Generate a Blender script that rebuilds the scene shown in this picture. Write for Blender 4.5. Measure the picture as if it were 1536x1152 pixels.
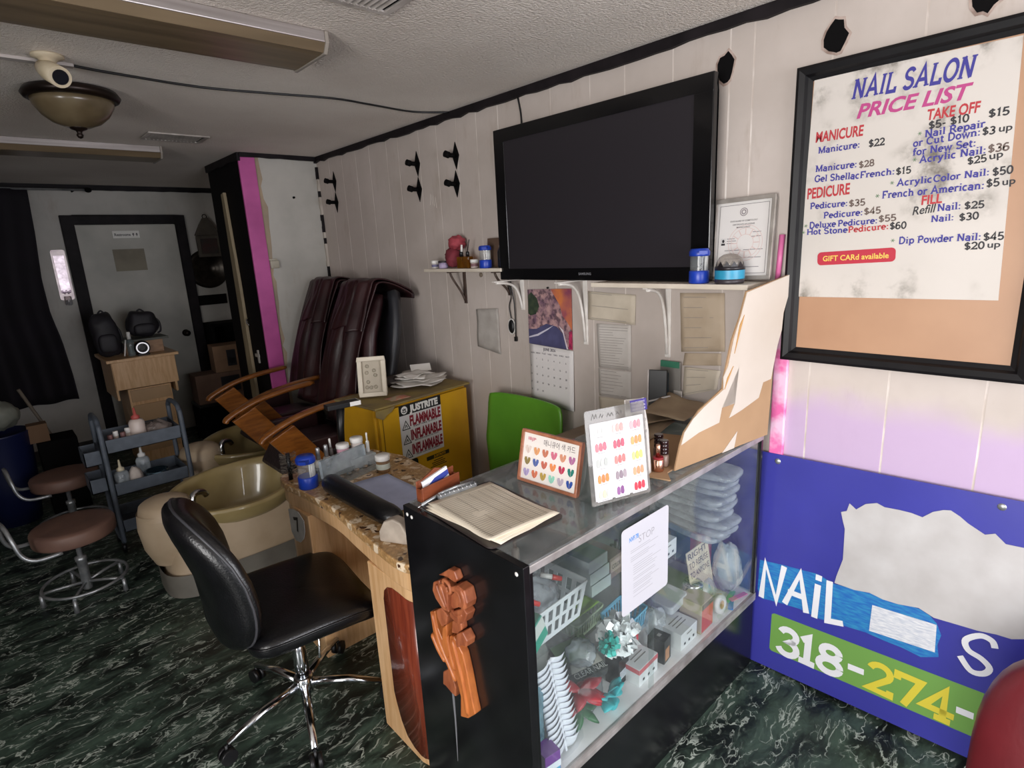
import bpy, bmesh, math, random
from mathutils import Matrix, Vector, Euler, noise
random.seed(11)
PI = math.pi
SC = bpy.context.scene
COL = SC.collection
for _o in list(bpy.data.objects):
    bpy.data.objects.remove(_o)

# ------------------------------------------------------------ camera
CAM_Z = 1.67
cam_data = bpy.data.cameras.new('camera')
cam_data.sensor_fit = 'HORIZONTAL'
cam_data.sensor_width = 36.0
cam_data.lens = 862.22 / 1536 * 36.0
cam_data.clip_start = 0.05
cam = bpy.data.objects.new('camera', cam_data)
COL.objects.link(cam)
_yaw, _pit, _rol = map(math.radians, (42.176, 13.460, -2.9476))
_fw = Vector((math.sin(_yaw) * math.cos(_pit), math.cos(_yaw) * math.cos(_pit), -math.sin(_pit)))
_rt = Vector((math.cos(_yaw), -math.sin(_yaw), 0))
_up = _rt.cross(_fw)
_r2 = _rt * math.cos(_rol) + _up * math.sin(_rol)
_u2 = -_rt * math.sin(_rol) + _up * math.cos(_rol)
cam.matrix_world = Matrix(((_r2.x, _u2.x, -_fw.x, 0), (_r2.y, _u2.y, -_fw.y, 0), (_r2.z, _u2.z, -_fw.z, CAM_Z), (0, 0, 0, 1)))
SC.camera = cam

# ------------------------------------------------------------ world, daylight, exposure
SC.view_settings.view_transform = 'Standard'
SC.view_settings.look = 'None'
SC.view_settings.gamma = 1.0
SC.view_settings.use_curve_mapping = False
SC.view_settings.exposure = 0.5
world = bpy.data.worlds.new('sky')
SC.world = world
world.use_nodes = True
_bg = world.node_tree.nodes['Background']
_bg.inputs[0].default_value = (0.80, 0.88, 1.0, 1)
_bg.inputs[1].default_value = 0.9
def area_light(name, loc, rot, sx, sy, energy, color):
    d = bpy.data.lights.new(name, 'AREA')
    d.shape = 'RECTANGLE'
    d.size, d.size_y, d.energy, d.color = sx, sy, energy, color
    o = bpy.data.objects.new(name, d)
    o.location, o.rotation_euler = loc, rot
    COL.objects.link(o)
    return o
# daylight entering by the shop window behind the camera; the left light is an added fill through an invented opening
area_light('window_daylight', (1.2, -3.2, 1.75), (math.radians(86), 0, math.radians(-4)), 3.6, 2.8, 215, (.97, .96, 1.0))
area_light('added_side_fill', (-3.4, -.5, 1.4), (math.radians(96), 0, math.radians(-78)), 2.6, 2.4, 225, (1.0, .97, .945))

# ------------------------------------------------------------ materials
def lin(h):
    if not isinstance(h, str):
        return (*h, 1)
    v = [int(h[i:i + 2], 16) / 255 for i in (0, 2, 4)]
    return tuple((c / 12.92 if c <= .04045 else ((c + .055) / 1.055) ** 2.4) for c in v) + (1,)
MATS = {}
def mat(name, c1, rough=.55, c2=None, scale=6.0, metal=0.0, bump=0.0, bscale=60.0, detail=4, contrast=.3, spec=.5, coat=0.0, stretch=None, alpha=1.0, sub=0.0):
    if name in MATS:
        return MATS[name]
    m = bpy.data.materials.new(name)
    m.use_nodes = True
    N, L = m.node_tree.nodes, m.node_tree.links
    b = N['Principled BSDF']
    b.inputs['Base Color'].default_value = lin(c1)
    b.inputs['Roughness'].default_value = rough
    b.inputs['Metallic'].default_value = metal
    b.inputs['Specular IOR Level'].default_value = spec
    b.inputs['Coat Weight'].default_value = coat
    b.inputs['Alpha'].default_value = alpha
    tc = None
    if c2 or bump:
        tc = N.new('ShaderNodeTexCoord')
        mp = N.new('ShaderNodeMapping')
        if stretch:
            mp.inputs['Scale'].default_value = stretch
        L.new(tc.outputs['Object'], mp.inputs['Vector'])
    if c2:
        n = N.new('ShaderNodeTexNoise')
        n.inputs['Scale'].default_value = scale
        n.inputs['Detail'].default_value = detail
        L.new(mp.outputs['Vector'], n.inputs['Vector'])
        r = N.new('ShaderNodeMapRange')
        r.inputs['From Min'].default_value = .5 - contrast / 2
        r.inputs['From Max'].default_value = .5 + contrast / 2
        L.new(n.outputs['Fac'], r.inputs['Value'])
        x = N.new('ShaderNodeMix')
        x.data_type = 'RGBA'
        x.inputs['A'].default_value = lin(c1)
        x.inputs['B'].default_value = lin(c2)
        L.new(r.outputs['Result'], x.inputs['Factor'])
        L.new(x.outputs['Result'], b.inputs['Base Color'])
    if bump:
        n2 = N.new('ShaderNodeTexNoise')
        n2.inputs['Scale'].default_value = bscale
        n2.inputs['Detail'].default_value = 3
        L.new(tc.outputs['Object'], n2.inputs['Vector'])
        bp = N.new('ShaderNodeBump')
        bp.inputs['Strength'].default_value = bump
        bp.inputs['Distance'].default_value = .01
        L.new(n2.outputs['Fac'], bp.inputs['Height'])
        L.new(bp.outputs['Normal'], b.inputs['Normal'])
    MATS[name] = m
    return m
def clear(name, tint='ffffff', haze=.05, hazecol='d8dde0', gloss=1.0, rough=.03, ior=1.45):
    """thin glass or plastic: a see-through sheet with a Fresnel reflection and a film of dust"""
    if name in MATS:
        return MATS[name]
    m = bpy.data.materials.new(name)
    m.use_nodes = True
    N, L = m.node_tree.nodes, m.node_tree.links
    N.remove(N['Principled BSDF'])
    out = N['Material Output']
    tr = N.new('ShaderNodeBsdfTransparent'); tr.inputs['Color'].default_value = lin(tint)
    gl = N.new('ShaderNodeBsdfGlossy'); gl.inputs['Roughness'].default_value = rough
    df = N.new('ShaderNodeBsdfDiffuse'); df.inputs['Color'].default_value = lin(hazecol)
    fr = N.new('ShaderNodeLayerWeight'); fr.inputs['Blend'].default_value = .5
    pw = N.new('ShaderNodeMath'); pw.operation = 'POWER'; pw.inputs[1].default_value = 5
    mu = N.new('ShaderNodeMath'); mu.operation = 'MULTIPLY_ADD'; mu.inputs[1].default_value = .8 * gloss; mu.inputs[2].default_value = .035 * gloss
    tc = N.new('ShaderNodeTexCoord')
    ns = N.new('ShaderNodeTexNoise'); ns.inputs['Scale'].default_value = 14; ns.inputs['Detail'].default_value = 5
    mr = N.new('ShaderNodeMapRange'); mr.inputs['From Min'].default_value = .3; mr.inputs['From Max'].default_value = .75
    mr.inputs['To Min'].default_value = haze * .5; mr.inputs['To Max'].default_value = haze * 1.6
    m1 = N.new('ShaderNodeMixShader'); m2 = N.new('ShaderNodeMixShader')
    L.new(tc.outputs['Object'], ns.inputs['Vector']); L.new(ns.outputs['Fac'], mr.inputs['Value'])
    L.new(mr.outputs['Result'], m1.inputs['Fac']); L.new(tr.outputs[0], m1.inputs[1]); L.new(df.outputs[0], m1.inputs[2])
    L.new(fr.outputs['Facing'], pw.inputs[0]); L.new(pw.outputs[0], mu.inputs[0]); L.new(mu.outputs[0], m2.inputs['Fac'])
    L.new(m1.outputs[0], m2.inputs[1]); L.new(gl.outputs[0], m2.inputs[2]); L.new(m2.outputs[0], out.inputs['Surface'])
    MATS[name] = m
    return m
def flat(h, rough=.6):
    return mat('ink_' + h + ('' if rough == .6 else '_%d' % (rough * 100)), h, rough)

# ------------------------------------------------------------ mesh helpers
class MB:
    def __init__(s):
        s.bm = bmesh.new(); s.mi = 0; s.sm = False; s.lift = 0.0
    def v(s, p):
        return s.bm.verts.new(p)
    def f(s, vs):
        try:
            fc = s.bm.faces.new(vs)
        except ValueError:
            return None
        fc.material_index = s.mi; fc.smooth = s.sm
        return fc
    def box(s, x0, x1, y0, y1, z0, z1, M=None):
        ps = [Vector((x, y, z)) for z in (z0, z1) for y in (y0, y1) for x in (x0, x1)]
        if M: ps = [M @ p for p in ps]
        a = [s.v(p) for p in ps]
        for q in ((0, 2, 3, 1), (4, 5, 7, 6), (0, 1, 5, 4), (2, 6, 7, 3), (0, 4, 6, 2), (1, 3, 7, 5)):
            s.f([a[i] for i in q])
        return s
    def boxc(s, c, d, M=None):
        return s.box(c[0] - d[0] / 2, c[0] + d[0] / 2, c[1] - d[1] / 2, c[1] + d[1] / 2, c[2] - d[2] / 2, c[2] + d[2] / 2, M)
    def tube(s, pts, r, seg=10, closed=False, caps=True, flatten=1.0, smooth=True):
        pts = [Vector(p) for p in pts]; n = len(pts)
        rs = r if isinstance(r, (list, tuple)) else [r] * n
        old = s.sm; s.sm = smooth
        t = []
        for i in range(n):
            a = pts[i - 1] if (i > 0 or closed) else pts[i]
            b = pts[(i + 1) % n] if (i < n - 1 or closed) else pts[i]
            d = b - a
            t.append(d.normalized() if d.length > 1e-9 else Vector((0, 0, 1)))
        up = Vector((0, 0, 1)) if abs(t[0].z) < .9 else Vector((1, 0, 0))
        nv = (up - t[0] * up.dot(t[0])).normalized()
        rings = []
        for i in range(n):
            nv = (nv - t[i] * nv.dot(t[i]))
            nv = nv.normalized() if nv.length > 1e-9 else t[i].orthogonal().normalized()
            bv = t[i].cross(nv)
            rings.append([s.v(pts[i] + (nv * math.cos(2 * PI * k / seg) * flatten + bv * math.sin(2 * PI * k / seg)) * rs[i]) for k in range(seg)])
        for i in range(n if closed else n - 1):
            A, B = rings[i], rings[(i + 1) % n]
            for k in range(seg):
                s.f([A[k], A[(k + 1) % seg], B[(k + 1) % seg], B[k]])
        s.sm = False
        if caps and not closed:
            s.f(list(reversed(rings[0]))); s.f(rings[-1])
        s.sm = old
        return s
    def cyl(s, p0, p1, r0, r1=None, seg=20, caps=True):
        return s.tube([p0, p1], [r0, r0 if r1 is None else r1], seg, caps=caps)
    def lathe(s, prof, c=(0, 0, 0), seg=24, M=None, smooth=True, close=True):
        old = s.sm; s.sm = smooth
        rings = []
        for r, z in prof:
            ring = []
            for k in range(seg):
                p = Vector((r * math.cos(2 * PI * k / seg), r * math.sin(2 * PI * k / seg), z))
                if M: p = M @ p
                ring.append(s.v(p + Vector(c)))
            rings.append(ring)
        for A, B in zip(rings, rings[1:]):
            for k in range(seg):
                s.f([A[k], A[(k + 1) % seg], B[(k + 1) % seg], B[k]])
        s.sm = False
        if close:
            s.f(list(reversed(rings[0]))); s.f(rings[-1])
        s.sm = old
        return s
    def prism(s, poly, M, h):
        a = [s.v(M @ Vector((x, y, 0))) for x, y in poly]
        b = [s.v(M @ Vector((x, y, h))) for x, y in poly]
        s.f(list(reversed(a))); s.f(b)
        n = len(poly)
        for i in range(n):
            s.f([a[i], a[(i + 1) % n], b[(i + 1) % n], b[i]])
        return s
    def flatpoly(s, poly, M):
        s.f([s.v(M @ Vector((x, y, 0))) for x, y in poly]); return s
    def rect(s, x0, x1, y0, y1, M, z=0.0):
        s.f([s.v(M @ Vector(p)) for p in ((x0, y0, z), (x1, y0, z), (x1, y1, z), (x0, y1, z))]); return s
    def grid(s, fn, nu, nv, closeu=False, smooth=True):
        old = s.sm; s.sm = smooth
        g = [[s.v(fn(i / (nu if closeu else nu - 1), j / (nv - 1))) for j in range(nv)] for i in range(nu)]
        for i in range(nu if closeu else nu - 1):
            for j in range(nv - 1):
                a, b = g[i], g[(i + 1) % nu]
                s.f([a[j], b[j], b[j + 1], a[j + 1]])
        s.sm = old
        return s
    def ball(s, c, rx, ry=None, rz=None, seg=16, rows=10, M=None, pw=1.0):
        ry = rx if ry is None else ry; rz = rx if rz is None else rz
        c = Vector(c)
        def sg(a): return math.copysign(abs(a) ** pw, a)
        def fn(u, t):
            a = 2 * PI * u; p = -PI / 2 + PI * (.00001 + .99998 * t)
            q = Vector((rx * sg(math.cos(p)) * sg(math.cos(a)), ry * sg(math.cos(p)) * sg(math.sin(a)), rz * sg(math.sin(p))))
            return c + (M @ q if M else q)
        return s.grid(fn, seg, rows, closeu=True)
    def stroke(s, pts, w, M, cap=0.0):
        pts = [Vector((x, y)) for x, y in pts]
        n = len(pts); L, R = [], []
        s.lift += 2.5e-5; lz = s.lift
        for i in range(n):
            d0 = (pts[i] - pts[i - 1]).normalized() if i else (pts[1] - pts[0]).normalized()
            d1 = (pts[i + 1] - pts[i]).normalized() if i < n - 1 else d0
            p = pts[i]
            if cap and i == 0: p = p - d1 * cap
            if cap and i == n - 1: p = p + d0 * cap
            nn = Vector((-(d0 + d1).y, (d0 + d1).x))
            nn = nn.normalized() if nn.length > 1e-6 else Vector((-d0.y, d0.x))
            k = w / 2 / max(.45, nn.dot(Vector((-d0.y, d0.x))))
            L.append(s.v(M @ Vector((*(p + nn * k), lz)))); R.append(s.v(M @ Vector((*(p - nn * k), lz))))
        for i in range(n - 1):
            s.f([R[i], R[i + 1], L[i + 1], L[i]])
        return s
    def text(s, body, M, w=None, cap=.02, bold=.012, shear=0.0, space=1.0, align='L'):
        """flat lettering on the XY plane of M, baseline at its origin, cap height `cap`, fitted to width w"""
        cu = bpy.data.curves.new('t', 'FONT')
        cu.body, cu.offset, cu.shear, cu.space_character, cu.resolution_u = body, bold, shear, space, 3
        o = bpy.data.objects.new('t', cu)
        COL.objects.link(o)
        bpy.context.view_layer.update()
        dg = bpy.context.evaluated_depsgraph_get()
        me = o.evaluated_get(dg).to_mesh()
        if len(me.vertices):
            xs = [v.co.x for v in me.vertices]
            x0, x1 = min(xs), max(xs)
            ky = cap / .69
            kx = ky if w is None else w / max(1e-6, x1 - x0)
            ox = 0 if align == 'L' else -kx * (x1 - x0) / 2
            vs = [s.v(M @ Vector(((v.co.x - x0) * kx + ox, v.co.y * ky, 0))) for v in me.vertices]
            for p in me.polygons:
                s.f([vs[i] for i in p.vertices])
        o.evaluated_get(dg).to_mesh_clear()
        bpy.data.objects.remove(o); bpy.data.curves.remove(cu)
        return s

def arc(cx, cy, rx, ry, a0, a1, n=12):
    return [(cx + rx * math.cos(math.radians(a0 + (a1 - a0) * i / n)), cy + ry * math.sin(math.radians(a0 + (a1 - a0) * i / n))) for i in range(n + 1)]
def T(x=0, y=0, z=0): return Matrix.Translation((x, y, z))
def RX(a): return Matrix.Rotation(math.radians(a), 4, 'X')
def RY(a): return Matrix.Rotation(math.radians(a), 4, 'Y')
def RZ(a): return Matrix.Rotation(math.radians(a), 4, 'Z')
def frame(o, x, y):
    """matrix with origin o, X axis along x and Y axis along y (a surface facing x cross y)"""
    x = Vector(x).normalized(); z = x.cross(Vector(y)).normalized(); y = z.cross(x)
    return Matrix(((x.x, y.x, z.x, o[0]), (x.y, y.y, z.y, o[1]), (x.z, y.z, z.z, o[2]), (0, 0, 0, 1)))
def bez(p0, p1, p2, p3, n=12):
    p0, p1, p2, p3 = map(Vector, (p0, p1, p2, p3))
    return [p0 * (1 - t) ** 3 + p1 * 3 * t * (1 - t) ** 2 + p2 * 3 * t * t * (1 - t) + p3 * t ** 3 for t in [i / n for i in range(n + 1)]]
def smoothpath(pts, n=6):
    P = [Vector(p) for p in pts]; out = []
    for i in range(len(P) - 1):
        a, b, c, d = P[max(0, i - 1)], P[i], P[i + 1], P[min(len(P) - 1, i + 2)]
        for k in range(n):
            t = k / n
            out.append(.5 * (2 * b + (c - a) * t + (2 * a - 5 * b + 4 * c - d) * t * t + (3 * b - a - 3 * c + d) * t ** 3))
    out.append(P[-1])
    return out
def rrect(w, h, r, n=5, cx=0, cy=0):
    out = []
    for sx, sy, a in ((1, 1, 0), (-1, 1, 90), (-1, -1, 180), (1, -1, 270)):
        for i in range(n + 1):
            t = math.radians(a + 90 * i / n)
            out.append((cx + sx * (w / 2 - r) + r * math.cos(t), cy + sy * (h / 2 - r) + r * math.sin(t)))
    return out

def wm(o):
    return o.matrix_basis if o.parent is None else wm(o.parent) @ o.matrix_basis
def obj(name, mb, mats, parent=None, local=False, bevel=0.0, sub=0, solid=0.0, loc=None, kind=None, label=None):
    bmesh.ops.remove_doubles(mb.bm, verts=mb.bm.verts, dist=1e-6)
    me = bpy.data.meshes.new(name)
    mb.bm.to_mesh(me); mb.bm.free()
    for m in (mats if isinstance(mats, (list, tuple)) else [mats]):
        me.materials.append(m)
    o = bpy.data.objects.new(name, me)
    COL.objects.link(o)
    if parent is not None:
        if not local: me.transform(wm(parent).inverted())
        o.parent = parent
    else:
        if loc is None:
            xs = [v.co for v in me.vertices]
            loc = ((min(p.x for p in xs) + max(p.x for p in xs)) / 2, (min(p.y for p in xs) + max(p.y for p in xs)) / 2, min(p.z for p in xs))
        me.transform(Matrix.Translation(loc).inverted()); o.location = loc
    if bevel:
        b = o.modifiers.new('bevel', 'BEVEL'); b.width = bevel; b.segments = 2; b.limit_method = 'ANGLE'; b.angle_limit = math.radians(40)
    if sub:
        b = o.modifiers.new('subdivision', 'SUBSURF'); b.levels = sub; b.render_levels = sub
    if solid:
        b = o.modifiers.new('thickness', 'SOLIDIFY'); b.thickness = solid; b.offset = 0
    if kind: o['kind'] = kind
    if label: o['label'] = label
    return o
def tag(o, label, cat, group=None):
    o['label'] = label; o['category'] = cat
    if group: o['group'] = group
    return o
def thing(name, label, cat, loc=(0, 0, 0), rz=0.0, group=None):
    o = bpy.data.objects.new(name, None)
    COL.objects.link(o)
    o.empty_display_size = .05
    o.location = loc; o.rotation_euler = (0, 0, math.radians(rz))
    o.matrix_basis = Matrix.Translation(loc) @ RZ(rz)
    return tag(o, label, cat, group)
def dup(root, loc, rz=0.0, label=None):
    def cp(o, par):
        c = o.copy(); COL.objects.link(c); c.parent = par
        for ch in [q for q in bpy.data.objects if q.parent == o]:
            cp(ch, c)
        return c
    r = cp(root, None)
    r.matrix_basis = Matrix.Translation(loc) @ RZ(rz)
    if label: r['label'] = label
    return r
def struct(name, mb, m, **k):
    return obj(name, mb, m, kind='structure', loc=(0, 0, 0), **k)
# ------------------------------------------------------------ surfaces of the room
def nodes(name):
    m = bpy.data.materials.new(name); m.use_nodes = True
    N, L = m.node_tree.nodes, m.node_tree.links
    return m, N, L, N['Principled BSDF']
def nmath(N, L, op, a, b=None, c=None):
    n = N.new('ShaderNodeMath'); n.operation = op
    for i, q in enumerate((a, b, c)):
        if q is None: continue
        if isinstance(q, (int, float)): n.inputs[i].default_value = q
        else: L.new(q, n.inputs[i])
    return n.outputs[0]
def nnoise(N, L, vec, scale, detail=4, rough=.5, dist=0.0):
    n = N.new('ShaderNodeTexNoise')
    n.inputs['Scale'].default_value = scale; n.inputs['Detail'].default_value = detail
    n.inputs['Roughness'].default_value = rough; n.inputs['Distortion'].default_value = dist
    L.new(vec, n.inputs['Vector'])
    return n.outputs['Fac']
def nrange(N, L, v, a, b, c=0.0, d=1.0):
    n = N.new('ShaderNodeMapRange'); n.interpolation_type = 'SMOOTHSTEP'
    for k, q in zip(('From Min', 'From Max', 'To Min', 'To Max'), (a, b, c, d)): n.inputs[k].default_value = q
    L.new(v, n.inputs['Value'])
    return n.outputs['Result']
def nmix(N, L, fac, a, b):
    n = N.new('ShaderNodeMix'); n.data_type = 'RGBA'
    if isinstance(fac, (int, float)): n.inputs['Factor'].default_value = fac
    else: L.new(fac, n.inputs['Factor'])
    for k, q in (('A', a), ('B', b)):
        if isinstance(q, tuple): n.inputs[k].default_value = q
        else: L.new(q, n.inputs[k])
    return n.outputs['Result']
def nbump(N, L, h, strength, b, dist=.01):
    n = N.new('ShaderNodeBump'); n.inputs['Strength'].default_value = strength; n.inputs['Distance'].default_value = dist
    L.new(h, n.inputs['Height']); L.new(n.outputs['Normal'], b.inputs['Normal'])

def floor_material():
    m, N, L, b = nodes('green_marble_vinyl')
    tc = N.new('ShaderNodeTexCoord')
    mp = N.new('ShaderNodeMapping'); mp.inputs['Rotation'].default_value = (0, 0, math.radians(-9)); mp.inputs['Scale'].default_value = (1.0, 2.1, 1)
    L.new(tc.outputs['Object'], mp.inputs['Vector'])
    w = N.new('ShaderNodeTexNoise'); w.inputs['Scale'].default_value = 5.0; w.inputs['Detail'].default_value = 3
    L.new(mp.outputs['Vector'], w.inputs['Vector'])
    va = N.new('ShaderNodeVectorMath'); va.operation = 'MULTIPLY_ADD'
    va.inputs[1].default_value = (.22, .22, 0)
    L.new(w.outputs['Color'], va.inputs[0]); L.new(mp.outputs['Vector'], va.inputs[2])
    V = va.outputs[0]
    def ridge(scale, wid, det):
        n = nnoise(N, L, V, scale, det, .55)
        r = nmath(N, L, 'ABSOLUTE', nmath(N, L, 'SUBTRACT', n, .5))
        return nrange(N, L, r, 0.0, wid, 1.0, 0.0)
    v1 = ridge(7, .020, 4); v2 = ridge(15, .030, 3)
    mask = nrange(N, L, nnoise(N, L, V, 6.5, 3), .40, .58)
    mask2 = nrange(N, L, nnoise(N, L, V, 11, 2), .50, .66)
    veins = nmath(N, L, 'MAXIMUM', nmath(N, L, 'MULTIPLY', v1, mask), nmath(N, L, 'MULTIPLY', nmath(N, L, 'MULTIPLY', v2, mask2), .75))
    base = nmix(N, L, nrange(N, L, nnoise(N, L, V, 4.5, 6, .65), .38, .66), lin('141b18'), lin('47594d'))
    base = nmix(N, L, nrange(N, L, nnoise(N, L, V, 22, 4, .6), .52, .75, 0, .5), base, lin('5d7063'))
    col = nmix(N, L, nmath(N, L, 'MULTIPLY', veins, .9), base, lin('bcc6ba'))
    L.new(col, b.inputs['Base Color'])
    b.inputs['Roughness'].default_value = .42
    b.inputs['Specular IOR Level'].default_value = .35
    nbump(N, L, nnoise(N, L, tc.outputs['Object'], 40, 2), .05, b)
    return m
def ceiling_material():
    m, N, L, b = nodes('popcorn_ceiling')
    tc = N.new('ShaderNodeTexCoord'); O = tc.outputs['Object']
    n = nnoise(N, L, O, 95, 3, .6)
    sp = nrange(N, L, nnoise(N, L, O, 130, 2), .62, .72)
    c = nmix(N, L, nrange(N, L, nnoise(N, L, O, 1.3, 4), .3, .7), lin('e8dfd6'), lin('d8cdc3'))
    c = nmix(N, L, nmath(N, L, 'MULTIPLY', sp, .45), c, lin('ece4da'))
    L.new(c, b.inputs['Base Color']); b.inputs['Roughness'].default_value = .95
    nbump(N, L, n, .55, b, .02)
    return m
def wall_material(name, c1, c2, lilac=False):
    m, N, L, b = nodes(name)
    tc = N.new('ShaderNodeTexCoord'); O = tc.outputs['Object']
    sp = N.new('ShaderNodeSeparateXYZ'); L.new(O, sp.inputs[0])
    c = nmix(N, L, nrange(N, L, nnoise(N, L, O, 1.6, 5, .6), .35, .7), lin(c1), lin(c2))
    mp = N.new('ShaderNodeMapping'); mp.inputs['Scale'].default_value = (3, 3, .8); L.new(O, mp.inputs['Vector'])
    c = nmix(N, L, nrange(N, L, nnoise(N, L, mp.outputs[0], 2.3, 6, .7), .56, .78, 0, .45), c, lin('9a8877'))
    c = nmix(N, L, nrange(N, L, nnoise(N, L, O, 26, 5, .7), .70, .80, 0, .5), c, lin('7d6c60'))
    if lilac:
        zz = nmath(N, L, 'ADD', sp.outputs['Z'], nmath(N, L, 'MULTIPLY', nmath(N, L, 'SUBTRACT', nnoise(N, L, O, 3.5, 5), .5), .22))
        band = nmath(N, L, 'MULTIPLY', nrange(N, L, zz, 1.03, 1.15, 1.0, 0.0), nrange(N, L, sp.outputs['Y'], .80, .835, 1.0, 0.0))
        c = nmix(N, L, nmath(N, L, 'MULTIPLY', band, .85), c, lin('bba1c6'))
    L.new(c, b.inputs['Base Color']); b.inputs['Roughness'].default_value = .62
    nbump(N, L, nnoise(N, L, O, 18, 4), .08, b)
    return m
def wood(name, c1, c2, rough=.4, scale=(1, 14, 14), coat=0.0):
    m, N, L, b = nodes(name)
    tc = N.new('ShaderNodeTexCoord'); mp = N.new('ShaderNodeMapping'); mp.inputs['Scale'].default_value = scale
    L.new(tc.outputs['Object'], mp.inputs['Vector'])
    n = nnoise(N, L, mp.outputs[0], 4, 6, .6, .6)
    L.new(nmix(N, L, nrange(N, L, n, .35, .68), lin(c1), lin(c2)), b.inputs['Base Color'])
    b.inputs['Roughness'].default_value = rough; b.inputs['Coat Weight'].default_value = coat
    return m
M_FLOOR, M_CEIL = floor_material(), ceiling_material()
M_WALL = wall_material('white_wall_panel', 'c8bdb6', 'b9aea6', True)
M_BACK = wall_material('grey_white_wall', 'bdb9b2', 'a9a69f')
M_GROOVE = mat('pale_groove', 'e2dad4', .6, 'c2b6ad', 9)  # pale tone holds both chipped paint and a painted highlight along the grooves
M_TRIM = mat('black_trim_paint', '100c0f', .6, '1f1a1d', 8, spec=.2, bump=.1, bscale=30)
M_PINK = mat('pink_trim_paint', 'c75aa0', .5, 'b04a8c', 5)
M_HOTPINK = mat('hot_pink_smear', 'e86aa8', .5, 'eec2dc', 14, contrast=.2)
M_BLACK = mat('black_void_paint', '0a080b', .7, spec=.15)
M_DARKWOOD = mat('brown_wall_panel', '6e5c50', .6, '54463c', 3, stretch=(1, 1, .2))

W = 2.07            # inner face of the wall the television hangs on
CH = 2.39           # ceiling height
YB = 6.55           # back wall
struct('floor', MB().box(-2.2, 2.2, -1.8, 6.7, -.08, 0), M_FLOOR)
struct('ceiling', MB().box(-2.2, 2.2, -1.8, 6.7, CH, CH + .08), M_CEIL)
# panelled wall: boards with pale V-grooves between them
gy = [-1.7, -1.32, -1.02, -.83, -.5, -.29, .05, .26, .503, .742, .99, 1.075, 1.30, 1.52, 1.70, 1.93, 2.12, 2.29, 2.46, 2.628, 2.813, 2.99, 3.216, 3.35, 3.566, 3.75, 3.95, 4.15, 4.36]
mb = MB()
mb.box(W + .012, W + .12, -1.8, 6.7, 0, CH)
for a, c in zip(gy, gy[1:]):
    mb.box(W, W + .0125, a + .0030, c - .0030, 0, CH)
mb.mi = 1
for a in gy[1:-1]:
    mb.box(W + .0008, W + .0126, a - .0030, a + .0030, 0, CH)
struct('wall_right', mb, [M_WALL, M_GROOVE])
struct('wall_back', MB().box(-2.2, 2.19, YB, YB + .12, 0, CH), M_BACK)
mb = MB()
for y0_, y1_, z0_, z1_ in ((-1.8, -1.5, 0, CH), (-1.5, .6, 0, .35), (-1.5, .6, 2.2, CH), (.6, YB, 0, CH)): mb.box(-2.2, -2.08, y0_, y1_, z0_, z1_)  # gap in this unseen wall is made up to let the side fill in
struct('wall_left', mb, M_DARKWOOD)
mb = MB()
for y0_, y1_, z0_, z1_ in ((-1.5, .6, .35, .40), (-1.5, .6, 2.15, 2.2), (-1.5, -1.45, .4, 2.15), (.55, .6, .4, 2.15), (-.47, -.43, .4, 2.15)): mb.box(-2.18, -2.10, y0_, y1_, z0_, z1_)
struct('added_opening_frame', mb, mat('window_frame_aluminium', '77787a', .4, metal=.8))  # frame of the made-up opening, added along with the side fill
mb = MB()
for x0, x1, z0, z1 in ((-2.08, -1.52, 0, CH), (-1.52, -.68, 2.1, CH), (-.68, .08, 0, CH), (.08, 2.02, 0, .38), (.08, 2.02, 2.12, CH), (2.02, 2.07, 0, CH)):
    mb.box(x0, x1, -1.72, -1.6, z0, z1)
struct('wall_front', mb, M_DARKWOOD)
mb = MB()
for x0, x1, z0, z1 in ((.08, 2.02, .38, .43), (.08, 2.02, 2.07, 2.12), (.08, .13, .43, 2.07), (1.97, 2.02, .43, 2.07), (1.03, 1.07, .43, 2.07)):
    mb.box(x0, x1, -1.70, -1.62, z0, z1)
struct('window_1', mb, mat('window_frame_aluminium', '77787a', .4, metal=.8))
mb = MB()
for x0, x1, z0, z1 in ((-1.52, -1.46, 0, 2.1), (-.74, -.68, 0, 2.1), (-1.46, -.74, 2.04, 2.1), (-1.46, -.74, 0, .2), (-1.46, -.74, .95, 1.0)):
    mb.box(x0, x1, -1.70, -1.63, z0, z1)
struct('door_2', mb, mat('window_frame_aluminium', '77787a'))
# the stub of wall behind the massage chairs, its side painted black
mb = MB(); mb.box(1.53, W, 4.352, 5.05, 0, CH)
struct('wall_partition', mb, M_BACK)
struct('wall_partition_side', MB().box(1.505, 1.529, 4.36, 5.05, 0, CH), M_BLACK)
struct('trim_1', MB().box(1.50, 1.612, 4.336, 4.358, 0, CH - .02), M_PINK, bevel=.004)
mb = MB()
random.seed(3)
pts = [(1.612, 2.37)]
z = 2.37
while z > .5:
    pts.append((1.622 + random.random() * .03 + (.012 if z > 1.7 else 0), z)); z -= .045 + random.random() * .05
pts.append((1.612, .5))
mb.prism([(x, -z) for x, z in pts], frame((0, 4.351, 0), (1, 0, 0), (0, 0, -1)), .003)
struct('trim_2', mb, mat('bare_plaster_edge', '8f8678', .8, 'b59e84', 3))
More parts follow.
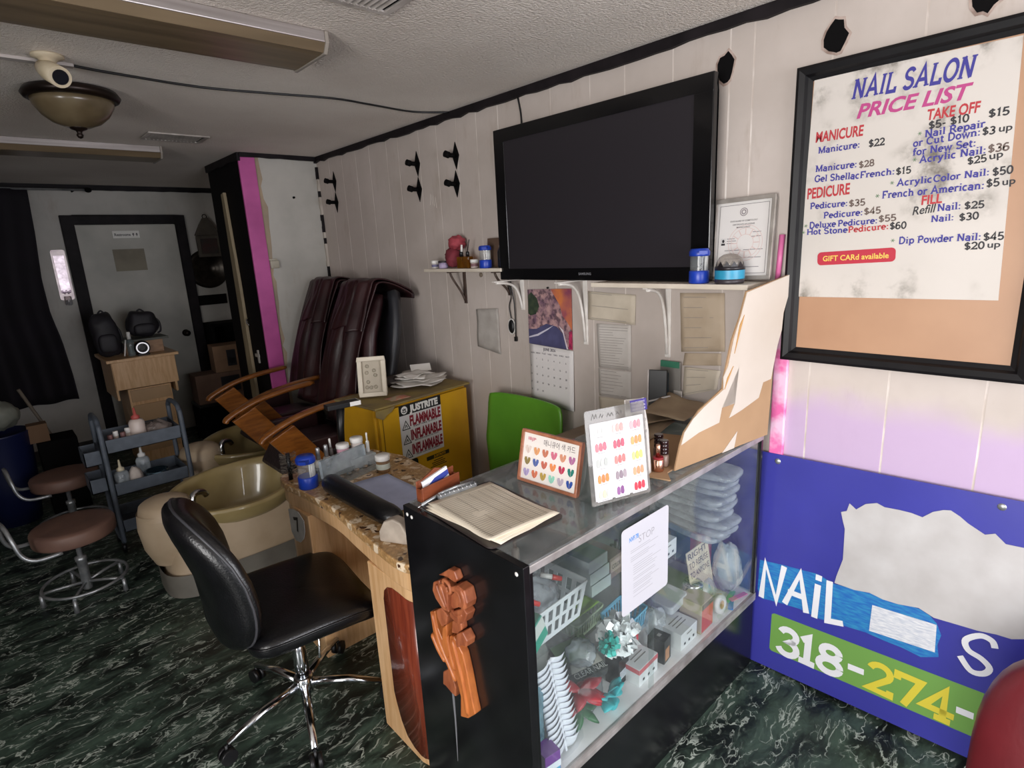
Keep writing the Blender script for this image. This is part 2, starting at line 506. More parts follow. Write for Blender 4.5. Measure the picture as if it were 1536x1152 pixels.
# dark crown strips
def strip(name, poly, M, h, m=M_TRIM): struct(name, MB().prism(poly, M, h), m, bevel=.002)
random.seed(5)
def ragged(a, b, z0, z1, step=.07, amp=.006):
    """a strip from a to b, top edge z1, lower edge z0 with chipped paint"""
    n = max(2, int(abs(b - a) / step)); lo = [(a + (b - a) * i / n, z0 + random.uniform(-amp, amp)) for i in range(n + 1)]
    return lo + [(b, z1), (a, z1)]
strip('trim_3', ragged(-1.6, 4.35, CH - .038, CH), frame((W - .022, 0, 0), (0, 1, 0), (0, 0, 1)), .022)
strip('trim_4', ragged(1.505, W, CH - .03, CH, amp=.003), frame((0, 4.335, 0), (-1, 0, 0), (0, 0, 1)) @ Matrix.Scale(-1, 4, (1, 0, 0)), -.018)
strip('trim_5', ragged(4.33, 5.06, CH - .05, CH), frame((1.49, 0, 0), (0, 1, 0), (0, 0, 1)), .022)
strip('trim_6', ragged(-2.08, W, CH - .045, CH, amp=.003), frame((0, YB - .02, 0), (-1, 0, 0), (0, 0, 1)) @ Matrix.Scale(-1, 4, (1, 0, 0)), -.02)
# chipped corner bead between partition and panelled wall
mb = MB()
for i in range(40):
    z = .6 + i * .043
    mb.mi = random.choice((0, 0, 1))
    mb.box(W - .014 - random.random() * .006, W, 4.332, 4.352, z, z + .043)
struct('trim_7', mb, [mat('bare_corner_bead', 'b9b0a6', .7), M_TRIM])
struct('trim_8', MB().box(W - .016, W, .812, .862, 0, 1.33), M_HOTPINK, bevel=.004)
struct('baseboard_back', MB().box(-2.08, .66, YB - .015, YB, 0, .09), mat('dirty_baseboard', '3a3634', .6))

# ------------------------------------------------------------ back door
d = MB().box(.76, 1.56, YB - .035, YB - .005, .01, 2.045)
door = struct('door_1', d, mat('grey_door_paint', 'b7b4ab', .5, 'a2a097', 3), bevel=.003)
mb = MB()
for x0, x1, z0, z1 in ((.665, .757, 0, 2.13), (1.563, 1.655, 0, 2.13), (.757, 1.563, 2.05, 2.13)):
    mb.box(x0, x1, YB - .045, YB, z0, z1)
obj('door_frame', mb, M_TRIM, door, bevel=.004, label='black door frame')
mb = MB().lathe([(.0, 0), (.034, 0), (.034, .006), (.014, .012), (.014, .04), (.028, .05), (.031, .065), (.02, .078), (.001, .08)], (1.485, YB - .035, .985), 20, RX(90))
obj('door_knob', mb, mat('dark_bronze', '2a2320', .35, metal=.9), door, label='dark round door knob')
s = MB(); s.mi = 0; s.box(1.03, 1.245, YB - .043, YB - .0355, 1.925, 1.99)
s.mi = 1
F = frame((1.045, YB - .0435, 1.944), (1, 0, 0), (0, 0, 1))
s.text('Restrooms', F, .128, .024, .02)
for ax in (.150, .178):
    s.flatpoly([(ax - .010, .010), (ax, .028), (ax + .010, .010), (ax + .003, .012), (ax + .003, -.004), (ax - .003, -.004), (ax - .003, .012)], F)
obj('restroom_sign', s, [flat('e8e6e0'), flat('1b1a1c')], door, label='white sign reading Restrooms with two arrows')
mb = MB().box(1.005, 1.26, YB - .037, YB - .0352, 1.625, 1.825)
obj('paper_notice', mb, mat('old_grey_paper', '8d8676', .8, '7b7466', 5), door, label='faded grey paper notice')
# ------------------------------------------------------------ shared materials of the objects
BLK = mat('black_laminate', '0f0f11', .22, '17171a', 6, spec=.5)
BLKPL = mat('black_plastic', '121214', .4)
BLKMATTE = mat('black_matte', '090809', .8, spec=.12)
VINYL = mat('black_vinyl', '09090b', .3, '0f0f12', 12, bump=.12, bscale=160)
CHROME = mat('chrome', 'd9dce0', .14, metal=1.0)
CHROMED = mat('worn_chrome', 'b9bbbc', .38, '94979a', 20, metal=.7)
STEELG = mat('grey_powder_steel', '5b636e', .5, '484f58', 22, contrast=.5)
ALU = mat('dusty_aluminium', 'b9b4b2', .42, '98928e', 18, metal=.55)
GLASS = clear('case_glass', 'f6f9f8', .022, 'e4e9ec')
GLASSTOP = clear('dust_and_sheen_top_glass', 'e6ecea', .20, 'b5b6b8')  # haze holds real dust plus a pale reflection painted in
MAPLE = wood('maple_veneer', 'd9b184', 'c79b6b', .38, (14, 14, 1.2))
CHERRY = wood('cherry_veneer', '8a3f2a', '6d2c1e', .25, (16, 16, 1), .3)
OAKARM = wood('orange_oak_arm', '8a5320', '6b3b14', .3, (2, 12, 12), .4)
BURG = mat('burgundy_leather', '34191b', .42, '221012', 5, bump=.18, bscale=26)
GOLD = mat('gold_acrylic', 'a8966a', .3, '8f7d50', 4, coat=.5)
CREAM = mat('cream_plastic', 'c2ae94', .5, 'ae997e', 4)
WHITEP = mat('white_plastic', 'e4e2de', .45)
PAPER = mat('white_paper', 'e4e0da', .85, 'd5d0c9', 8)
OLDPAPER = mat('yellowed_paper', 'cfc4b2', .85, 'b9ad9b', 6)
CARDB = mat('brown_cardboard', 'ab8a68', .85, '9f7f5e', 5)
BLUEPL = mat('blue_plastic', '1c3fae', .35, '17348f', 6)

# ------------------------------------------------------------ glass display case
case = thing('display_case', 'long glass display case with black laminate base and end, filled with salon supplies', 'display case', (1.39, 1.09, 0))
CX0, CX1, CY0, CY1, CZ, SH = .775, 1.985, .853, 1.345, .967, .322
mb = MB().box(CX0, CX0 + .02, CY0 - .003, CY1, 0, CZ + .003)
ep = obj('end_panel', mb, BLK, case, bevel=.0015, label='black end panel')
for y, z in ((CY0 + .02, CZ - .02), (CY1 - .02, CZ - .02), (CY1 - .042, CZ - .022)):
    obj('screw_cap', MB().lathe([(.0055, 0), (.0055, .0012), (.001, .002)], (CX0, y, z), 12, RY(-90)), WHITEP, ep)

mb = MB(); mb.box(CX0 + .021, CX1, CY0 + .006, CY0 + .026, 0, .292); mb.box(CX1 - .02, CX1, CY0 + .026, CY1, 0, .292); mb.box(CX0 + .021, CX1 - .02, CY1 - .02, CY1, 0, .292)
obj('kick_panel', mb, BLK, case, bevel=.001)
mb = MB().box(CX0 + .0205, CX1, CY0 + .002, CY1 - .001, .300, SH)
obj('shelf_floor', mb, mat('white_shelf_board', 'f2f1f2', .4, 'e3e1e3', 9), case)
mb = MB(); mb.box(CX0 + .0205, CX1, CY0 - .002, CY0 + .008, .292, .3225); mb.box(CX0 + .0205, CX1, CY0 - .0035, CY0 - .002, .304, .308)
obj('sliding_track', mb, ALU, case)
# black corner posts, aluminium top rails
for bx_ in ((CX0 + .0205, CX0 + .032, CY0, CY0 + .012), (CX1 - .014, CX1, CY0, CY0 + .014), (CX1 - .014, CX1, CY1 - .014, CY1)):
    obj('corner_post', MB().box(*bx_, .3226, CZ - .022), BLK, case, bevel=.001)
mb = MB()
mb.box(CX0 + .0205, CX1, CY0 - .002, CY0 + .024, CZ - .021, CZ - .001)
obj('front_rail', mb, ALU, case, bevel=.002)
mb = MB(); mb.box(CX0 + .0205, CX1, CY1 - .03, CY1, CZ - .021, CZ - .001)
obj('rear_rail', mb, mat('dark_steel_rail', '4a4845', .4, metal=.7), case, bevel=.002)
mb = MB(); mb.box(CX1 - .016, CX1, CY0 + .0245, CY1 - .031, CZ - .021, CZ - .001)
obj('side_rail', mb, BLK, case)
mb = MB(); mb.box(CX0 + .021, CX1, CY0 + .0, CY1, CZ - .0008, CZ + .0045)
obj('top_glass', mb, GLASSTOP, case)
mb = MB(); mb.box(CX0 + .033, 1.30, CY0 + .0015, CY0 + .0055, SH + .001, CZ - .022)
obj('front_pane', mb, GLASS, case)
mb = MB(); mb.box(1.285, CX1 - .015, CY0 + .0075, CY0 + .0115, SH + .001, CZ - .022)
obj('front_pane', mb, GLASS, case)
mb = MB(); mb.box(CX1 - .009, CX1 - .005, CY0 + .015, CY1 - .015, SH + .001, CZ - .022)
obj('end_pane', mb, GLASS, case)
mb = MB(); mb.box(CX0 + .021, CX1 - .015, CY1 - .012, CY1 - .008, SH + .001, CZ - .022)
obj('back_panel', mb, mat('grey_green_backing', '6b7371', .4, '565f5c', 4), case)
mb = MB(); mb.box(CX0 + .021, 1.665, .985, CY1 - .013, .566, .571); mb.box(1.665, CX1 - .015, 1.04, CY1 - .013, .566, .571)
obj('glass_shelf', mb, GLASS, case)
mb = MB(); mb.box(CX0 + .021, 1.52, 1.045, CY1 - .013, .766, .771)
obj('glass_shelf', mb, GLASS, case)

# carved wooden rose fixed to the end panel (local X of the frame is -Y of the room)
rose = thing('wood_carving', 'carved wooden rose hung on the black end of the display case', 'carving', (CX0, 1.11, .42))
ROSEW = wood('carved_rose_wood', 'c0713a', 'a2582c', .4, (10, 10, 2))
ROSED = wood('carved_petal_wood', 'a8623f', '86472c', .45, (10, 10, 3))
RF = frame((CX0, 0, 0), (0, -1, 0), (0, 0, 1))
def rp(name, polys, h, m, label=None):
    mb = MB()
    for poly, z0, hh in polys:
        mb.prism([(-y, z) for y, z in reversed(poly)], RF @ T(0, 0, z0), hh)
    o = obj(name, mb, m, rose, bevel=.0035)
    for md in o.modifiers: md.segments = 3
    return o
rp('stem', [([(1.110,.420),(1.076,.436),(1.042,.472),(1.053,.521),(1.063,.581),(1.077,.638),(1.092,.654),(1.111,.673),(1.130,.665),(1.132,.632),(1.123,.601),(1.121,.584),(1.163,.628),(1.184,.660),(1.192,.711),(1.217,.697),(1.211,.640),(1.194,.599),(1.171,.568),(1.141,.560),(1.117,.543),(1.102,.491)], 0, .024)], 0, ROSEW)
rp('stem', [([(1.152,.682),(1.133,.701),(1.131,.681),(1.139,.647),(1.131,.609),(1.146,.588),(1.164,.621)], .004, .026)], 0, ROSEW)
rp('stem', [([(1.225,.624),(1.212,.633),(1.189,.602),(1.161,.580),(1.171,.568),(1.205,.587)], 0, .02)], 0, ROSEW)
for pl, h in (([(1.163,.832),(1.112,.871),(1.087,.875),(1.076,.855),(1.087,.842),(1.120,.842),(1.137,.840)], .022), ([(1.177,.809),(1.147,.828),(1.141,.804),(1.123,.778),(1.114,.747),(1.141,.741),(1.173,.761),(1.185,.782)], .03), ([(1.143,.820),(1.125,.831),(1.105,.823),(1.105,.792),(1.109,.756),(1.128,.776),(1.142,.801)], .037), ([(1.092,.834),(1.062,.851),(1.035,.848),(1.026,.817),(1.033,.797),(1.054,.785),(1.054,.815),(1.064,.830),(1.089,.821)], .034), ([(1.109,.796),(1.090,.818),(1.065,.824),(1.060,.801),(1.078,.776),(1.101,.760),(1.112,.766)], .024), ([(1.114,.747),(1.079,.770),(1.049,.790),(1.035,.780),(1.049,.750),(1.075,.731),(1.108,.733)], .03)):
    rp('petal', [(pl, 0, h)], 0, ROSED)
for pl, h in (([(1.176,.724),(1.149,.745),(1.123,.732),(1.133,.701),(1.156,.683),(1.172,.702)], .03), ([(1.114,.719),(1.076,.729),(1.074,.710),(1.097,.687),(1.123,.676)], .022), ([(1.087,.697),(1.061,.716),(1.043,.697),(1.049,.677),(1.074,.669),(1.092,.651),(1.097,.669)], .03), ([(1.181,.522),(1.151,.550),(1.136,.533),(1.125,.502),(1.128,.471),(1.147,.472),(1.173,.479),(1.187,.477)], .022)):
    rp('leaf', [(pl, 0, h)], 0, ROSED)
for pts_, r_, h_ in (([(1.165,.80),(1.155,.775),(1.135,.752)], .006, .030), ([(1.158,.812),(1.145,.785),(1.122,.757)], .006, .035), ([(1.135,.822),(1.124,.80),(1.113,.765)], .006, .038), ([(1.112,.826),(1.106,.812),(1.094,.818),(1.098,.836),(1.118,.842),(1.126,.83)], .005, .036), ([(1.072,.842),(1.046,.84),(1.036,.815),(1.042,.795)], .007, .035), ([(1.078,.828),(1.062,.826),(1.056,.806),(1.062,.79)], .006, .033), ([(1.105,.757),(1.08,.752),(1.055,.768)], .006, .030)):
    q_ = smoothpath([RF @ Vector((-y, z, h_ - .004)) for y, z in pts_], 5)
    obj('petal_edge', MB().tube(q_, [r_ * .5] + [r_] * (len(q_) - 2) + [r_ * .5], 8), ROSED, rose)
for pts_ in ([(1.205,.70),(1.185,.63),(1.15,.575),(1.118,.53)], [(1.145,.68),(1.133,.61),(1.118,.565)], [(1.118,.662),(1.10,.60),(1.084,.54),(1.074,.45)], [(1.216,.628),(1.19,.592),(1.16,.568)]):
    q_ = smoothpath([RF @ Vector((-y, z, .022)) for y, z in pts_], 5)
    obj('stem_ridge', MB().tube(q_, [.004] + [.008] * (len(q_) - 2) + [.005], 8), ROSEW, rose)
mb = MB().prism([(-1.178,.472),(-1.169,.478),(-1.1665,.425),(-1.169,.324),(-1.177,.203),(-1.1785,.203),(-1.175,.352)][::-1], RF, .0006)
obj('scuff_mark', mb, flat('77787c', .8), ep, label='pale scratch running down the panel')

# ------------------------------------------------------------ manicure desk with terrazzo-look top
def desk_top_material():
    m, N, L, b = nodes('brown_terrazzo_laminate')
    tc = N.new('ShaderNodeTexCoord'); O = tc.outputs['Object']
    w = N.new('ShaderNodeTexNoise'); w.inputs['Scale'].default_value = 30; L.new(O, w.inputs['Vector'])
    va = N.new('ShaderNodeVectorMath'); va.operation = 'MULTIPLY_ADD'; va.inputs[1].default_value = (.03, .03, .03)
    L.new(w.outputs['Color'], va.inputs[0]); L.new(O, va.inputs[2])
    def chips(scale, lo, hi):
        vo = N.new('ShaderNodeTexVoronoi'); vo.inputs['Scale'].default_value = scale * .8; L.new(va.outputs[0], vo.inputs['Vector'])
        sx = N.new('ShaderNodeSeparateColor'); L.new(vo.outputs['Color'], sx.inputs[0])
        pick = nrange(N, L, sx.outputs[0], lo, hi)
        inside = nrange(N, L, vo.outputs['Distance'], .52, .42)
        return nmath(N, L, 'MULTIPLY', pick, inside), sx
    base = nmix(N, L, nrange(N, L, nnoise(N, L, O, 60, 4, .7), .35, .68), lin('98744a'), lin('bf9765'))
    c1, s1 = chips(26, .48, .52)
    c2, s2 = chips(85, .55, .60)
    c3, s3 = chips(60, .86, .88)
    col = nmix(N, L, c1, base, lin('ead6ba')); col = nmix(N, L, c2, col, lin('c7ab86')); col = nmix(N, L, c3, col, lin('4d3120'))
    L.new(col, b.inputs['Base Color']); b.inputs['Roughness'].default_value = .32
    return m
desk = thing('manicure_desk', 'maple manicure desk with speckled brown top between black chair and display case', 'desk', (1.0, 1.93, 0))
def curve_xy(pts, n=5): return [(p.x, p.y) for p in smoothpath([(x, y, 0) for x, y in pts], n)]
edge = [(1.24, 1.36), (.86, 1.352)] + curve_xy([(.80, 1.362), (.781, 1.40), (.779, 1.5), (.80, 1.75), (.815, 1.93), (.806, 2.12), (.793, 2.26)]) + curve_xy([(.785, 2.31), (.80, 2.39), (.85, 2.44)], 4) + [(1.0, 2.46), (1.25, 2.40)] + [(1.30, 2.2), (1.28, 1.9), (1.24, 1.6)]
edge = [p for i, p in enumerate(edge) if i == 0 or (Vector(p) - Vector(edge[i - 1])).length > 1e-4]
obj('desk_top', MB().prism(edge, T(0, 0, .728), .032), desk_top_material(), desk, bevel=.009)
inner = [(x + (.012 if x < 1 else -.012), y) for x, y in edge]
obj('apron', MB().prism(inner, T(0, 0, .66), .067), MAPLE, desk, bevel=.006)
# front pedestal with a rounded cherry face
ped = obj('pedestal', MB().prism([(1.22, 1.372), (.86, 1.368), (.826, 1.374), (.803, 1.392), (.795, 1.42), (.795, 1.655), (1.22, 1.655)], T(), .66), MAPLE, desk, bevel=.004)
pf = [(.7935, 1.56), (.7935, 1.55), (.7935, 1.53), (.7935, 1.50), (.7935, 1.46), (.7935, 1.42), (.7965, 1.402), (.805, 1.3855), (.826, 1.371), (.86, 1.3645)]
zts = (.56, .595, .615, .625, .625, .622, .62, .618, .615, .612); zbs = (.20, .16, .10, .055, .035, .03, .03, .03, .03, .03)
mb = MB(); mb.sm = True
cols = [(mb.v((x, y, zb)), mb.v((x, y, zt))) for (x, y), zb, zt in zip(pf, zbs, zts)]
for a, c in zip(cols, cols[1:]): mb.f([a[0], a[1], c[1], c[0]])
obj('cherry_inlay', mb, CHERRY, ped, solid=.003, label='reddish cherry inlay on the rounded corner')
pd2 = obj('pedestal', MB().prism([(.80, 2.14), (.80, 2.31), (.815, 2.37), (.86, 2.415), (1.05, 2.43), (1.05, 2.14)], T(), .66), MAPLE, desk, bevel=.004)
obj('modesty_panel', MB().box(1.16, 1.178, 1.66, 2.13, .12, .655), MAPLE, desk, bevel=.003)
# number sticker on the desk's far corner
mb = MB(); F = frame((.797, 2.255, .60), (0, -1, .0), (0, 0, 1)); mb.mi = 0
mb.prism([(-.075, -.07), (-.04, -.10), (.01, -.09), (.05, -.06), (.075, -.02), (.08, .03), (.03, .055), (-.03, .05), (-.075, .035)], F @ T(0, 0, .0), .0025)
mb.mi = 1
mb.stroke([(-.03, .006), (.012, .018), (-.002, -.045)], .014, F @ T(0, 0, .0032))
obj('number_sticker', mb, [mat('foil_sticker', 'c4c4c1', .5, 'aaaaa7', 12), flat('141414')], desk, label='torn grey sticker with the number 1')

# ------------------------------------------------------------ black office chair
oc = thing('office_chair', 'black vinyl office chair with chrome star base in front of the desk', 'chair', (.624, 1.943, 0), -6)
mb = MB()
def seatfn(u, t):
    a = 2 * PI * u; p = -PI / 2 + PI * (.00001 + .99998 * t)
    def sg(v, e): return math.copysign(abs(v) ** e, v)
    cx, sx = sg(math.cos(a), .32), sg(math.sin(a), .32)
    x = .225 * sg(math.cos(p), .4) * cx; y = .26 * sg(math.cos(p), .4) * sx; z = .05 * sg(math.sin(p), .7)
    z += .018 * (abs(y) / .26) ** 2 - .028 * max(0, x / .22) ** 3 - .008
    return Vector((x + .035, y, z + .455))
mb.grid(seatfn, 44, 18, closeu=True)
st = obj('seat', mb, VINYL, oc, local=True)
mb = MB()
mb.tube([seatfn(i / 44, .52) * 1.0 + Vector((0, 0, .004)) for i in range(44)], .004, 6, closed=True)
obj('piping', mb, VINYL, st, local=True)
BM = T(-.212, .0, .452) @ RY(-10)
def backfn(u, t):
    a = 2 * PI * u; p = -PI / 2 + PI * (.00001 + .99998 * t)
    def sg(v, e): return math.copysign(abs(v) ** e, v)
    yy = sg(math.cos(a), .55); zz = sg(math.sin(a), .62)
    k = sg(math.cos(p), .42)
    y = .262 * k * yy; z = .25 * k * zz
    x = .052 * sg(math.sin(p), .75)
    y *= 1 - .10 * (1 + z / .25) - .18 * max(0, z / .25) ** 2
    x += .055 * (y / .225) ** 2 + .02 * math.cos(z / .245 * 2.2)
    return BM @ Vector((x, y, z + .235))
mb = MB().grid(backfn, 44, 18, closeu=True)
bk = obj('backrest', mb, VINYL, oc, local=True)
mb = MB()
mb.tube([backfn(i / 44, .5) + Vector((0, 0, 0)) for i in range(44)], .0045, 6, closed=True)
obj('piping', mb, mat('grey_piping', '3a3a3e', .4), bk, local=True)
mb = MB()
mb.tube(bez((-.255, 0, .60), (-.275, 0, .44), (-.22, 0, .385), (-.02, 0, .395), 10), [.010] * 11, 8, flatten=1.6)
obj('back_bar', mb, BLKPL, oc, local=True)
mb = MB(); mb.box(-.1, .1, -.09, .09, .385, .412)
obj('mechanism', mb, BLKPL, oc, local=True, bevel=.006)
mb = MB(); mb.tube([(.0, -.02, .395), (.05, -.12, .375), (.03, -.16, .30)], .005, 8)
obj('lever', mb, CHROME, oc, local=True)
mb = MB(); mb.lathe([(.014, .22), (.014, .39)], (0, 0, 0), 16); mb.lathe([(.024, .13), (.026, .2), (.022, .30), (.016, .305)], (0, 0, 0), 18); mb.lathe([(.032, .075), (.036, .085), (.036, .135), (.03, .145)], (0, 0, 0), 20)
obj('gas_lift', mb, CHROME, oc, local=True)
for k, (dx, dy) in enumerate(((-.306, -.041), (-.09, -.28), (.239, -.17), (-.083, .285), (.23, .20))):
    q = RZ(6) @ Vector((dx, dy, 0)); q = q.normalized() * .295
    mb = MB(); mb.tube([Vector((0, 0, .112)) + q * .08, Vector((0, 0, .102)) + q * .55, Vector((0, 0, .072)) + q], [.018, .016, .012], 10, flatten=.8)
    lg = obj('leg', mb, CHROME, oc, local=True)
    mb = MB(); n = Vector((-q.y, q.x, 0)).normalized(); c = q * 1.02 + n * 0
    for s in (-1, 1):
        cc = c + n * (.013 * s) + Vector((0, 0, .028))
        mb.tube([cc - n * .008, cc + n * .008], .027, 14)
    mb.tube([c + Vector((0, 0, .028)), c + Vector((0, 0, .07))], .006, 8)
    obj('caster', mb, BLKPL, lg, local=True)

# ------------------------------------------------------------ pedicure stools
BROWNV = mat('brown_vinyl', '7d5f52', .5, '6b5046', 7, bump=.08, bscale=120)
def make_stool(label):
    t = thing('pedicure_stool', label, 'stool', (0, 0, 0), 0, 'brown pedicure stools')
    obj('seat', MB().lathe([(.001, .328), (.165, .328), (.176, .332), (.18, .342), (.181, .392), (.175, .402), (.15, .407), (.06, .405), (.001, .404)], seg=40), BROWNV, t, local=True)
    mb = MB(); mb.lathe([(.02, .03), (.022, .04), (.022, .19), (.026, .195), (.026, .215), (.012, .22), (.012, .33)], seg=18)
    obj('column', mb, CHROMED, t, local=True)
    mb = MB(); ring = [(.185 * math.cos(2 * PI * i / 40), .185 * math.sin(2 * PI * i / 40), .085) for i in range(40)]
    mb.tube(ring, .0075, 8, closed=True)
    obj('foot_ring', mb, CHROMED, t, local=True)
    for k in range(5):
        a = 2 * PI * k / 5 + .35; c, s = math.cos(a), math.sin(a)
        mb = MB(); mb.tube([(c * .02, s * .02, .07), (c * .10, s * .10, .075), (c * .188, s * .188, .075)], .008, 8)
        lg = obj('leg', mb, CHROMED, t, local=True)
        mb = MB(); mb.tube([(c * .19, s * .19, .002), (c * .19, s * .19, .07)], [.012, .009], 8)
        obj('foot', mb, CHROMED, lg, local=True)
    # chrome back bow, rising on the -X side
    pts = [(-.10, -.14, .325), (-.20, -.13, .33), (-.245, -.115, .37), (-.262, -.10, .45), (-.268, -.06, .50), (-.27, 0, .515), (-.268, .06, .50), (-.262, .10, .45), (-.245, .115, .37), (-.20, .13, .33), (-.10, .14, .325)]
    obj('back_bow', MB().tube(smoothpath(pts, 4), .010, 10), CHROMED, t, local=True)
    return t
s1 = make_stool('brown round stool with chrome back bow and foot ring, nearer of the two')
s1.matrix_basis = T(.135, 3.56, 0) @ RZ(12)
s2 = dup(s1, (.19, 4.52, 0), 5, 'brown round stool with chrome back bow, farther one beside the grey trolley')

# ------------------------------------------------------------ grey three-tier trolley
tr = thing('utility_trolley', 'grey steel utility trolley with tube handles and three trays of supplies', 'trolley', (.567, 4.03, 0), 0)
for z0, z1 in ((.63, .71), (.37, .445), (.14, .215)):
    mb = MB()
    x0, x1, y0, y1 = -.19, .19, -.15, .15
    mb.box(x0, x1, y0, y1, z0, z0 + .006)
    mb.box(x0, x1, y0, y0 + .005, z0, z1); mb.box(x0, x1, y1 - .005, y1, z0, z1); mb.box(x0, x0 + .005, y0, y1, z0, z1); mb.box(x1 - .005, x1, y0, y1, z0, z1)
    obj('tray', mb, STEELG, tr, local=True, bevel=.002)
for s in (-1, 1):
    pts = [(s * .206, -.10, .09), (s * .206, -.135, .105), (s * .206, -.15, .14), (s * .206, -.15, .72), (s * .206, -.13, .80), (s * .206, -.07, .83), (s * .206, .07, .83), (s * .206, .13, .80), (s * .206, .15, .72), (s * .206, .15, .14), (s * .206, .135, .105), (s * .206, .10, .09), (s * .206, -.10, .09)]
    fr = obj('side_frame', MB().tube(smoothpath(pts, 5), .0135, 10), STEELG, tr, local=True)
for sx in (-1, 1):
    for sy in (-1, 1):
        mb = MB(); mb.tube([(sx * .206 - .01, sy * .09, .035), (sx * .206 + .01, sy * .09, .035)], .034, 14); mb.tube([(sx * .206, sy * .09, .035), (sx * .206, sy * .09, .09)], .008, 8)
        obj('caster', mb, BLKPL, tr, local=True)
for z in (.40, .565):
    mb = MB(); mb.box(-.30, -.222, -.10, .10, z, z + .005); mb.box(-.30, -.295, -.1, .1, z, z + .085); mb.box(-.30, -.222, -.10, -.095, z, z + .085); mb.box(-.30, -.222, .095, .1, z, z + .085)
    obj('side_bin', mb, STEELG, tr, local=True)
# ------------------------------------------------------------ massage (pedicure) chairs
def make_massage(label):
    t = thing('massage_chair', label, 'massage chair', (0, 0, 0), 0, 'burgundy massage chairs')
    # local: faces -X, centre line y = 0, origin on the floor below the seat
    mb = MB()
    def cush(cx, cy, cz, rx, ry, rz, M=None):
        mb.ball((cx, cy, cz), rx, ry, rz, 26, 14, M, .5)
    cush(.08, 0, .555, .22, .225, .085)
    obj('seat', mb, BURG, t, local=True); mb = MB()
    BMx = T(.33, 0, .62) @ RY(16)
    def shell(u, v):
        y = (u - .5) * .57; z = v * .86
        k = 1 - .25 * max(0, (v - .62) / .38) ** 2.2
        x = .105 - .10 * (2 * u - 1) ** 4 - .02 * v + .02 * math.sin(v * 3)
        return BMx @ Vector((x, y * k, z))
    mb.grid(shell, 20, 18)
    obj('back_shell', mb, mat('dark_back_shell', '26272c', .45, '1c1d21', 5), t, local=True, solid=.05)
    mb = MB()
    def pad(u, v):
        y = (u - .5) * .34; z = v * .80
        k = 1 - .30 * max(0, (v - .6) / .4) ** 2
        x = -.015 - .07 * (1 - (2 * u - 1) ** 4) * (1 - .4 * v) - .02 * math.cos(v * 9)
        return BMx @ Vector((x, y * k, z + .02))
    mb.grid(pad, 18, 20)
    obj('back_cushion', mb, BURG, t, local=True, solid=.08)
    # loose hide draped over the top of the backrest
    random.seed(4)
    mb = MB()
    ns = 40; nw = 30
    def drape(L, behind, w0, dy, out, seed):
        def fn(u, v):
            t_ = v * L - behind
            w = (u - .5) * (w0 - .04 * math.sin(v * 4))
            big = .05 * math.exp(-((u - .25) / .10) ** 2) * min(1, max(0, t_ * 6)) - .035 * math.exp(-((u - .60) / .06) ** 2) * min(1, max(0, t_ * 4))
            fold = .018 * noise.noise(Vector((u * 5, v * 1.2, seed))) + .008 * noise.noise(Vector((u * 14, v * 4, seed))) + big
            if t_ < 0: q = (.155 + out + fold * .3, .845 + t_ * .9 + .03)
            elif t_ < .15:
                a = t_ / .15 * PI / 2; q = (.155 + out - (.25 + 2 * out) * math.sin(a), .872 + out + .055 * math.sin(a * 2) * .6)
            else: q = (-.095 - out - .05 * math.sin((t_ - .15) * 3.2) - fold, .872 + out - (t_ - .15) * (1.0 + .05 * math.sin(u * 7)))
            return BMx @ Vector((q[0], w + dy, q[1] + .02 * noise.noise(Vector((u * 4, 3, seed))) * v))
        return fn
    mb.grid(drape(.96, .03, .47, .035, .0, 1.0), nw, ns)
    obj('leather_drape', mb, BURG, t, local=True, solid=.008, label='burgundy leather cover draped over the backrest')
    mb = MB(); mb.grid(drape(.48, .03, .36, -.01, .016, 5.0), nw, ns)
    obj('leather_drape', mb, BURG, t, local=True, solid=.008, label='shorter burgundy flap over the long cover')
    for s in (-1, 1):
        # bowed wooden arm, curving up towards the back, on a slanting wooden panel
        y = s * .285
        path = smoothpath([(-.335, y, .745), (-.31, y, .775), (-.16, y, .835), (.02, y, .868), (.22, y, .885)], 5)
        mb = MB(); mb.tube(path, [.018] + [.027] * (len(path) - 2) + [.020], 12, flatten=.62)
        ar = obj('arm', mb, OAKARM, t, local=True)
        F = frame((0, y - .014, 0), (1, 0, 0), (0, 0, 1)) @ Matrix.Scale(-1, 4, (0, 0, 1))
        mb = MB(); mb.prism([(-.305, .755), (-.17, .815), (.10, .44), (-.02, .36)], F @ T(0, 0, -.03), .03)
        obj('arm_panel', mb, OAKARM, ar, local=True, bevel=.004)
        mb = MB(); mb.boxc((.06, y, .60), (.30, .05, .20))
        obj('arm_side', mb, BURG, t, local=True, bevel=.01)
    mb = MB(); mb.box(.02, .42, -.22, .22, .0, .47)
    obj('seat_box', mb, mat('dark_seat_box', '1d1517', .6), t, local=True, bevel=.02)
    mb = MB()
    F = RY(24)
    mb.boxc((0, 0, 0), (.06, .36, .22), T(-.125, 0, .575) @ RY(34))
    obj('leg_rest', mb, mat('worn_dark_vinyl', '1c1517', .5, '2c2022', 30, bump=.4, bscale=50), t, local=True, bevel=.02)
    return t
mc = make_massage('burgundy massage chair with bowed wooden arms, nearer one beside the yellow cabinet')
mc.matrix_basis = T(1.26, 3.25, 0)
mc2 = dup(mc, (1.36, 3.945, 0), 0, 'burgundy massage chair with bowed wooden arms, farther one beside the pink trim')

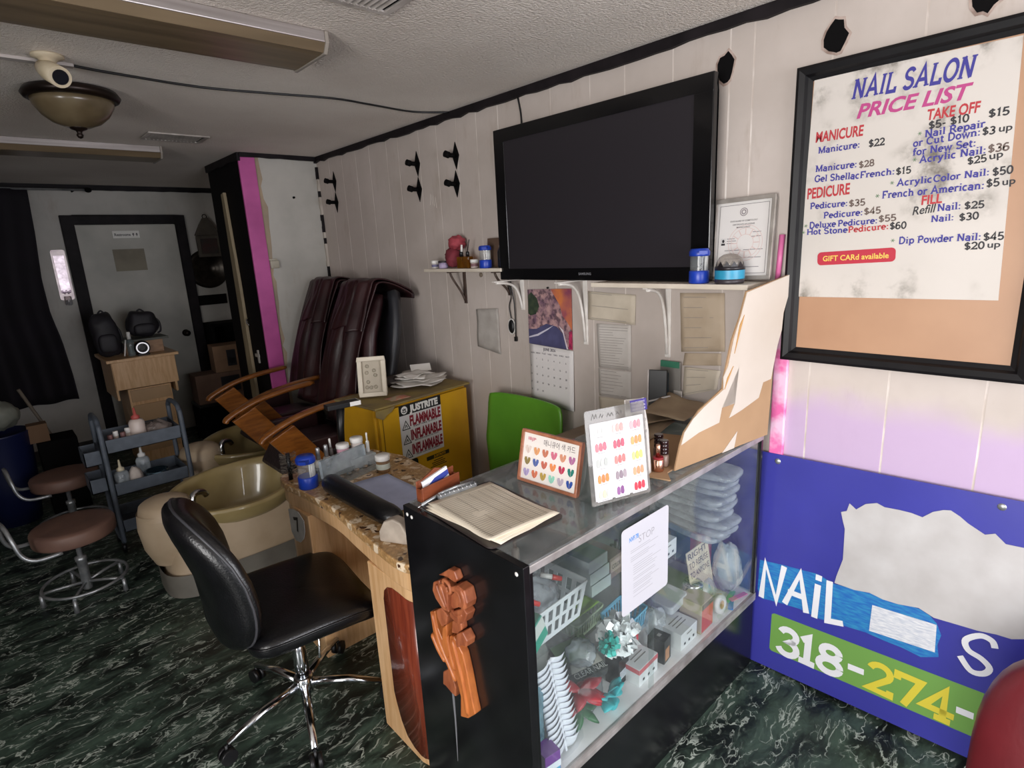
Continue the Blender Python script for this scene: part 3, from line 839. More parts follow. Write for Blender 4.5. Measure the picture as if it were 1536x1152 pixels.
# ------------------------------------------------------------ gold foot-spa tubs
def make_tub(label):
    t = thing('foot_spa', label, 'foot spa', (0, 0, 0), 0, 'gold foot spa tubs')
    mb = MB()
    def rim(a, k, z):   # teardrop ring: wide at the chair end, open dip on the sides
        c, s = math.cos(a), math.sin(a)
        x = .34 * c * k; y = .24 * s * k * (1 + .10 * c)
        return Vector((x, y, z + (.05 * max(0, c) ** 2 + .055 * max(0, s) - .03 * max(0, -s)) * max(0, (z - .22) / .23)))
    prof = [(.88, .34), (.96, .36), (1.0, .38), (1.05, .415), (1.07, .435), (1.04, .452), (.95, .452), (.87, .43), (.80, .36), (.66, .27), (.40, .24), (.02, .235)]
    def fn(u, v):
        i = v * (len(prof) - 1); j = min(int(i), len(prof) - 2); f = i - j
        k = prof[j][0] * (1 - f) + prof[j + 1][0] * f; z = prof[j][1] * (1 - f) + prof[j + 1][1] * f
        return rim(2 * PI * u, k, z)
    mb.grid(fn, 48, 41, closeu=True)
    obj('basin', mb, GOLD, t, local=True)
    mb = MB()
    def basefn(u, v):
        a = 2 * PI * u; c, s = math.cos(a), math.sin(a)
        k = 1.0 - .16 * v
        return Vector((-.02 + .40 * math.copysign(abs(c) ** .6, c) * k, .215 * math.copysign(abs(s) ** .6, s) * (k if s > 0 else 1.02 - .10 * v), .005 + .345 * v))
    mb.grid(basefn, 48, 6, closeu=True); 
    obj('plinth', mb, CREAM, t, local=True)
    mb = MB(); mb.grid(lambda u, v: Vector((-.02 + .405 * math.copysign(abs(math.cos(2 * PI * u)) ** .6, math.cos(2 * PI * u)), .235 * math.copysign(abs(math.sin(2 * PI * u)) ** .6, math.sin(2 * PI * u)) * (1 - .06 * v), .003 + .12 * v)), 48, 4, closeu=True)
    obj('plinth_base', mb, mat('grey_plinth', '77736a', .6, '66625a', 6), t, local=True)
    mb = MB()
    def cover(u, v):
        a = 2 * PI * u; c, s = math.cos(a), math.sin(a)
        r = v
        return Vector((-.35 + .13 * c * r, .14 * s * r, .445 + .065 * (1 - r * r) ** .5 if r < 1 else .42))
    mb.grid(cover, 32, 10, closeu=True); mb.lathe([(.09, .16), (.125, .25), (.138, .36), (.13, .445)], (-.35, 0, 0), 32, close=False)
    obj('control_cover', mb, CREAM, t, local=True, label='beige rounded cover at the foot of the tub')
    mb = MB(); mb.tube(smoothpath([(-.235, -.07, .36), (-.235, -.07, .465), (-.215, -.055, .492), (-.175, -.03, .482), (-.155, -.02, .455)], 4), [.017] * 17, 12)
    mb.tube([(-.235, -.07, .36), (-.235, -.07, .40)], .024, 12)
    obj('faucet', mb, CHROME, t, local=True)
    return t
tb = make_tub('gold acrylic foot spa tub with chrome spout, in front of the nearer massage chair')
tb.matrix_basis = T(.855, 3.28, 0) @ RZ(0)
tb2 = dup(tb, (1.24, 4.10, 0), 0, 'gold acrylic foot spa tub farther back, partly behind the grey trolley')
# ------------------------------------------------------------ strokes for slab-serif lettering: unit cap height
def _E(cx, cy, rx, ry, a0, a1, n=14): return arc(cx, cy, rx, ry, a0, a1, n)
def _glyphs():
    G = {}
    def g(ch, adv, strokes, serifs=()): G[ch] = (adv, strokes, serifs)
    g('N', .98, [[(.18, 0), (.18, 1)], [(.18, 1), (.78, 0)], [(.78, 0), (.78, 1)]], [(.18, 0), (.18, 1), (.78, 1)])
    g('A', .98, [[(.12, 0), (.48, 1), (.84, 0)], [(.25, .34), (.71, .34)]], [(.12, 0), (.84, 0)])
    g('I', .46, [[(.23, 0), (.23, 1)]], [(.23, 0), (.23, 1)])
    g('L', .80, [[(.18, 1), (.18, .03), (.70, .03), (.70, .25)]], [(.18, 1)])
    g('S', .78, [_E(.38, .74, .26, .23, 20, 250) + _E(.38, .26, .28, .23, 75, -160)])
    g('O', .98, [_E(.49, .5, .37, .47, 0, 360, 24)])
    g('P', .80, [[(.18, 0), (.18, 1)], [(.18, .97), (.42, .97)] + _E(.42, .72, .26, .25, 90, -90) + [(.18, .47)]], [(.18, 0), (.10, 1)])
    g('R', .90, [[(.18, 0), (.18, 1)], [(.18, .97), (.42, .97)] + _E(.42, .74, .25, .23, 90, -90) + [(.18, .51)], [(.46, .50), (.78, 0)]], [(.18, 0), (.10, 1), (.80, 0)])
    g('C', .92, [_E(.50, .5, .38, .47, 45, 315)] + [[(.77, .70), (.77, .95)]])
    g('E', .82, [[(.70, .2), (.70, .03), (.18, .03), (.18, .97), (.68, .97), (.68, .8)], [(.18, .5), (.52, .5)]], [])
    g('T', .84, [[(.42, 0), (.42, .97)], [(.06, .78), (.06, .97), (.78, .97), (.78, .78)]], [(.42, 0)])
    g('D', .94, [[(.18, 0), (.18, 1)], [(.10, .97), (.42, .97)] + _E(.42, .5, .38, .47, 90, -90) + [(.10, .03)]], [])
    g('F', .78, [[(.18, 0), (.18, .97), (.68, .97), (.68, .78)], [(.18, .5), (.54, .5)]], [(.18, 0)])
    g('G', .98, [_E(.50, .5, .38, .47, 45, 340) + [(.86, .42), (.62, .42)]] + [[(.77, .70), (.77, .95)]])
    g('H', 1.0, [[(.18, 0), (.18, 1)], [(.82, 0), (.82, 1)], [(.18, .5), (.82, .5)]], [(.18, 0), (.18, 1), (.82, 0), (.82, 1)])
    g('M', 1.12, [[(.18, 0), (.18, 1)], [(.18, 1), (.56, .1), (.94, 1)], [(.94, 1), (.94, 0)]], [(.18, 0), (.10, 1), (1.02, 1), (.94, 0)])
    x = .66
    g('a', .72, [_E(.32, .20, .22, .17, 0, 360), [(.12, .54)] + _E(.32, .45, .22, .18, 130, 0) + [(.54, 0), (.64, 0)]])
    g('c', .64, [_E(.35, .33, .25, .30, 50, 310)])
    g('d', .76, [_E(.34, .33, .24, .30, 0, 360), [(.58, 1), (.58, 0)]], [(.64, .03), (.52, .97)])
    g('e', .68, [[(.10, .35), (.58, .35)] + _E(.34, .33, .25, .30, 5, 310)])
    g('f', .48, [[(.22, 0), (.22, .8)] + _E(.38, .8, .16, .16, 180, 40), [(.06, .62), (.44, .62)]], [(.22, 0)])
    g('h', .80, [[(.18, 0), (.18, 1)], _E(.39, .40, .21, .22, 180, 0) + [(.60, 0)]], [(.18, 0), (.12, .97), (.60, 0)])
    g('i', .40, [[(.20, 0), (.20, x)], [(.20, .84), (.20, .98)]], [(.20, 0), (.14, .63)])
    g('l', .40, [[(.20, 0), (.20, 1)]], [(.20, 0), (.14, .97)])
    g('m', 1.14, [[(.18, 0), (.18, x)], _E(.365, .42, .185, .20, 180, 0) + [(.55, 0)], _E(.735, .42, .185, .20, 180, 0) + [(.92, 0)]], [(.18, 0), (.12, .63), (.55, 0), (.92, 0)])
    g('n', .80, [[(.18, 0), (.18, x)], _E(.39, .41, .21, .21, 180, 0) + [(.60, 0)]], [(.18, 0), (.12, .63), (.60, 0)])
    g('o', .70, [_E(.35, .33, .25, .30, 0, 360)])
    g('p', .76, [[(.18, -.28), (.18, x)], _E(.42, .33, .24, .30, 0, 360)], [(.18, -.28), (.12, .63)])
    g('r', .56, [[(.18, 0), (.18, x)], _E(.38, .42, .20, .20, 180, 40)], [(.18, 0), (.12, .63)])
    g('s', .58, [_E(.28, .48, .18, .15, 30, 260, 10) + _E(.28, .18, .20, .15, 80, -150, 10)])
    g('t', .48, [[(.20, .86), (.20, .2)] + _E(.36, .2, .16, .17, 180, 300), [(.05, .63), (.42, .63)]])
    g('u', .80, [[(.18, x), (.18, .24)] + _E(.38, .24, .20, .21, 180, 360) + [(.58, x)], [(.58, x), (.58, 0)]], [(.12, .63), (.52, .63), (.64, .03)])
    g('w', 1.0, [[(.10, x), (.30, 0), (.50, .6), (.70, 0), (.90, x)]], [(.10, .63), (.90, .63)])
    g('x', .74, [[(.12, 0), (.62, x)], [(.12, x), (.62, 0)]], [(.12, .03), (.62, .03), (.12, .63), (.62, .63)])
    g('y', .74, [[(.12, x), (.37, .04)], [(.62, x), (.32, -.14), (.18, -.27), (.08, -.22)]], [(.12, .63), (.62, .63)])
    g('0', .76, [_E(.38, .5, .27, .47, 0, 360, 20)])
    g('1', .56, [[(.12, .8), (.30, .97), (.30, 0)]], [(.30, 0)])
    g('2', .74, [_E(.36, .70, .26, .27, 165, -30) + [(.12, .06), (.64, .06), (.64, .22)]])
    g('3', .74, [_E(.34, .74, .24, .23, 150, -90) + _E(.34, .27, .28, .24, 90, -150)])
    g('4', .78, [[(.52, 0), (.52, 1), (.08, .28), (.70, .28)]], [(.52, 0)])
    g('5', .74, [[(.62, .96), (.20, .96), (.15, .52)] + _E(.36, .30, .27, .27, 120, -150)])
    g('6', .76, [[(.60, .92)] + _E(.42, .5, .30, .46, 100, 200, 8) + _E(.38, .30, .26, .27, 180, -180, 20)])
    g('7', .72, [[(.10, .78), (.10, .96), (.64, .96), (.32, 0)]])
    g('8', .76, [_E(.38, .74, .22, .23, 0, 360, 18), _E(.38, .26, .27, .24, 0, 360, 18)])
    g('$', .76, [_E(.38, .70, .24, .20, 20, 260) + _E(.38, .29, .26, .20, 80, -160), [(.38, -.08), (.38, 1.08)]])
    g(':', .36, [[(.18, .0), (.18, .16)], [(.18, .48), (.18, .64)]])
    g('-', .50, [[(.08, .40), (.42, .40)]])
    g('*', .60, [[(.3 - .28 * math.cos(a), .36 - .28 * math.sin(a)), (.3 + .28 * math.cos(a), .36 + .28 * math.sin(a))] for a in (0, PI / 3, 2 * PI / 3)])
    g(' ', .40, [])
    return G
GLYPH = _glyphs()
def slab(mb, body, M, w, cap, wt=.17, shear=0.0):
    """slab-serif lettering of stroke weight wt (of the cap height), fitted to width w"""
    tot = sum(GLYPH[c][0] for c in body)
    kx, x = w / tot, 0.0
    S = M @ Matrix(((kx, cap * shear, 0, 0), (0, cap, 0, 0), (0, 0, 1, 0), (0, 0, 0, 1)))
    for c in body:
        adv, st, se = GLYPH[c]
        for pl in st:
            mb.stroke([(px + x, py) for px, py in pl], wt if c != '*' else .08, S)
        for px, py in se:
            yy = py + (.035 if py <= 0 else -.035 if py >= 1 else 0)
            mb.stroke([(px + x - .16, yy), (px + x + .16, yy)], .075, S)
        x += adv
PRICE_TEXT = [
('NAIL SALON', 0.6817, 2.0535, 0.3848, 2.0503, 0.0534, 'b', 'ital'),
('PRICE LIST', 0.6623, 1.9963, 0.3812, 1.9979, 0.0375, 'm', 'ital'),
('TAKE OFF', 0.4801, 1.9589, 0.3604, 1.9584, 0.0269, 'r', 'cond'),
('$5- $10', 0.4737, 1.9335, 0.3809, 1.9382, 0.0198, 'k', 'serif'),
('$15', 0.3418, 1.9404, 0.2971, 1.9404, 0.0194, 'k', 'serif'),
('Nail Repair', 0.4804, 1.9132, 0.3446, 1.9179, 0.019, 'b', 'serif'),
('*', 0.4983, 1.9188, 0.4874, 1.9188, 0.0191, 'g', 'serif'),
('or Cut Down:', 0.5068, 1.8915, 0.3524, 1.8982, 0.0194, 'b', 'serif'),
('$3', 0.3502, 1.8978, 0.3212, 1.8973, 0.0189, 'k', 'serif'),
('up', 0.3146, 1.9004, 0.2868, 1.901, 0.0168, 'k', 'sans'),
('for New Set:', 0.5057, 1.8671, 0.3592, 1.8716, 0.0195, 'b', 'serif'),
('Acrylic Nail:', 0.4871, 1.8445, 0.3353, 1.8502, 0.0194, 'b', 'serif'),
('$36', 0.3328, 1.8507, 0.2867, 1.8512, 0.0198, 'n', 'serif'),
('*', 0.5039, 1.8485, 0.4929, 1.8489, 0.0196, 'g', 'serif'),
('$25', 0.3736, 1.8252, 0.3311, 1.8291, 0.0186, 'k', 'serif'),
('up', 0.3262, 1.8327, 0.2976, 1.8364, 0.0173, 'k', 'sans'),
('MANICURE', 0.7768, 1.9455, 0.6398, 1.9449, 0.0295, 'r', 'cond'),
('Manicure:', 0.7667, 1.9101, 0.6458, 1.9109, 0.0195, 'b', 'serif'),
('$22', 0.6231, 1.908, 0.5796, 1.9085, 0.0202, 'k', 'serif'),
('Manicure:', 0.7711, 1.8545, 0.6495, 1.8545, 0.0197, 'b', 'serif'),
('$28', 0.6446, 1.8505, 0.6014, 1.8532, 0.0187, 'n', 'serif'),
('Gel Shellac', 0.7726, 1.8236, 0.6398, 1.8204, 0.0199, 'b', 'serif'),
('French:', 0.6389, 1.8203, 0.5457, 1.8211, 0.0189, 'b', 'serif'),
('$15', 0.5434, 1.8189, 0.5041, 1.8199, 0.0191, 'k', 'serif'),
('Acrylic', 0.5383, 1.7861, 0.4493, 1.7882, 0.0192, 'b', 'serif'),
('Color Nail:', 0.4481, 1.7881, 0.3217, 1.7924, 0.0184, 'b', 'serif'),
('$50', 0.3161, 1.7896, 0.272, 1.792, 0.0199, 'k', 'serif'),
('*', 0.556, 1.7903, 0.5443, 1.7905, 0.0193, 'g', 'serif'),
('French or American:', 0.5736, 1.7542, 0.3288, 1.7582, 0.0205, 'b', 'serif'),
('$5', 0.3263, 1.7614, 0.2969, 1.7626, 0.02, 'k', 'serif'),
('up', 0.2914, 1.7628, 0.2644, 1.765, 0.0172, 'k', 'sans'),
('*', 0.5916, 1.7558, 0.5791, 1.7567, 0.0196, 'g', 'serif'),
('PEDICURE', 0.791, 1.7728, 0.6635, 1.7774, 0.0317, 'r', 'cond'),
('Pedicure:', 0.7799, 1.7394, 0.6666, 1.7407, 0.0192, 'b', 'serif'),
('$35', 0.664, 1.738, 0.6169, 1.7391, 0.0194, 'n', 'serif'),
('Pedicure:', 0.7362, 1.7071, 0.6214, 1.7095, 0.019, 'b', 'serif'),
('$45', 0.6191, 1.7103, 0.5721, 1.7119, 0.0192, 'n', 'serif'),
('Deluxe', 0.7784, 1.6777, 0.6963, 1.6794, 0.0194, 'b', 'serif'),
('Pedicure:', 0.6913, 1.6791, 0.5786, 1.6826, 0.0188, 'b', 'serif'),
('$55', 0.5771, 1.6855, 0.5293, 1.6874, 0.0189, 'n', 'serif'),
('*', 0.7957, 1.6797, 0.7828, 1.6801, 0.0185, 'g', 'serif'),
('Hot Stone', 0.7851, 1.6574, 0.6603, 1.6593, 0.0185, 'b', 'serif'),
('Pedicure:', 0.6592, 1.6582, 0.547, 1.6639, 0.0186, 'r', 'serif'),
('$60', 0.5455, 1.6623, 0.5012, 1.6628, 0.0198, 'k', 'serif'),
('*', 0.8024, 1.6588, 0.7895, 1.6593, 0.0186, 'g', 'serif'),
('FILL', 0.4705, 1.7279, 0.4208, 1.7298, 0.0246, 'r', 'cond'),
('Refill', 0.4899, 1.7001, 0.4318, 1.7053, 0.023, 'k', 'ital'),
('Nail:', 0.4304, 1.7065, 0.375, 1.7087, 0.0196, 'b', 'serif'),
('$25', 0.3684, 1.7073, 0.3231, 1.7081, 0.019, 'k', 'serif'),
('Nail:', 0.4423, 1.677, 0.388, 1.6791, 0.018, 'b', 'serif'),
('$30', 0.3765, 1.6761, 0.3315, 1.679, 0.0193, 'k', 'serif'),
('Dip Powder Nail:', 0.5178, 1.6182, 0.3208, 1.6218, 0.0197, 'b', 'serif'),
('$45', 0.3169, 1.6198, 0.2715, 1.6211, 0.0199, 'k', 'serif'),
('*', 0.5392, 1.6219, 0.5269, 1.6224, 0.019, 'g', 'serif'),
('$20', 0.3566, 1.5961, 0.3104, 1.5979, 0.0194, 'k', 'serif'),
('up', 0.3048, 1.6, 0.277, 1.6013, 0.0163, 'k', 'sans'),
('GIFT CARd available', 0.728, 1.5703, 0.5393, 1.5774, 0.0163, 'y', 'sans')
]
INK = {'b': flat('38348c'), 'm': flat('b4407f'), 'r': flat('b23038'), 'k': flat('2c2a2e'), 'n': flat('66564f'), 'g': flat('5d7a5a'), 'y': flat('e8c35a')}
# ------------------------------------------------------------ framed price board
pb = thing('price_board', 'large black framed nail salon price list board screwed to the wall above the blue sign', 'price board', (W, .5, 1.22))
kB = .9934
def sy(y): return y * kB
def sz(z): return CAM_Z + (z - CAM_Z) * kB
y0, y1, z0, z1 = .172, .836, 1.234, 2.172
mb = MB()
for a in (0,):
    prof = [(0, 0), (.045, 0), (.045, .008), (.032, .014), (.026, .026), (.010, .032), (0, .026)]
def moulding(mb, y0, y1, z0, z1, x, prof):
    """picture-frame moulding with mitred corners; prof = (inwards, out from the wall)"""
    rings = []
    for d, h in prof:
        rings.append([mb.v((x - h, y1 - d, z1 - d)), mb.v((x - h, y0 + d, z1 - d)), mb.v((x - h, y0 + d, z0 + d)), mb.v((x - h, y1 - d, z0 + d))])
    n = len(rings)
    for i in range(n):
        A, B = rings[i], rings[(i + 1) % n]
        for k in range(4):
            mb.f([A[k], B[k], B[(k + 1) % 4], A[(k + 1) % 4]])
moulding(mb, y0, y1, z0, z1, W - .0005, prof)
obj('frame', mb, mat('black_frame_moulding', '0e0d0f', .45, '151416', 10, spec=.25), pb)
obj('backing', MB().box(W - .007, W - .0015, y0 + .03, y1 - .03, z0 + .03, z1 - .03), mat('tan_backing_board', 'b78f70', .45, 'a57d60', 3.5, contrast=.5), pb)
PF = frame((W - .0078, 0, 0), (0, -1, 0), (0, 0, 1))
def paper_material():
    m, N, L, b = nodes('stained_price_paper')
    tc = N.new('ShaderNodeTexCoord'); O = tc.outputs['Object']
    sp = N.new('ShaderNodeSeparateXYZ'); L.new(O, sp.inputs[0])
    dirt = nrange(N, L, nnoise(N, L, O, 8.5, 6, .62), .44, .62)
    fine = nrange(N, L, nnoise(N, L, O, 30, 4, .6), .3, .7, .35, 1)
    edge = nrange(N, L, nnoise(N, L, O, 3.6, 2), .42, .56)
    f = nmath(N, L, 'MULTIPLY', nmath(N, L, 'MULTIPLY', dirt, fine), nmath(N, L, 'MULTIPLY', edge, .95))
    c = nmix(N, L, nrange(N, L, nnoise(N, L, O, 1.7, 3), .3, .7), lin('cec7c0'), lin('c6bfb7'))
    L.new(nmix(N, L, f, c, lin('5f584c')), b.inputs['Base Color'])
    b.inputs['Roughness'].default_value = .55
    return m
M_PAPERP = paper_material()
pp = [(sy(y), sz(z)) for y, z in ((.7928, 2.1342), (.2912, 2.1256), (.2648, 1.4563), (.8048, 1.4521))]
mb = MB().prism([(-y, z) for y, z in reversed(pp)], PF @ T(0, 0, .0002), .0012)
sheet = obj('price_sheet', mb, M_PAPERP, pb)
for body, ya, za, yb, zb, cap, col, sty in PRICE_TEXT:
    A = Vector((-sy(ya), sz(za))); B = Vector((-sy(yb), sz(zb))); d = B - A
    Mx = PF @ T(A.x, A.y, .0018) @ Matrix.Rotation(math.atan2(d.y, d.x), 4, 'Z')
    mb = MB()
    if sty == 'serif': slab(mb, body, Mx, d.length, cap, .20)
    elif sty == 'ital' and col == 'b': slab(mb, body, Mx, d.length, cap, .19, .12)
    elif sty == 'ital': mb.text(body, Mx, d.length, cap, .03 if col == 'm' else .015, .25)
    elif sty == 'cond': mb.text(body, Mx, d.length, cap, .03, .05)
    else: mb.text(body, Mx @ (T(0, 0, .0012) if col == 'y' else T()), d.length, cap, .02)
    obj('asterisk' if body == '*' else 'lettering', mb, INK[col], sheet, label=dict(b='blue', m='magenta', r='red', k='black', n='faded brown', g='green', y='yellow')[col] + ' print')
pill = [(sy(y), sz(z)) for y, z in ((.7456, 1.5978), (.5265, 1.6086), (.5229, 1.5686), (.7395, 1.5557))]
cx = sum(p[0] for p in pill) / 4; cz = sum(p[1] for p in pill) / 4
mb = MB().prism(rrect(.222, .042, .012), PF @ T(-cx, cz, .0015) @ RZ(2.5), .0008)
obj('gift_card_label', mb, flat('b5283c'), sheet, label='red gift card label')

# ------------------------------------------------------------ blue shop sign leaning on the wall
sg = thing('shop_sign', 'blue shop sign board with torn white patch and phone number leaning on the lilac wall', 'sign', (2.02, .4, 0))
SF = frame((2.0, 0, .0), (0, -1, 0), (.0573, 0, 1))
def sp(name, polys, z, m, label=None, h=.0005):
    mb = MB()
    for pl in polys: mb.prism([(-y, v) for y, v in pl][::-1] if sum((pl[i][0] * pl[(i + 1) % len(pl)][1] - pl[(i + 1) % len(pl)][0] * pl[i][1]) for i in range(len(pl))) > 0 else [(-y, v) for y, v in pl][::1], SF @ T(0, 0, z), h)
    return obj(name, mb, m, sg, label=label)
mb = MB().prism([(-1.22, .006), (-.86, .006), (.35, .055), (.35, .913), (-.86, .877), (-1.22, .868)], SF @ T(0, 0, -.004), .004)
obj('board', mb, mat('sign_blue', '35368f', .3, '3a3b9a', 3), sg)
band = [(.8585,.4428),(.7738,.4552),(.6477,.4681),(.596,.4528),(.4843,.4651),(.4019,.4705),(.3394,.472),(.3129,.461),(.2935,.4436),(.278,.41),(.284,.3726),(.2762,.3337),(.3215,.3092),(.3748,.3157),(.4239,.3149),(.4811,.3183),(.5397,.3113),(.6261,.2994),(.6994,.3071),(.7787,.2984),(.8397,.287),(.8585,.3199)]
sp('brushed_band', [band], .0003, mat('brushed_blue_paint', '1d62b0', .4, '2f86b8', 30, stretch=(1, 1, 5)), 'light blue brushed paint band')
patch = [(.5972,.7241),(.5802,.733),(.5742,.7624),(.5524,.7473),(.5266,.7749),(.4946,.7881),(.472,.7805),(.4298,.7838),(.3988,.784),(.368,.7792),(.3438,.8047),(.3189,.8188),(.3005,.8234),(.2759,.811),(.2559,.7963),(.2131,.7747),(.1906,.7856),(.1643,.7624),(.1248,.7652),(.06,.72),(.0,.73),(-.1,.7),(-.1,.50),(.0,.485),(.0907,.4925),(.1167,.4792),(.151,.4774),(.1945,.4683),(.2404,.465),(.3028,.4599),(.3448,.4749),(.4011,.4627),(.4445,.4604),(.4845,.4672),(.53,.458),(.5933,.4577),(.5897,.4847),(.5751,.5555),(.5798,.667),(.5881,.6922)]
sp('torn_patch', [patch], .0011, mat('grey_white_adhesive', 'bfbdbc', .6, 'aca8a6', 9, contrast=.5), 'torn grey-white bare patch')
sp('white_block', [[(.4719,.4269),(.293,.4393),(.2874,.3446),(.4719,.3302)]], .0011, mat('white_brush_paint', 'dcdde0', .5, 'b9bfcb', 40, stretch=(1, 1, 5)), 'white painted rectangle')
mb = MB()
for st in ([(.8415,.295),(.836,.438),(.785,.302),(.767,.448)], [(.752,.308),(.708,.446),(.676,.305)], [(.742,.358),(.688,.358)], [(.6465,.30),(.6455,.425)], [(.645,.448),(.645,.462)], [(.6085,.4545),(.602,.305),(.556,.316)]):
    mb.stroke([(-y, v) for y, v in st], .021, SF @ T(0, 0, .0014), .004)
obj('lettering', mb, mat('white_sign_paint', 'dfe0e4', .45), sg, label='white hand painted letters NAiL'); mb = MB()
mb.stroke([(p.x, p.y) for p in smoothpath([(-.1484,.432,0),(-.158,.452,0),(-.186,.4554,0),(-.2177,.425,0),(-.208,.395,0),(-.175,.383,0),(-.153,.362,0),(-.165,.337,0),(-.195,.331,0),(-.2252,.366,0)], 5)], .017, SF @ T(0, 0, .0014))
obj('lettering', mb, mat('white_sign_paint', 'dfe0e4', .45), sg, label='white hand painted letter S')
gq = [(-.7955, .246), (-.1992 + .3, .2727 + .0135), (-.1974 + .3, .114 + .0135), (-.7930, .087)]
mb = MB().prism([(-.788,.2465),(.12,.286),(.12,.127),(-.787,.0865),(-.7945,.094),(-.7965,.239)][::-1], SF @ T(0, 0, .0003), .0006)
obj('number_band', mb, flat('6c9a4a', .4), sg, label='green band behind the phone number')
# slab digits 318-274- : white area code, yellow number
W0 = lambda lst, mb, w=.024: [mb.stroke(pl, w, SF @ T(0, 0, .0015)) for pl in lst]
def place(d, x, z, w, h): return [[(x + px * w, z + py * h) for px, py in pl] for pl in d]
D3 = [arc(.45, .74, .36, .22, 165, -80, 12) + arc(.45, .28, .42, .25, 80, -165, 12)]
D1 = [[(.2, .80), (.52, .95), (.52, .0)], [(.12, .055), (.92, .055)]]
D8 = [arc(.5, .74, .33, .20, 0, 360, 18), arc(.5, .27, .41, .23, 0, 360, 18)]
D2 = [arc(.46, .72, .38, .24, 165, -35, 12) + [(.12, .09), (.9, .09), (.9, .25)]]
D7 = [[(.1, .74), (.1, .93), (.92, .93), (.42, .0)]]
D4 = [[(.66, 0.0), (.66, .97), (.08, .27), (.98, .27)], [(.42, .05), (.90, .05)]]
mb = MB()
W0(place(D3, -.765, .096, .080, .112), mb); W0(place(D1, -.694, .099, .070, .112), mb); W0(place(D8, -.624, .103, .086, .112), mb)
W0([[(-.522, .165), (-.4717, .168)]], mb, .022); 
obj('lettering', mb, mat('white_sign_paint', 'dfe0e4'), sg, label='white digits 318')
mb = MB(); W0([[(-.2137, .182), (-.17, .184)]], mb, .022); obj('hyphen', mb, mat('white_sign_paint', 'dfe0e4'), sg)
mb = MB()
W0(place(D2, -.462, .112, .080, .112), mb, .021); W0(place(D7, -.383, .116, .080, .112), mb, .021); W0(place(D4, -.304, .120, .090, .112), mb, .021)
obj('lettering', mb, flat('d3c43e', .4), sg, label='yellow digits')
for y, v in ((.8235, .8512), (.1859, .8695)):
    mb = MB().lathe([(.011, 0), (.011, .0008), (.005, .002), (.001, .003)], SF @ Vector((-y, v, 0)), 12, RY(-90))
    obj('screw', mb, CHROMED, sg)

# ------------------------------------------------------------ television
tv = thing('television', 'large black flat screen television above the white shelf, its screen dark', 'television', (1.99, 1.63, 1.507))
TX = 1.955
obj('cabinet', MB().box(TX + .016, TX + .085, 1.10, 2.18, 1.53, 2.18), BLKPL, tv, bevel=.01)
mb = MB()
yo0, yo1, zo0, zo1 = 1.070, 2.203, 1.509, 2.208; yi0, yi1, zi0, zi1 = 1.145, 2.135, 1.562, 2.150
for a in ((yo0, yo1, zi1, zo1), (yo0, yo1, zo0, zi0), (yo0, yi0, zi0, zi1), (yi1, yo1, zi0, zi1)):
    mb.box(TX, TX + .03, *a)
obj('bezel', mb, mat('gloss_black_bezel', '0c0c0e', .16, spec=.5), tv, bevel=.003)
obj('screen', MB().box(TX + .004, TX + .012, yi0 - .002, yi1 + .002, zi0 - .002, zi1 + .002), mat('dark_screen', '29262a', .35, spec=.3), tv)
mb = MB(); F = frame((TX - .0006, 1.686, 1.533), (0, -1, 0), (0, 0, 1)); mb.text('SAMSUNG', F, .07, .010, .02)
obj('lettering', mb, flat('77777c'), tv, label='small grey maker name')
tag(obj('dangling_wire', MB().tube(smoothpath([(W - .006, 2.133, 2.352), (W - .005, 2.119, 2.28), (W - .01, 2.11, 2.2), (W - .02, 2.09, 2.05)], 4), .0045, 6), BLKPL), 'thin black cord running from the ceiling trim to behind the television', 'wire')

# ------------------------------------------------------------ shelves and brackets on the panelled wall
SHW = mat('white_shelf_edge', 'd9cfc0', .5, 'c5baa9', 6)
tag(obj('wall_shelf', MB().box(1.872, W - .001, .885, 1.55, 1.489, 1.507), SHW, bevel=.002), 'long white wall shelf under the television holding the certificate', 'shelf')
tag(obj('wall_shelf', MB().box(1.945, W - .001, 2.19, 2.862, 1.549, 1.566), SHW, bevel=.002), 'short pale wall shelf left of the television with small jars', 'shelf')
WBR = mat('white_bracket_paint', 'ece8e3', .5, 'cfc8c0', 9)
DBR = mat('rusty_dark_bracket', '3a2d28', .5, '57473e', 20)
def bracket(y, ztop, xo, h, m, label, name='shelf_bracket', curved=False, grp=None):
    t = thing(name, label, 'bracket', (W, y, ztop - h), 0, grp)
    F = frame((0, y, 0), (-1, 0, 0), (0, 0, 1))
    obj('upright', MB().box(W - .006, W, y - .013, y + .013, ztop - h, ztop), m, t, bevel=.002)
    obj('arm', MB().box(W - xo, W - .0065, y - .011, y + .011, ztop - .006, ztop), m, t, bevel=.002)
    if curved: pts = bez((W - xo * .85, y, ztop - .008), (W - xo * .7, y, ztop - .06), (W - .03, y, ztop - h * .55), (W - .007, y, ztop - h * .93), 10)
    else: pts = bez((W - xo * .9, y, ztop - .010), (W - xo * .35, y, ztop - .016), (W - .03, y, ztop - .02), (W - .010, y, ztop - h * .95), 12)
    obj('brace', MB().tube(pts, .0065, 8), m, t)
    return t
bracket(1.745, 1.5065, .20, .305, WBR, 'white shelf bracket with curved brace right of the calendar')
bracket(2.165, 1.5065, .20, .16, WBR, 'white shelf bracket under the left corner of the television')
bracket(1.305, 1.487, .17, .30, WBR, 'scuffed white bracket carrying the long shelf')
bracket(2.64, 1.548, .12, .185, DBR, 'dark rusty bracket under the short pale shelf', curved=True)
bracket(2.26, 1.548, .12, .13, DBR, 'dark curved bracket half hidden by the television corner', curved=True)

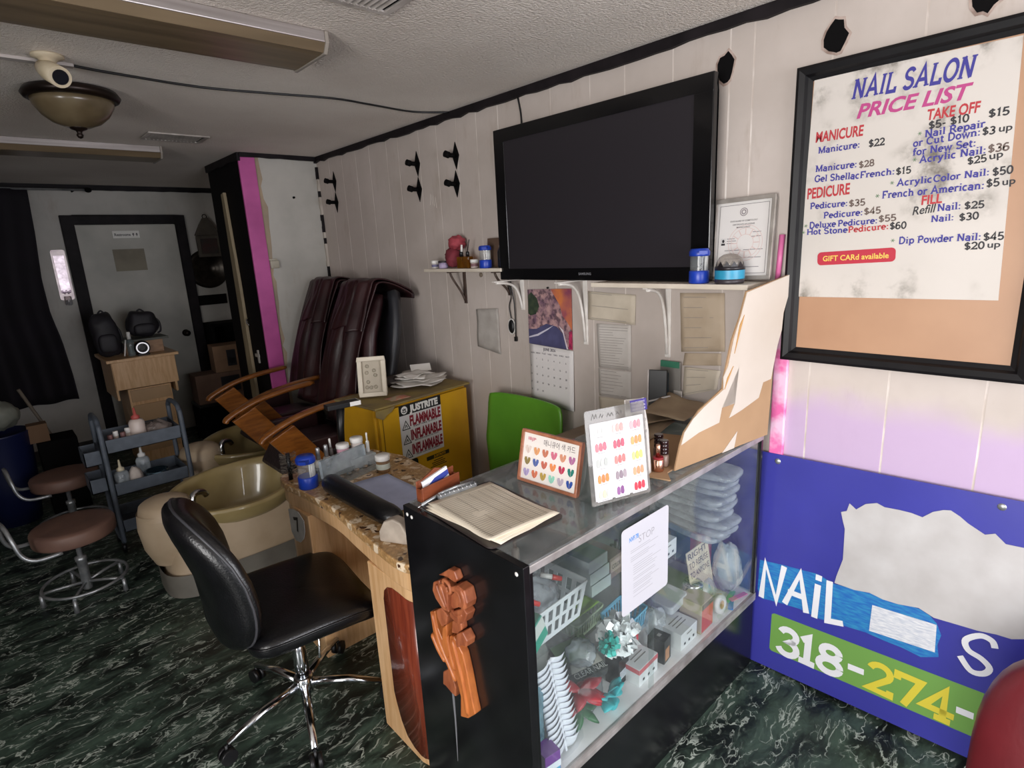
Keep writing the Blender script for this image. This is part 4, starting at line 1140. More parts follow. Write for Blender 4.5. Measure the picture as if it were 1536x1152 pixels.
# black diamond rod brackets left on the wall
def diamond(y, z, label, k=1.0):
    t = thing('curtain_rod_bracket', label, 'bracket', (W, y, z), 0, 'black diamond rod brackets')
    F = frame((W, y, z), (0, -1, 0), (0, 0, 1))
    obj('plate', MB().prism([(0, -.072 * k), (.03 * k, 0), (0, .072 * k), (-.03 * k, 0)], F, .004), BLKMATTE, t, bevel=.001)
    mb = MB(); mb.tube([F @ Vector((0, 0, .004)), F @ Vector((0, 0, .055))], .012, 10); mb.tube([F @ Vector((0, 0, .05)), F @ Vector((0, .006, .075))], [.018, .018], 10)
    obj('peg', mb, BLKMATTE, t)
for y, z, l in ((4.09, 2.19, 'upper black diamond bracket nearest the room corner'), (4.095, 2.046, 'lower black diamond bracket nearest the room corner'), (3.02, 2.172, 'upper black diamond bracket of the middle pair on the wall'), (3.022, 2.028, 'lower black diamond bracket of the middle pair, above the scratch'), (2.645, 2.166, 'upper black diamond bracket beside the television'), (2.655, 2.02, 'lower black diamond bracket beside the television')):
    diamond(y, z, l)
# broken-out holes where two more brackets were torn off
for y, z, l, s in ((1.09, 2.236, 'ragged black hole with torn pink paint edge above the television corner', 1), (.737, 2.24, 'ragged black diamond shaped hole above the price board', 2), (.375, 2.246, 'ragged black hole at the top edge above the price board', 3)):
    t = thing('wall_hole', l, 'hole', (W, y, z))
    random.seed(s); F = frame((W - .0002, y, z), (0, -1, 0), (0, 0, 1))
    pl = [(.034 * math.cos(a) * (1 if s == 1 else abs(math.cos(a)) ** .25) * random.uniform(.75, 1.1), .052 * math.sin(a) * random.uniform(.8, 1.1)) for a in [2 * PI * i / 14 for i in range(14)]]
    obj('torn_edge', MB().prism([(x * 1.22, v * 1.18) for x, v in pl], F, .001), mat('torn_wall_paper', 'b9a69c', .8, '8f7a70', 30), t)
    obj('cavity', MB().prism(pl, F @ T(0, 0, .0011), .0008), BLKMATTE, t)

# ------------------------------------------------------------ yellow flammables cabinet
yc = thing('safety_cabinet', 'yellow steel flammables safety cabinet with warning label beside the green chair', 'cabinet', (1.36, 2.53, 0), 6)
YEL = mat('yellow_enamel', 'd9a51c', .4, 'c8951a', 4)
obj('body', MB().box(0, .645, .022, .355, .0, .9), YEL, yc, local=True, bevel=.01)
dl = obj('door', MB().box(.012, .633, -.002, .020, .05, .885), YEL, yc, local=True, bevel=.003)
mb = MB(); mb.box(.03, .034, -.0035, -.002, .06, .88)
obj('door_gap', mb, mat('shadow_line_paint', '6b4d10', .6), dl, local=True)
mb = MB().box(-.012, .655, -.012, .362, .9005, .912)
def dusty():
    m, N, L, b = nodes('dusty_cabinet_top')
    tc = N.new('ShaderNodeTexCoord'); O = tc.outputs['Object']
    L.new(nmix(N, L, nrange(N, L, nnoise(N, L, O, 7, 5), .35, .65), lin('8e7a45'), lin('77664a')), b.inputs['Base Color']); b.inputs['Roughness'].default_value = .85
    return m
M_DUST = dusty()
obj('dusty_top', mb, M_DUST, yc, local=True, bevel=.004)
mb = MB().prism([(-.012, .9), (.11, .9), (.085, .875), (.06, .868), (.03, .845), (-.012, .868)][::-1], frame((0, -.0125, 0), (1, 0, 0), (0, 0, 1)), .002)
obj('dust_flap', mb, M_DUST, yc, local=True)
LF = frame((0, -.0026, 0), (1, 0, 0), (0, 0, 1))
mb = MB(); mb.mi = 0; mb.rect(.137, .427, .582, .888, LF)
mb.mi = 1; mb.rect(.137, .427, .832, .888, LF, .0004)
mb.mi = 2
mb.text('JUSTRITE', LF @ T(.206, .843, .0008), .20, .034, .06)
c = arc(.172, .860, .0215, .0215, 0, 360, 20)
mb.flatpoly(c[:-1], LF @ T(0, 0, .0008))
mb.mi = 1
mb.stroke([(.161, .868), (.166, .857), (.172, .868), (.178, .857), (.183, .868)], .005, LF @ T(0, 0, .0010)); mb.stroke(arc(.172, .858, .014, .010, 200, 340, 8), .005, LF @ T(0, 0, .0010))
mb.mi = 3
for z, s in ((.762, 'FLAMMABLE'), (.682, 'INFLAMABLE'), (.602, 'INFLAMMABLE')):
    mb.mi = 3; mb.text(s, LF @ T(.202, z + .006, .0008), .218, .052, .05)
    mb.mi = 1
    mb.text({'FLAMMABLE': 'KEEP FIRE AWAY', 'INFLAMABLE': 'MANTENGA ALEJADO DEL FUEGO', 'INFLAMMABLE': 'TENIR LOIN DES FLAMMES'}[s], LF @ T(.225, z - .006, .0008), .17, .007, .02)
    tri = [(.150, z - .008), (.200, z - .008), (.175, z + .038), (.150, z - .008)]
    mb.stroke(tri, .0045, LF @ T(0, 0, .0008)); mb.stroke([(.166, z + .0), (.175, z + .016), (.184, z + .0)], .004, LF @ T(0, 0, .0008))
obj('warning_label', mb, [flat('d6d2d2'), flat('161517'), flat('e6e3e0'), flat('8a1f30')], dl, local=True, label='white and black flammable warning label')
mb = MB(); mb.mi = 0; mb.rect(.294, .462, .535, .558, LF); mb.mi = 1; mb.text('JUSTRITE', LF @ T(.345, .541, .0005), .09, .012, .05)
mb.mi = 0
for i, (a, w2) in enumerate(((.525, .07), (.513, .10), (.502, .09), (.492, .12))): mb.rect(.378 - w2 / 2, .378 + w2 / 2, a - .005, a, LF)
obj('maker_label', mb, [flat('2b2410'), flat('c8951a')], dl, local=True, label='small black and yellow maker label')
mb = MB().prism(rrect(.13, .09, .012, cx=.165, cy=.535), LF, .006)
obj('latch_recess', mb, BLKPL, dl, local=True, label='black paddle handle recess')

# ------------------------------------------------------------ green chair
gc = thing('plastic_chair', 'lime green plastic chair with its back to the wall below the calendar', 'chair', (1.78, 2.06, 0))
GREEN = mat('lime_green_plastic', '5e9a2a', .38, '548d25', 4)
mb = MB()
def gb(u, v):
    z = .44 + .475 * v
    wv = .52 * (.80 + .26 * min(1, v / .45)) * (1 - .55 * max(0, v - .93)) * (1 - .07 * max(0, v - .5))
    y = (u - .5) * wv
    x = 1.985 - .07 * (1 - v) ** 1.6 + .03 * (1 - (2 * u - 1) ** 2) - .045
    return Vector((x, 2.065 + y, z - .012 * (2 * u - 1) ** 6 * (1 if v > .9 else 0)))
mb.grid(gb, 22, 22)
obj('backrest', mb, GREEN, gc, solid=.012)
mb = MB()
def gs(u, v):
    x = 1.80 - .40 * v; y = 2.065 + (u - .5) * (.46 - .03 * v)
    return Vector((x, y, .452 - .025 * (1 - (2 * u - 1) ** 2) * math.sin(v * PI) - .04 * max(0, v - .85) / .15))
mb.grid(gs, 16, 18)
obj('seat', mb, GREEN, gc, solid=.012)
for sy_ in (-1, 1):
    for xa, xb in ((1.47, 1.42), (1.78, 1.86)):
        mb = MB().tube([(xb, 2.065 + sy_ * .22, 0), (xa, 2.065 + sy_ * .18, .43)], .011, 8)
        obj('leg', mb, CHROMED, gc)

# ------------------------------------------------------------ burgundy chair, its back just inside the frame at the lower right
rc = thing('salon_chair', 'dark red vinyl chair whose rounded back shows at the lower right before the blue sign', 'chair', (1.45, -.12, 0))
REDV = mat('red_vinyl', '6e1f26', .38, '5c181f', 6, bump=.05, bscale=90)
mb = MB().ball((1.66, -.13, .33), .09, .27, .35, 40, 24, RY(8), .66)
obj('backrest', mb, REDV, rc)
mb = MB().ball((1.33, -.20, .30), .24, .22, .06, 36, 14, None, .5)
obj('seat', mb, REDV, rc)
obj('column', MB().lathe([(.022, .04), (.022, .36)], (1.38, -.1, 0), 16), CHROME, rc)
obj('base', MB().lathe([(.22, 0), (.22, .012), (.06, .035), (.03, .05)], (1.38, -.1, 0), 32), CHROME, rc)
obj('back_support', MB().tube(smoothpath([(1.42, -.1, .335), (1.66, -.1, .335), (1.74, -.1, .40), (1.725, -.1, .55)], 5), .014, 8), BLKPL, rc)

# ------------------------------------------------------------ ceiling fittings
def fixture(x0, x1, y0, y1, drop, label):
    t = thing('ceiling_light', label, 'ceiling light', ((x0 + x1) / 2, (y0 + y1) / 2, CH - drop), 0, 'fluorescent ceiling fixtures')
    DIF = mat('brown_tinted_diffuser', '77664f', .35, '5f513e', 5, stretch=(.3, 4, 1))
    mb = MB(); mb.prism([(y0 + .012, CH - .001), (y0, CH - drop * .55), (y0 + .02, CH - drop * .97), (y0 + .05, CH - drop), (y1 - .05, CH - drop), (y1 - .02, CH - drop * .97), (y1, CH - drop * .55), (y1 - .012, CH - .001)], frame((x0 + .012, 0, 0), (0, 1, 0), (0, 0, 1)), x1 - x0 - .024)
    obj('diffuser', mb, DIF, t)
    mb = MB(); mb.box(x0 + .012, x1 - .012, y0 - .004, y0 + .012, CH - drop * .56, CH - .001)
    obj('side_rail', mb, mat('satin_fixture_metal', 'b9b2b0', .3, 'a39b98', 9, metal=.7, stretch=(.2, 8, 8)), t, bevel=.003)
    for x in (x0, x1 - .012):
        mb = MB().prism([(y0 - .006, CH - .0005), (y0 - .006, CH - drop * .6), (y0 + .016, CH - drop - .004), (y1 - .016, CH - drop - .004), (y1 + .006, CH - drop * .6), (y1 + .006, CH - .0005)], frame((x, 0, 0), (0, 1, 0), (0, 0, 1)), .012)
        obj('end_cap', mb, mat('grey_end_cap', '8d857c', .45), t, bevel=.002)
    return t
fixture(-.20, 1.02, 1.945, 2.22, .062, 'long ceiling light fixture with brown diffuser, nearer one at top left')
fixture(-.20, 1.035, 4.30, 4.55, .07, 'long ceiling light fixture with dark diffuser, farther one beyond the dome light')
dm = thing('dome_light', 'bronze rimmed flush dome ceiling light with amber glass bowl', 'ceiling light', (.452, 3.12, 2.2))
BRZ = mat('oil_rubbed_bronze', '1d1512', .35, '2a1e18', 8, metal=.6)
obj('rim', MB().lathe([(.09, 2.389), (.16, 2.384), (.172, 2.365), (.165, 2.352), (.150, 2.345), (.142, 2.35)], (.452, 3.12, 0), 44, close=False), BRZ, dm)
obj('glass_bowl', MB().lathe([(.146, 2.35), (.140, 2.325), (.118, 2.29), (.085, 2.262), (.045, 2.245), (.012, 2.24)], (.452, 3.12, 0), 44), mat('alabaster_glass', '6f6149', .3, '574a36', 9, coat=.3), dm)
obj('finial', MB().lathe([(.034, 2.25), (.03, 2.238), (.012, 2.23), (.009, 2.222), (.013, 2.214), (.009, 2.204), (.001, 2.2)], (.452, 3.12, 0), 20), BRZ, dm)
sc = thing('security_camera', 'cream bullet security camera fixed to the ceiling in front of the dome light', 'camera', (.335, 2.66, 2.32))
CRM = mat('aged_cream_plastic', 'cdbfa6', .5, 'b8a98d', 9)
obj('mount', MB().lathe([(.048, 2.3895), (.048, 2.382), (.03, 2.376), (.018, 2.362), (.016, 2.345)], (.34, 2.67, 0), 24), CRM, sc)
bd = obj('body', MB().tube([(.325, 2.69, 2.352), (.335, 2.64, 2.330), (.352, 2.575, 2.300)], [.026, .034, .034], 20), CRM, sc)
d_ = (Vector((.352, 2.575, 2.300)) - Vector((.335, 2.64, 2.330))).normalized(); e_ = Vector((.352, 2.575, 2.300))
obj('lens', MB().tube([e_, e_ + d_ * .002], .024, 20), mat('camera_lens', '15171c', .1), bd, label='dark round lens')
tag(obj('cable_raceway', MB().box(-1.2, .42, 2.725, 2.76, CH - .012, CH - .0005), mat('raceway_plastic', 'b5aca8', .5), bevel=.002), 'grey flat cable raceway along the ceiling left of the camera', 'raceway')
tag(obj('ceiling_cable', MB().tube(smoothpath([(x, y, CH - .006) for x, y in ((.40, 2.735), (.568, 2.769), (.858, 2.799), (1.118, 2.754), (1.405, 2.692), (1.626, 2.712), (1.875, 2.734), (2.045, 2.65))], 5), .0048, 6), BLKPL), 'thin black cable stapled across the ceiling to the wall', 'cable')
def vent(x0, x1, y0, y1, label):
    t = thing('ceiling_vent', label, 'vent', ((x0 + x1) / 2, (y0 + y1) / 2, CH - .012), 0)
    WM = mat('vent_white_metal', 'c9c1bb', .45, '9d948d', 10)
    mb = MB()
    for a in ((x0, x1, y0, y0 + .022), (x0, x1, y1 - .022, y1), (x0, x0 + .022, y0 + .022, y1 - .022), (x1 - .022, x1, y0 + .022, y1 - .022)): mb.box(*a, CH - .008, CH - .0005)
    obj('frame', mb, WM, t, bevel=.002)
    obj('duct_opening', MB().box(x0 + .022, x1 - .022, y0 + .022, y1 - .022, CH - .002, CH - .0006), BLKMATTE, t)
    n = int((x1 - x0 - .05) / .02)
    mb = MB()
    for i in range(n):
        x = x0 + .032 + i * .02
        mb.boxc((x, (y0 + y1) / 2, CH - .006), (.016, y1 - y0 - .044, .0012), T(x, 0, CH - .006) @ RY(35) @ T(-x, 0, -(CH - .006)))
    obj('louvre', mb, WM, t)
vent(.875, 1.195, 3.86, 4.08, 'white louvred ceiling vent beyond the dome light')
vent(.80, 1.10, 1.40, 1.705, 'white louvred ceiling vent at the top edge of the view')
# ------------------------------------------------------------ small item makers
CLEARPL = clear('clear_plastic', 'f4f6f6', .10, 'dfe3e6')
FILM = clear('plastic_film', 'f2f5f8', .36, 'eef3f8', 1.2, .12)
FILMT = clear('thin_film', 'f8fafc', .012, 'eef2f6', .6, .10)
FROST = clear('frosted_plastic', 'e4eaee', .5, 'cdd5da', .8, .2)
AMBER = clear('amber_glass', 'c79a3a', .25, 'a8752a', 1, .05)
GOLDM = mat('rose_gold', 'd9a58c', .25, metal=1.0)
GREYL = flat('8c8a88')
def blue_jar(label, x, y, z, h=.125, rz=0):
    t = thing('pump_jar', label, 'jar', (x, y, z), rz, 'blue and clear brush jars')
    k = h / .125; r = .036 * k
    obj('base', MB().lathe([(r * .95, 0), (r, .003), (r, .042 * k), (r * .94, .046 * k)], seg=28), BLUEPL, t, local=True)
    b = obj('clear_body', MB().lathe([(r * .9, .046 * k), (r * .9, .098 * k)], seg=28, close=False), CLEARPL, t, local=True)
    mb = MB()
    for i in range(5):
        a = -2.2 + i * .28; mb.tube([(r * .72 * math.cos(a), r * .72 * math.sin(a), .046 * k), (r * .74 * math.cos(a), r * .74 * math.sin(a), .097 * k)], .0042 * k, 6)
    obj('swab', mb, flat('e6e4e2'), b, local=True, label='white sticks inside the jar')
    mb = MB().lathe([(r * .98, .098 * k), (r * 1.02, .101 * k), (r * 1.02, .114 * k), (r * .9, .12 * k), (r * .85, .124 * k), (.001, .125 * k)], seg=28)
    mb.boxc((-r * .95, -r * .35, .111 * k), (r * .9, r * .8, .012 * k))
    obj('lid', mb, BLUEPL, t, local=True)
    return t
def pot(name, label, x, y, z, r, h, body, lid, lidh=.3, group=None, band=None, cat='jar'):
    t = thing(name, label, cat, (x, y, z), 0, group)
    obj('body', MB().lathe([(r * .9, 0), (r, h * .08), (r, h * (1 - lidh))], seg=22), body, t, local=True)
    obj('lid', MB().lathe([(r * 1.06, h * (1 - lidh)), (r * 1.08, h * (1 - lidh) + .002), (r * 1.08, h * .96), (r, h), (.001, h)], seg=22), lid, t, local=True)
    if band: obj('label_band', MB().lathe([(r * 1.01, h * .2), (r * 1.01, h * .52)], seg=22, close=False), band, t, local=True)
    return t
def bottle(name, label, x, y, z, r, h, body, cap, neck=.45, group=None, cat='bottle', tip=False):
    t = thing(name, label, cat, (x, y, z), 0, group)
    hb = h * (1 - neck)
    obj('body', MB().lathe([(r * .9, 0), (r, h * .03), (r, hb * .85), (r * .8, hb * .95), (r * .42, hb)], seg=20), body, t, local=True)
    pr = [(r * .5, hb), (r * .5, h * .97), (r * .4, h), (.001, h)] if not tip else [(r * .55, hb), (r * .55, hb + h * .08), (r * .22, hb + h * .12), (r * .12, h), (.001, h)]
    obj('cap', MB().lathe(pr, seg=18), cap, t, local=True)
    return t
def carton(name, label, x, y, z, sx, sy, sz_, m, rz=0, tilt=None, cat='box', group=None, deco=None):
    """box with its front lower left corner at (x,y,z); deco = [(face, u0, u1, v0, v1, mat)] with u,v in 0..1"""
    t = thing(name, label, cat, (x, y, z), rz, group)
    if tilt is not None: t.matrix_basis = T(x, y, z) @ RZ(rz) @ tilt
    obj('body', MB().box(0, sx, 0, sy, 0, sz_), m, t, local=True, bevel=.0012)
    for dname, face, u0, u1, v0, v1, dm in (deco or ()):
        F = {'f': frame((0, -.0004, 0), (1, 0, 0), (0, 0, 1)), 't': frame((0, 0, sz_ + .0004), (1, 0, 0), (0, 1, 0)), 'l': frame((-.0004, sy, 0), (0, -1, 0), (0, 0, 1)), 'r': frame((sx + .0004, 0, 0), (0, 1, 0), (0, 0, 1))}[face]
        W_, H_ = {'f': (sx, sz_), 't': (sx, sy), 'l': (sy, sz_), 'r': (sy, sz_)}[face]
        mb = MB(); mb.prism([(u0 * W_, v0 * H_), (u1 * W_, v0 * H_), (u1 * W_, v1 * H_), (u0 * W_, v1 * H_)], F, .0003)
        obj(dname, mb, dm, t, local=True)
    return t
def basket(label, x, y, z, sx, sy, h, m, rz=0, slots=8, rows=1, tilt=None, group='plastic baskets in the display case'):
    t = thing('storage_basket', label, 'basket', (x, y, z), rz, group)
    if tilt is not None: t.matrix_basis = T(x, y, z) @ RZ(rz) @ tilt
    fl = .86
    mb = MB()
    mb.box(-sx / 2 * fl, sx / 2 * fl, -sy / 2 * fl, sy / 2 * fl, 0, .003)
    def wall(p0, p1, n):
        # slotted side from p0 to p1 (top corners), narrower at the foot
        P0, P1 = Vector(p0), Vector(p1)
        def q(u, v):
            a = P0.lerp(P1, u); k = fl + (1 - fl) * v
            return Vector((a.x * k, a.y * k, h * v))
        def quad(u0, u1, v0, v1):
            mb.f([mb.v(q(u0, v0)), mb.v(q(u1, v0)), mb.v(q(u1, v1)), mb.v(q(u0, v1))])
        vs = [0, .14] + ([.86, 1] if rows == 1 else [.44, .54, .86, 1])
        for a, b in zip(vs[::2], vs[1::2]): quad(0, 1, a, b)
        for a, b in zip(vs[1::2], vs[2::2]):
            for i in range(n + 1):
                c = .03 + .94 * i / n; w = .94 / n * .22
                quad(max(0, c - w), min(1, c + w), a, b)
    c = [(-sx / 2, -sy / 2), (sx / 2, -sy / 2), (sx / 2, sy / 2), (-sx / 2, sy / 2)]
    for i in range(4):
        a, b = c[i], c[(i + 1) % 4]
        wall((*a, 0), (*b, 0), slots if i % 2 == 0 else max(3, int(slots * sy / sx)))
    obj('basket_body', mb, m, t, local=True, solid=.0025)
    rim = [(p[0], p[1], h) for p in rrect(sx + .006, sy + .006, .012)]
    obj('rim', MB().tube(rim, .0035, 6, closed=True), m, t, local=True)
    return t
def sheetlike(name, label, cat, pts, m, thick=.0012, curl=.0, seed=0, group=None, n=10, parent=None):
    """a paper sheet from four corners BL, BR, TR, TL with a gentle buckle of size curl"""
    bl, br, tr_, tl = map(Vector, pts); nn = (br - bl).cross(tl - bl).normalized()
    def fn(u, v):
        p = bl.lerp(br, u).lerp(tl.lerp(tr_, u), v)
        return p + nn * curl * (noise.noise(Vector((u * 2.2 + seed, v * 2.2, seed * 1.7))) + .55)
    mb = MB().grid(fn, n, n)
    o = obj(name, mb, m, parent, solid=thick)
    if cat: tag(o, label, cat, group)
    return o
def ruled(parent, pts, rows, cols, m, w=.0007, off=.001, name='ruled_line', margin=.04, label=None):
    bl, br, tr_, tl = map(Vector, pts); nn = (br - bl).cross(tl - bl).normalized()
    mb = MB()
    def P(u, v): return bl.lerp(br, u).lerp(tl.lerp(tr_, u), v) + nn * off
    for i in range(rows):
        v = margin + (1 - 2 * margin) * i / (rows - 1); d = w / (tl - bl).length
        mb.f([mb.v(P(margin, v - d)), mb.v(P(1 - margin, v - d)), mb.v(P(1 - margin, v + d)), mb.v(P(margin, v + d))])
    for u in cols:
        d = w / (br - bl).length
        mb.f([mb.v(P(u - d, margin)), mb.v(P(u + d, margin)), mb.v(P(u + d, 1 - margin)), mb.v(P(u - d, 1 - margin))])
    return obj(name, mb, m, parent, label=label)

# ------------------------------------------------------------ on top of the display case
TZ = CZ + .0046
cb = thing('clipboard', 'dark clipboard holding a thick ruled paper form on the corner of the display case', 'clipboard', (.91, 1.12, TZ), -4)
mb = MB().prism(rrect(.245, .335, .02), T(0, 0, .0), .0035)
obj('board', mb, mat('dark_clipboard', '2a2322', .4, '362c2a', 9), cb, local=True)
def pg(k, rz, dx, dy, lift):
    M_ = T(dx, dy, .0045 + k * .0012) @ RZ(rz)
    def fn(u, v):
        x = (u - .5) * .215; y = (v - .5) * .30
        z = lift * (max(0, .25 - v) / .25) ** 2 + .003 * noise.noise(Vector((u * 3, v * 3, k)))
        return M_ @ Vector((x, y, z + .0015))
    return fn
for k, (rz, dx, dy, lf) in enumerate(((6, -.004, -.012, .002), (3, -.002, -.004, .004), (-1, .0, .0, .006))):
    fn = pg(k, rz, dx, dy, lf)
    sh = obj('paper_sheet', MB().grid(fn, 12, 14), mat('form_paper', 'e3dac8', .85, 'd5cab6', 5), cb, local=True, solid=.0008)
mb = MB()
for i in range(26):
    v = .05 + .85 * i / 25
    for a in range(8):
        u0, u1 = .06 + .88 * a / 8, .06 + .88 * (a + 1) / 8
        mb.f([mb.v(fn(u0, v - .0022) + Vector((0, 0, .0016))), mb.v(fn(u1, v - .0022) + Vector((0, 0, .0016))), mb.v(fn(u1, v + .0022) + Vector((0, 0, .0016))), mb.v(fn(u0, v + .0022) + Vector((0, 0, .0016)))])
for u in (.1, .36, .55, .70, .82, .92):
    for a in range(8):
        v0, v1 = .05 + .85 * a / 8, .05 + .85 * (a + 1) / 8
        mb.f([mb.v(fn(u - .0025, v0) + Vector((0, 0, .0017))), mb.v(fn(u + .0025, v0) + Vector((0, 0, .0017))), mb.v(fn(u + .0025, v1) + Vector((0, 0, .0017))), mb.v(fn(u - .0025, v1) + Vector((0, 0, .0017)))])
obj('ruled_line', mb, flat('7f766b'), sh, local=True)
mb = MB(); mb.boxc((0, .158, .012), (.13, .012, .012)); mb.tube([(-.06, .165, .018), (0, .162, .024), (.06, .165, .018)], .004, 8)
for i in range(9): mb.tube([(-.06 + i * .015, .150, .014), (-.06 + i * .015, .157, .021), (-.06 + i * .015, .166, .014)], .0022, 6)
obj('clip', mb, CHROMED, cb, local=True)
pen = thing('pen', 'silver pen lying along the rear edge of the display case by the clipboard', 'pen', (.86, 1.315, TZ), 0)
obj('barrel', MB().tube([(.80, 1.285, TZ + .007), (.97, 1.335, TZ + .006)], .0048, 10), CHROMED, pen)
obj('tip', MB().tube([(.80, 1.285, TZ + .007), (.783, 1.28, TZ + .006)], [.0046, .0008], 10), CHROME, pen)
ch = thing('card_holder', 'reddish wooden business card holder at the rear corner of the display case', 'card holder', (.89, 1.327, TZ), 8)
mb = MB(); mb.box(-.075, .075, -.014, -.009, 0, .045); mb.box(-.075, .075, .010, .014, 0, .06); mb.box(-.075, .075, -.009, .01, 0, .005); mb.box(-.075, -.07, -.009, .01, .005, .04); mb.box(.07, .075, -.009, .01, .005, .04)
obj('holder', mb, wood('red_stained_wood', '7d4026', '66311a', .35, (3, 10, 10)), ch, local=True, bevel=.002)
mb = MB().prism([(-.05, .06), (0, .078), (.05, .06)][::1], frame((0, .014, 0), (1, 0, 0), (0, 0, 1)), .004)
obj('crest', mb, wood('red_stained_wood', '7d4026', '66311a'), ch, local=True)
M_ = T(-.005, 0, .008) @ RX(-6) @ RY(-9)
mb = MB(); mb.mi = 0; mb.box(-.045, .055, -.003, .004, .0, .055, M_); mb.mi = 1; mb.prism([(-.045, .03), (.0, .045), (.055, .045), (.055, .03), (.02, .026), (-.01, .022), (-.045, .018)], M_ @ frame((0, -.0032, 0), (1, 0, 0), (0, 0, 1)), .0004)
obj('business_card', mb, [flat('e4e4e8'), flat('28398f')], ch, local=True, label='white and blue business cards')
# nail swatch frame on its easel leg
fr = thing('swatch_display', 'wood framed manicure colour swatch card standing on an easel leg on the display case', 'swatch display', (1.10, 1.10, TZ), 0)
F = frame((1.108, 1.222, TZ + .002), (.018, -.217, -.003), (.215, .02, 1.0))
Wf, Hf = .222, .160
def fbars(mb, w, h, b, d):
    for a in ((0, w, 0, b), (0, w, h - b, h), (0, b, b, h - b), (w - b, w, b, h - b)): mb.prism([(a[0], a[2]), (a[1], a[2]), (a[1], a[3]), (a[0], a[3])], F @ T(0, 0, -d), d)
mb = MB(); fbars(mb, Wf, Hf, .009, .014)
obj('frame', mb, wood('copper_edged_wood', 'b0735a', '8d5a40', .3, (4, 4, 4)), fr, bevel=.0015)
mb = MB().prism([(.008, .008), (Wf - .008, .008), (Wf - .008, Hf - .008), (.008, Hf - .008)], F @ T(0, 0, -.006), .002)
cd = obj('swatch_card', mb, flat('e3dcd6'), fr)
mb = MB(); mb.text('매니큐어 색 카드', F @ T(.085, Hf - .036, -.0036), .115, .015, .0)
obj('lettering', mb, flat('54484c'), cd, label='Korean title line')
mb = MB(); mb.text('IBJP', F @ T(.025, Hf - .030, -.0036), .03, .009, .02)
obj('lettering', mb, flat('c25f74'), cd, label='pink maker mark')
sw = ['d9c8be', 'd79a6a', 'c2785e', 'cc6f86', 'd08f72', 'b06f9a', '8a7a48', '52659f', 'c06a58', 'e08a54', 'b73a56', '2f7a70', 'a99cc4', 'cf7355', 'b79a4c', '8fcdb8', 'b5a9b8', '34509c']
for i in range(18):
    r, c = divmod(i, 6); cx = .030 + c * .0325; cy = Hf - .060 - r * .035
    mb = MB()
    for s in (-1, 1):
        mb.prism([(cx + s * px, cy + py) for px, py in ((.001, -.011), (.007, -.006), (.011, .004), (.010, .011), (.004, .012), (.001, .004))][::s], F @ T(0, 0, -.0038), .002)
    obj('nail_swatch', mb, mat('swatch_' + sw[i], sw[i], .25), cd)
mb = MB(); mb.prism([(Wf * .46, .0), (Wf * .60, .0), (Wf * .56, Hf * .8), (Wf * .50, Hf * .8)], F @ T(0, 0, -.018) @ RX(-22) , .004)
obj('easel_leg', mb, MAPLE, fr)
# clear acrylic swatch board
ab = thing('swatch_board', 'tilted clear acrylic board of fifteen nail colour swatches beside the framed card', 'swatch board', (1.2, .9, TZ), 0)
A0 = Vector((1.107, .9265, TZ + .003)); A1 = Vector((1.293, .868, TZ + .003))
F = frame(A0, A1 - A0, (.01, .13, 1.0)) ; Wb, Hb = (A1 - A0).length, .262
mb = MB().prism(rrect(Wb, Hb, .006, cx=Wb / 2, cy=Hb / 2), F, .003)
pl = obj('acrylic_sheet', mb, clear('acrylic_grey', 'd9dad8', .30, 'a29d98'), ab)
mb = MB().prism([(.012, .012), (Wb - .008, .012), (Wb - .008, Hb - .036), (.012, Hb - .036)], F @ T(0, 0, .0032), .0008)
sc_ = obj('swatch_sheet', mb, flat('c2c0c2'), ab)
mb = MB()
for sx_, ps in enumerate((((0, 0), (.006, .016), (.010, .002), (.016, .014), (.018, .002)), ((.026, .002), (.03, .012), (.034, .002), (.038, .009)), ((.05, .002), (.055, .011), (.06, .002), (.066, .011), (.07, .002)), ((.08, .004), (.086, .009), (.082, .012), (.09, .002)), ((.096, .012), (.098, .002)))):
    mb.stroke([(.02 + x * 1.0, Hb - .026 + y) for x, y in ps], .0016, F @ T(0, 0, .0034))
obj('lettering', mb, flat('4d4a48'), pl, label='handwritten line on the acrylic')
cols = [('bcc0bc', 'c9c7c0', 'c2c6c2'), ('d9a8a4', 'd0978f', 'cf8d88'), ('cda0a4', 'cf7f8a', 'd58a90'), ('d0606a', 'cc4a5c', 'd34a60'), ('b03d55', 'a83a52', 'b54058'), ('d19a5c', 'c98850', 'cf9054'), ('a6a8a4', 'adb0aa', 'a2a5a0'), ('d8756e', 'd2625f', 'd56a66'), ('b5b87a', 'b9b65c', 'c2bf70'), ('d9803c', 'd5702c', 'dd7a34'), ('8b7d84', '80707a', '978a90'), ('dd9a76', 'd98a62', 'd88f6c'), ('c2c4b2', 'c5c3a4', 'c0c4b8'), ('8d5a8e', '7d4a80', '8d5a8e'), ('d83a48', 'd02a3c', 'd83a4a')]
for i, tri in enumerate(cols):
    r, c = divmod(i, 3); cx = .012 + (c + .5) * (Wb - .02) / 3; cy = Hb - .062 - r * .0435
    mb = MB(); mb.mi = 0; mb.rect(cx - .024, cx + .024, cy - .017, cy + .020, F, .0042)
    for k in range(3):
        if i == 13 and k == 2: continue
        mb.mi = k + 1
        mb.prism([(cx - .012 + k * .0125 + px, cy + py + k * .001) for px, py in ((-.004, -.009), (.003, -.010), (.0055, -.003), (.0045, .010), (0, .014), (-.0045, .009), (-.0055, -.002))], F @ T(0, 0, .0044), .0012)
    mb.mi = 4; mb.rect(cx - .010, cx + .012, cy - .0145, cy - .0130, F, .0044)
    obj('nail_swatch', mb, [flat('cecccf')] + [mat('polish_' + q, q, .22) for q in tri] + [GREYL], sc_)
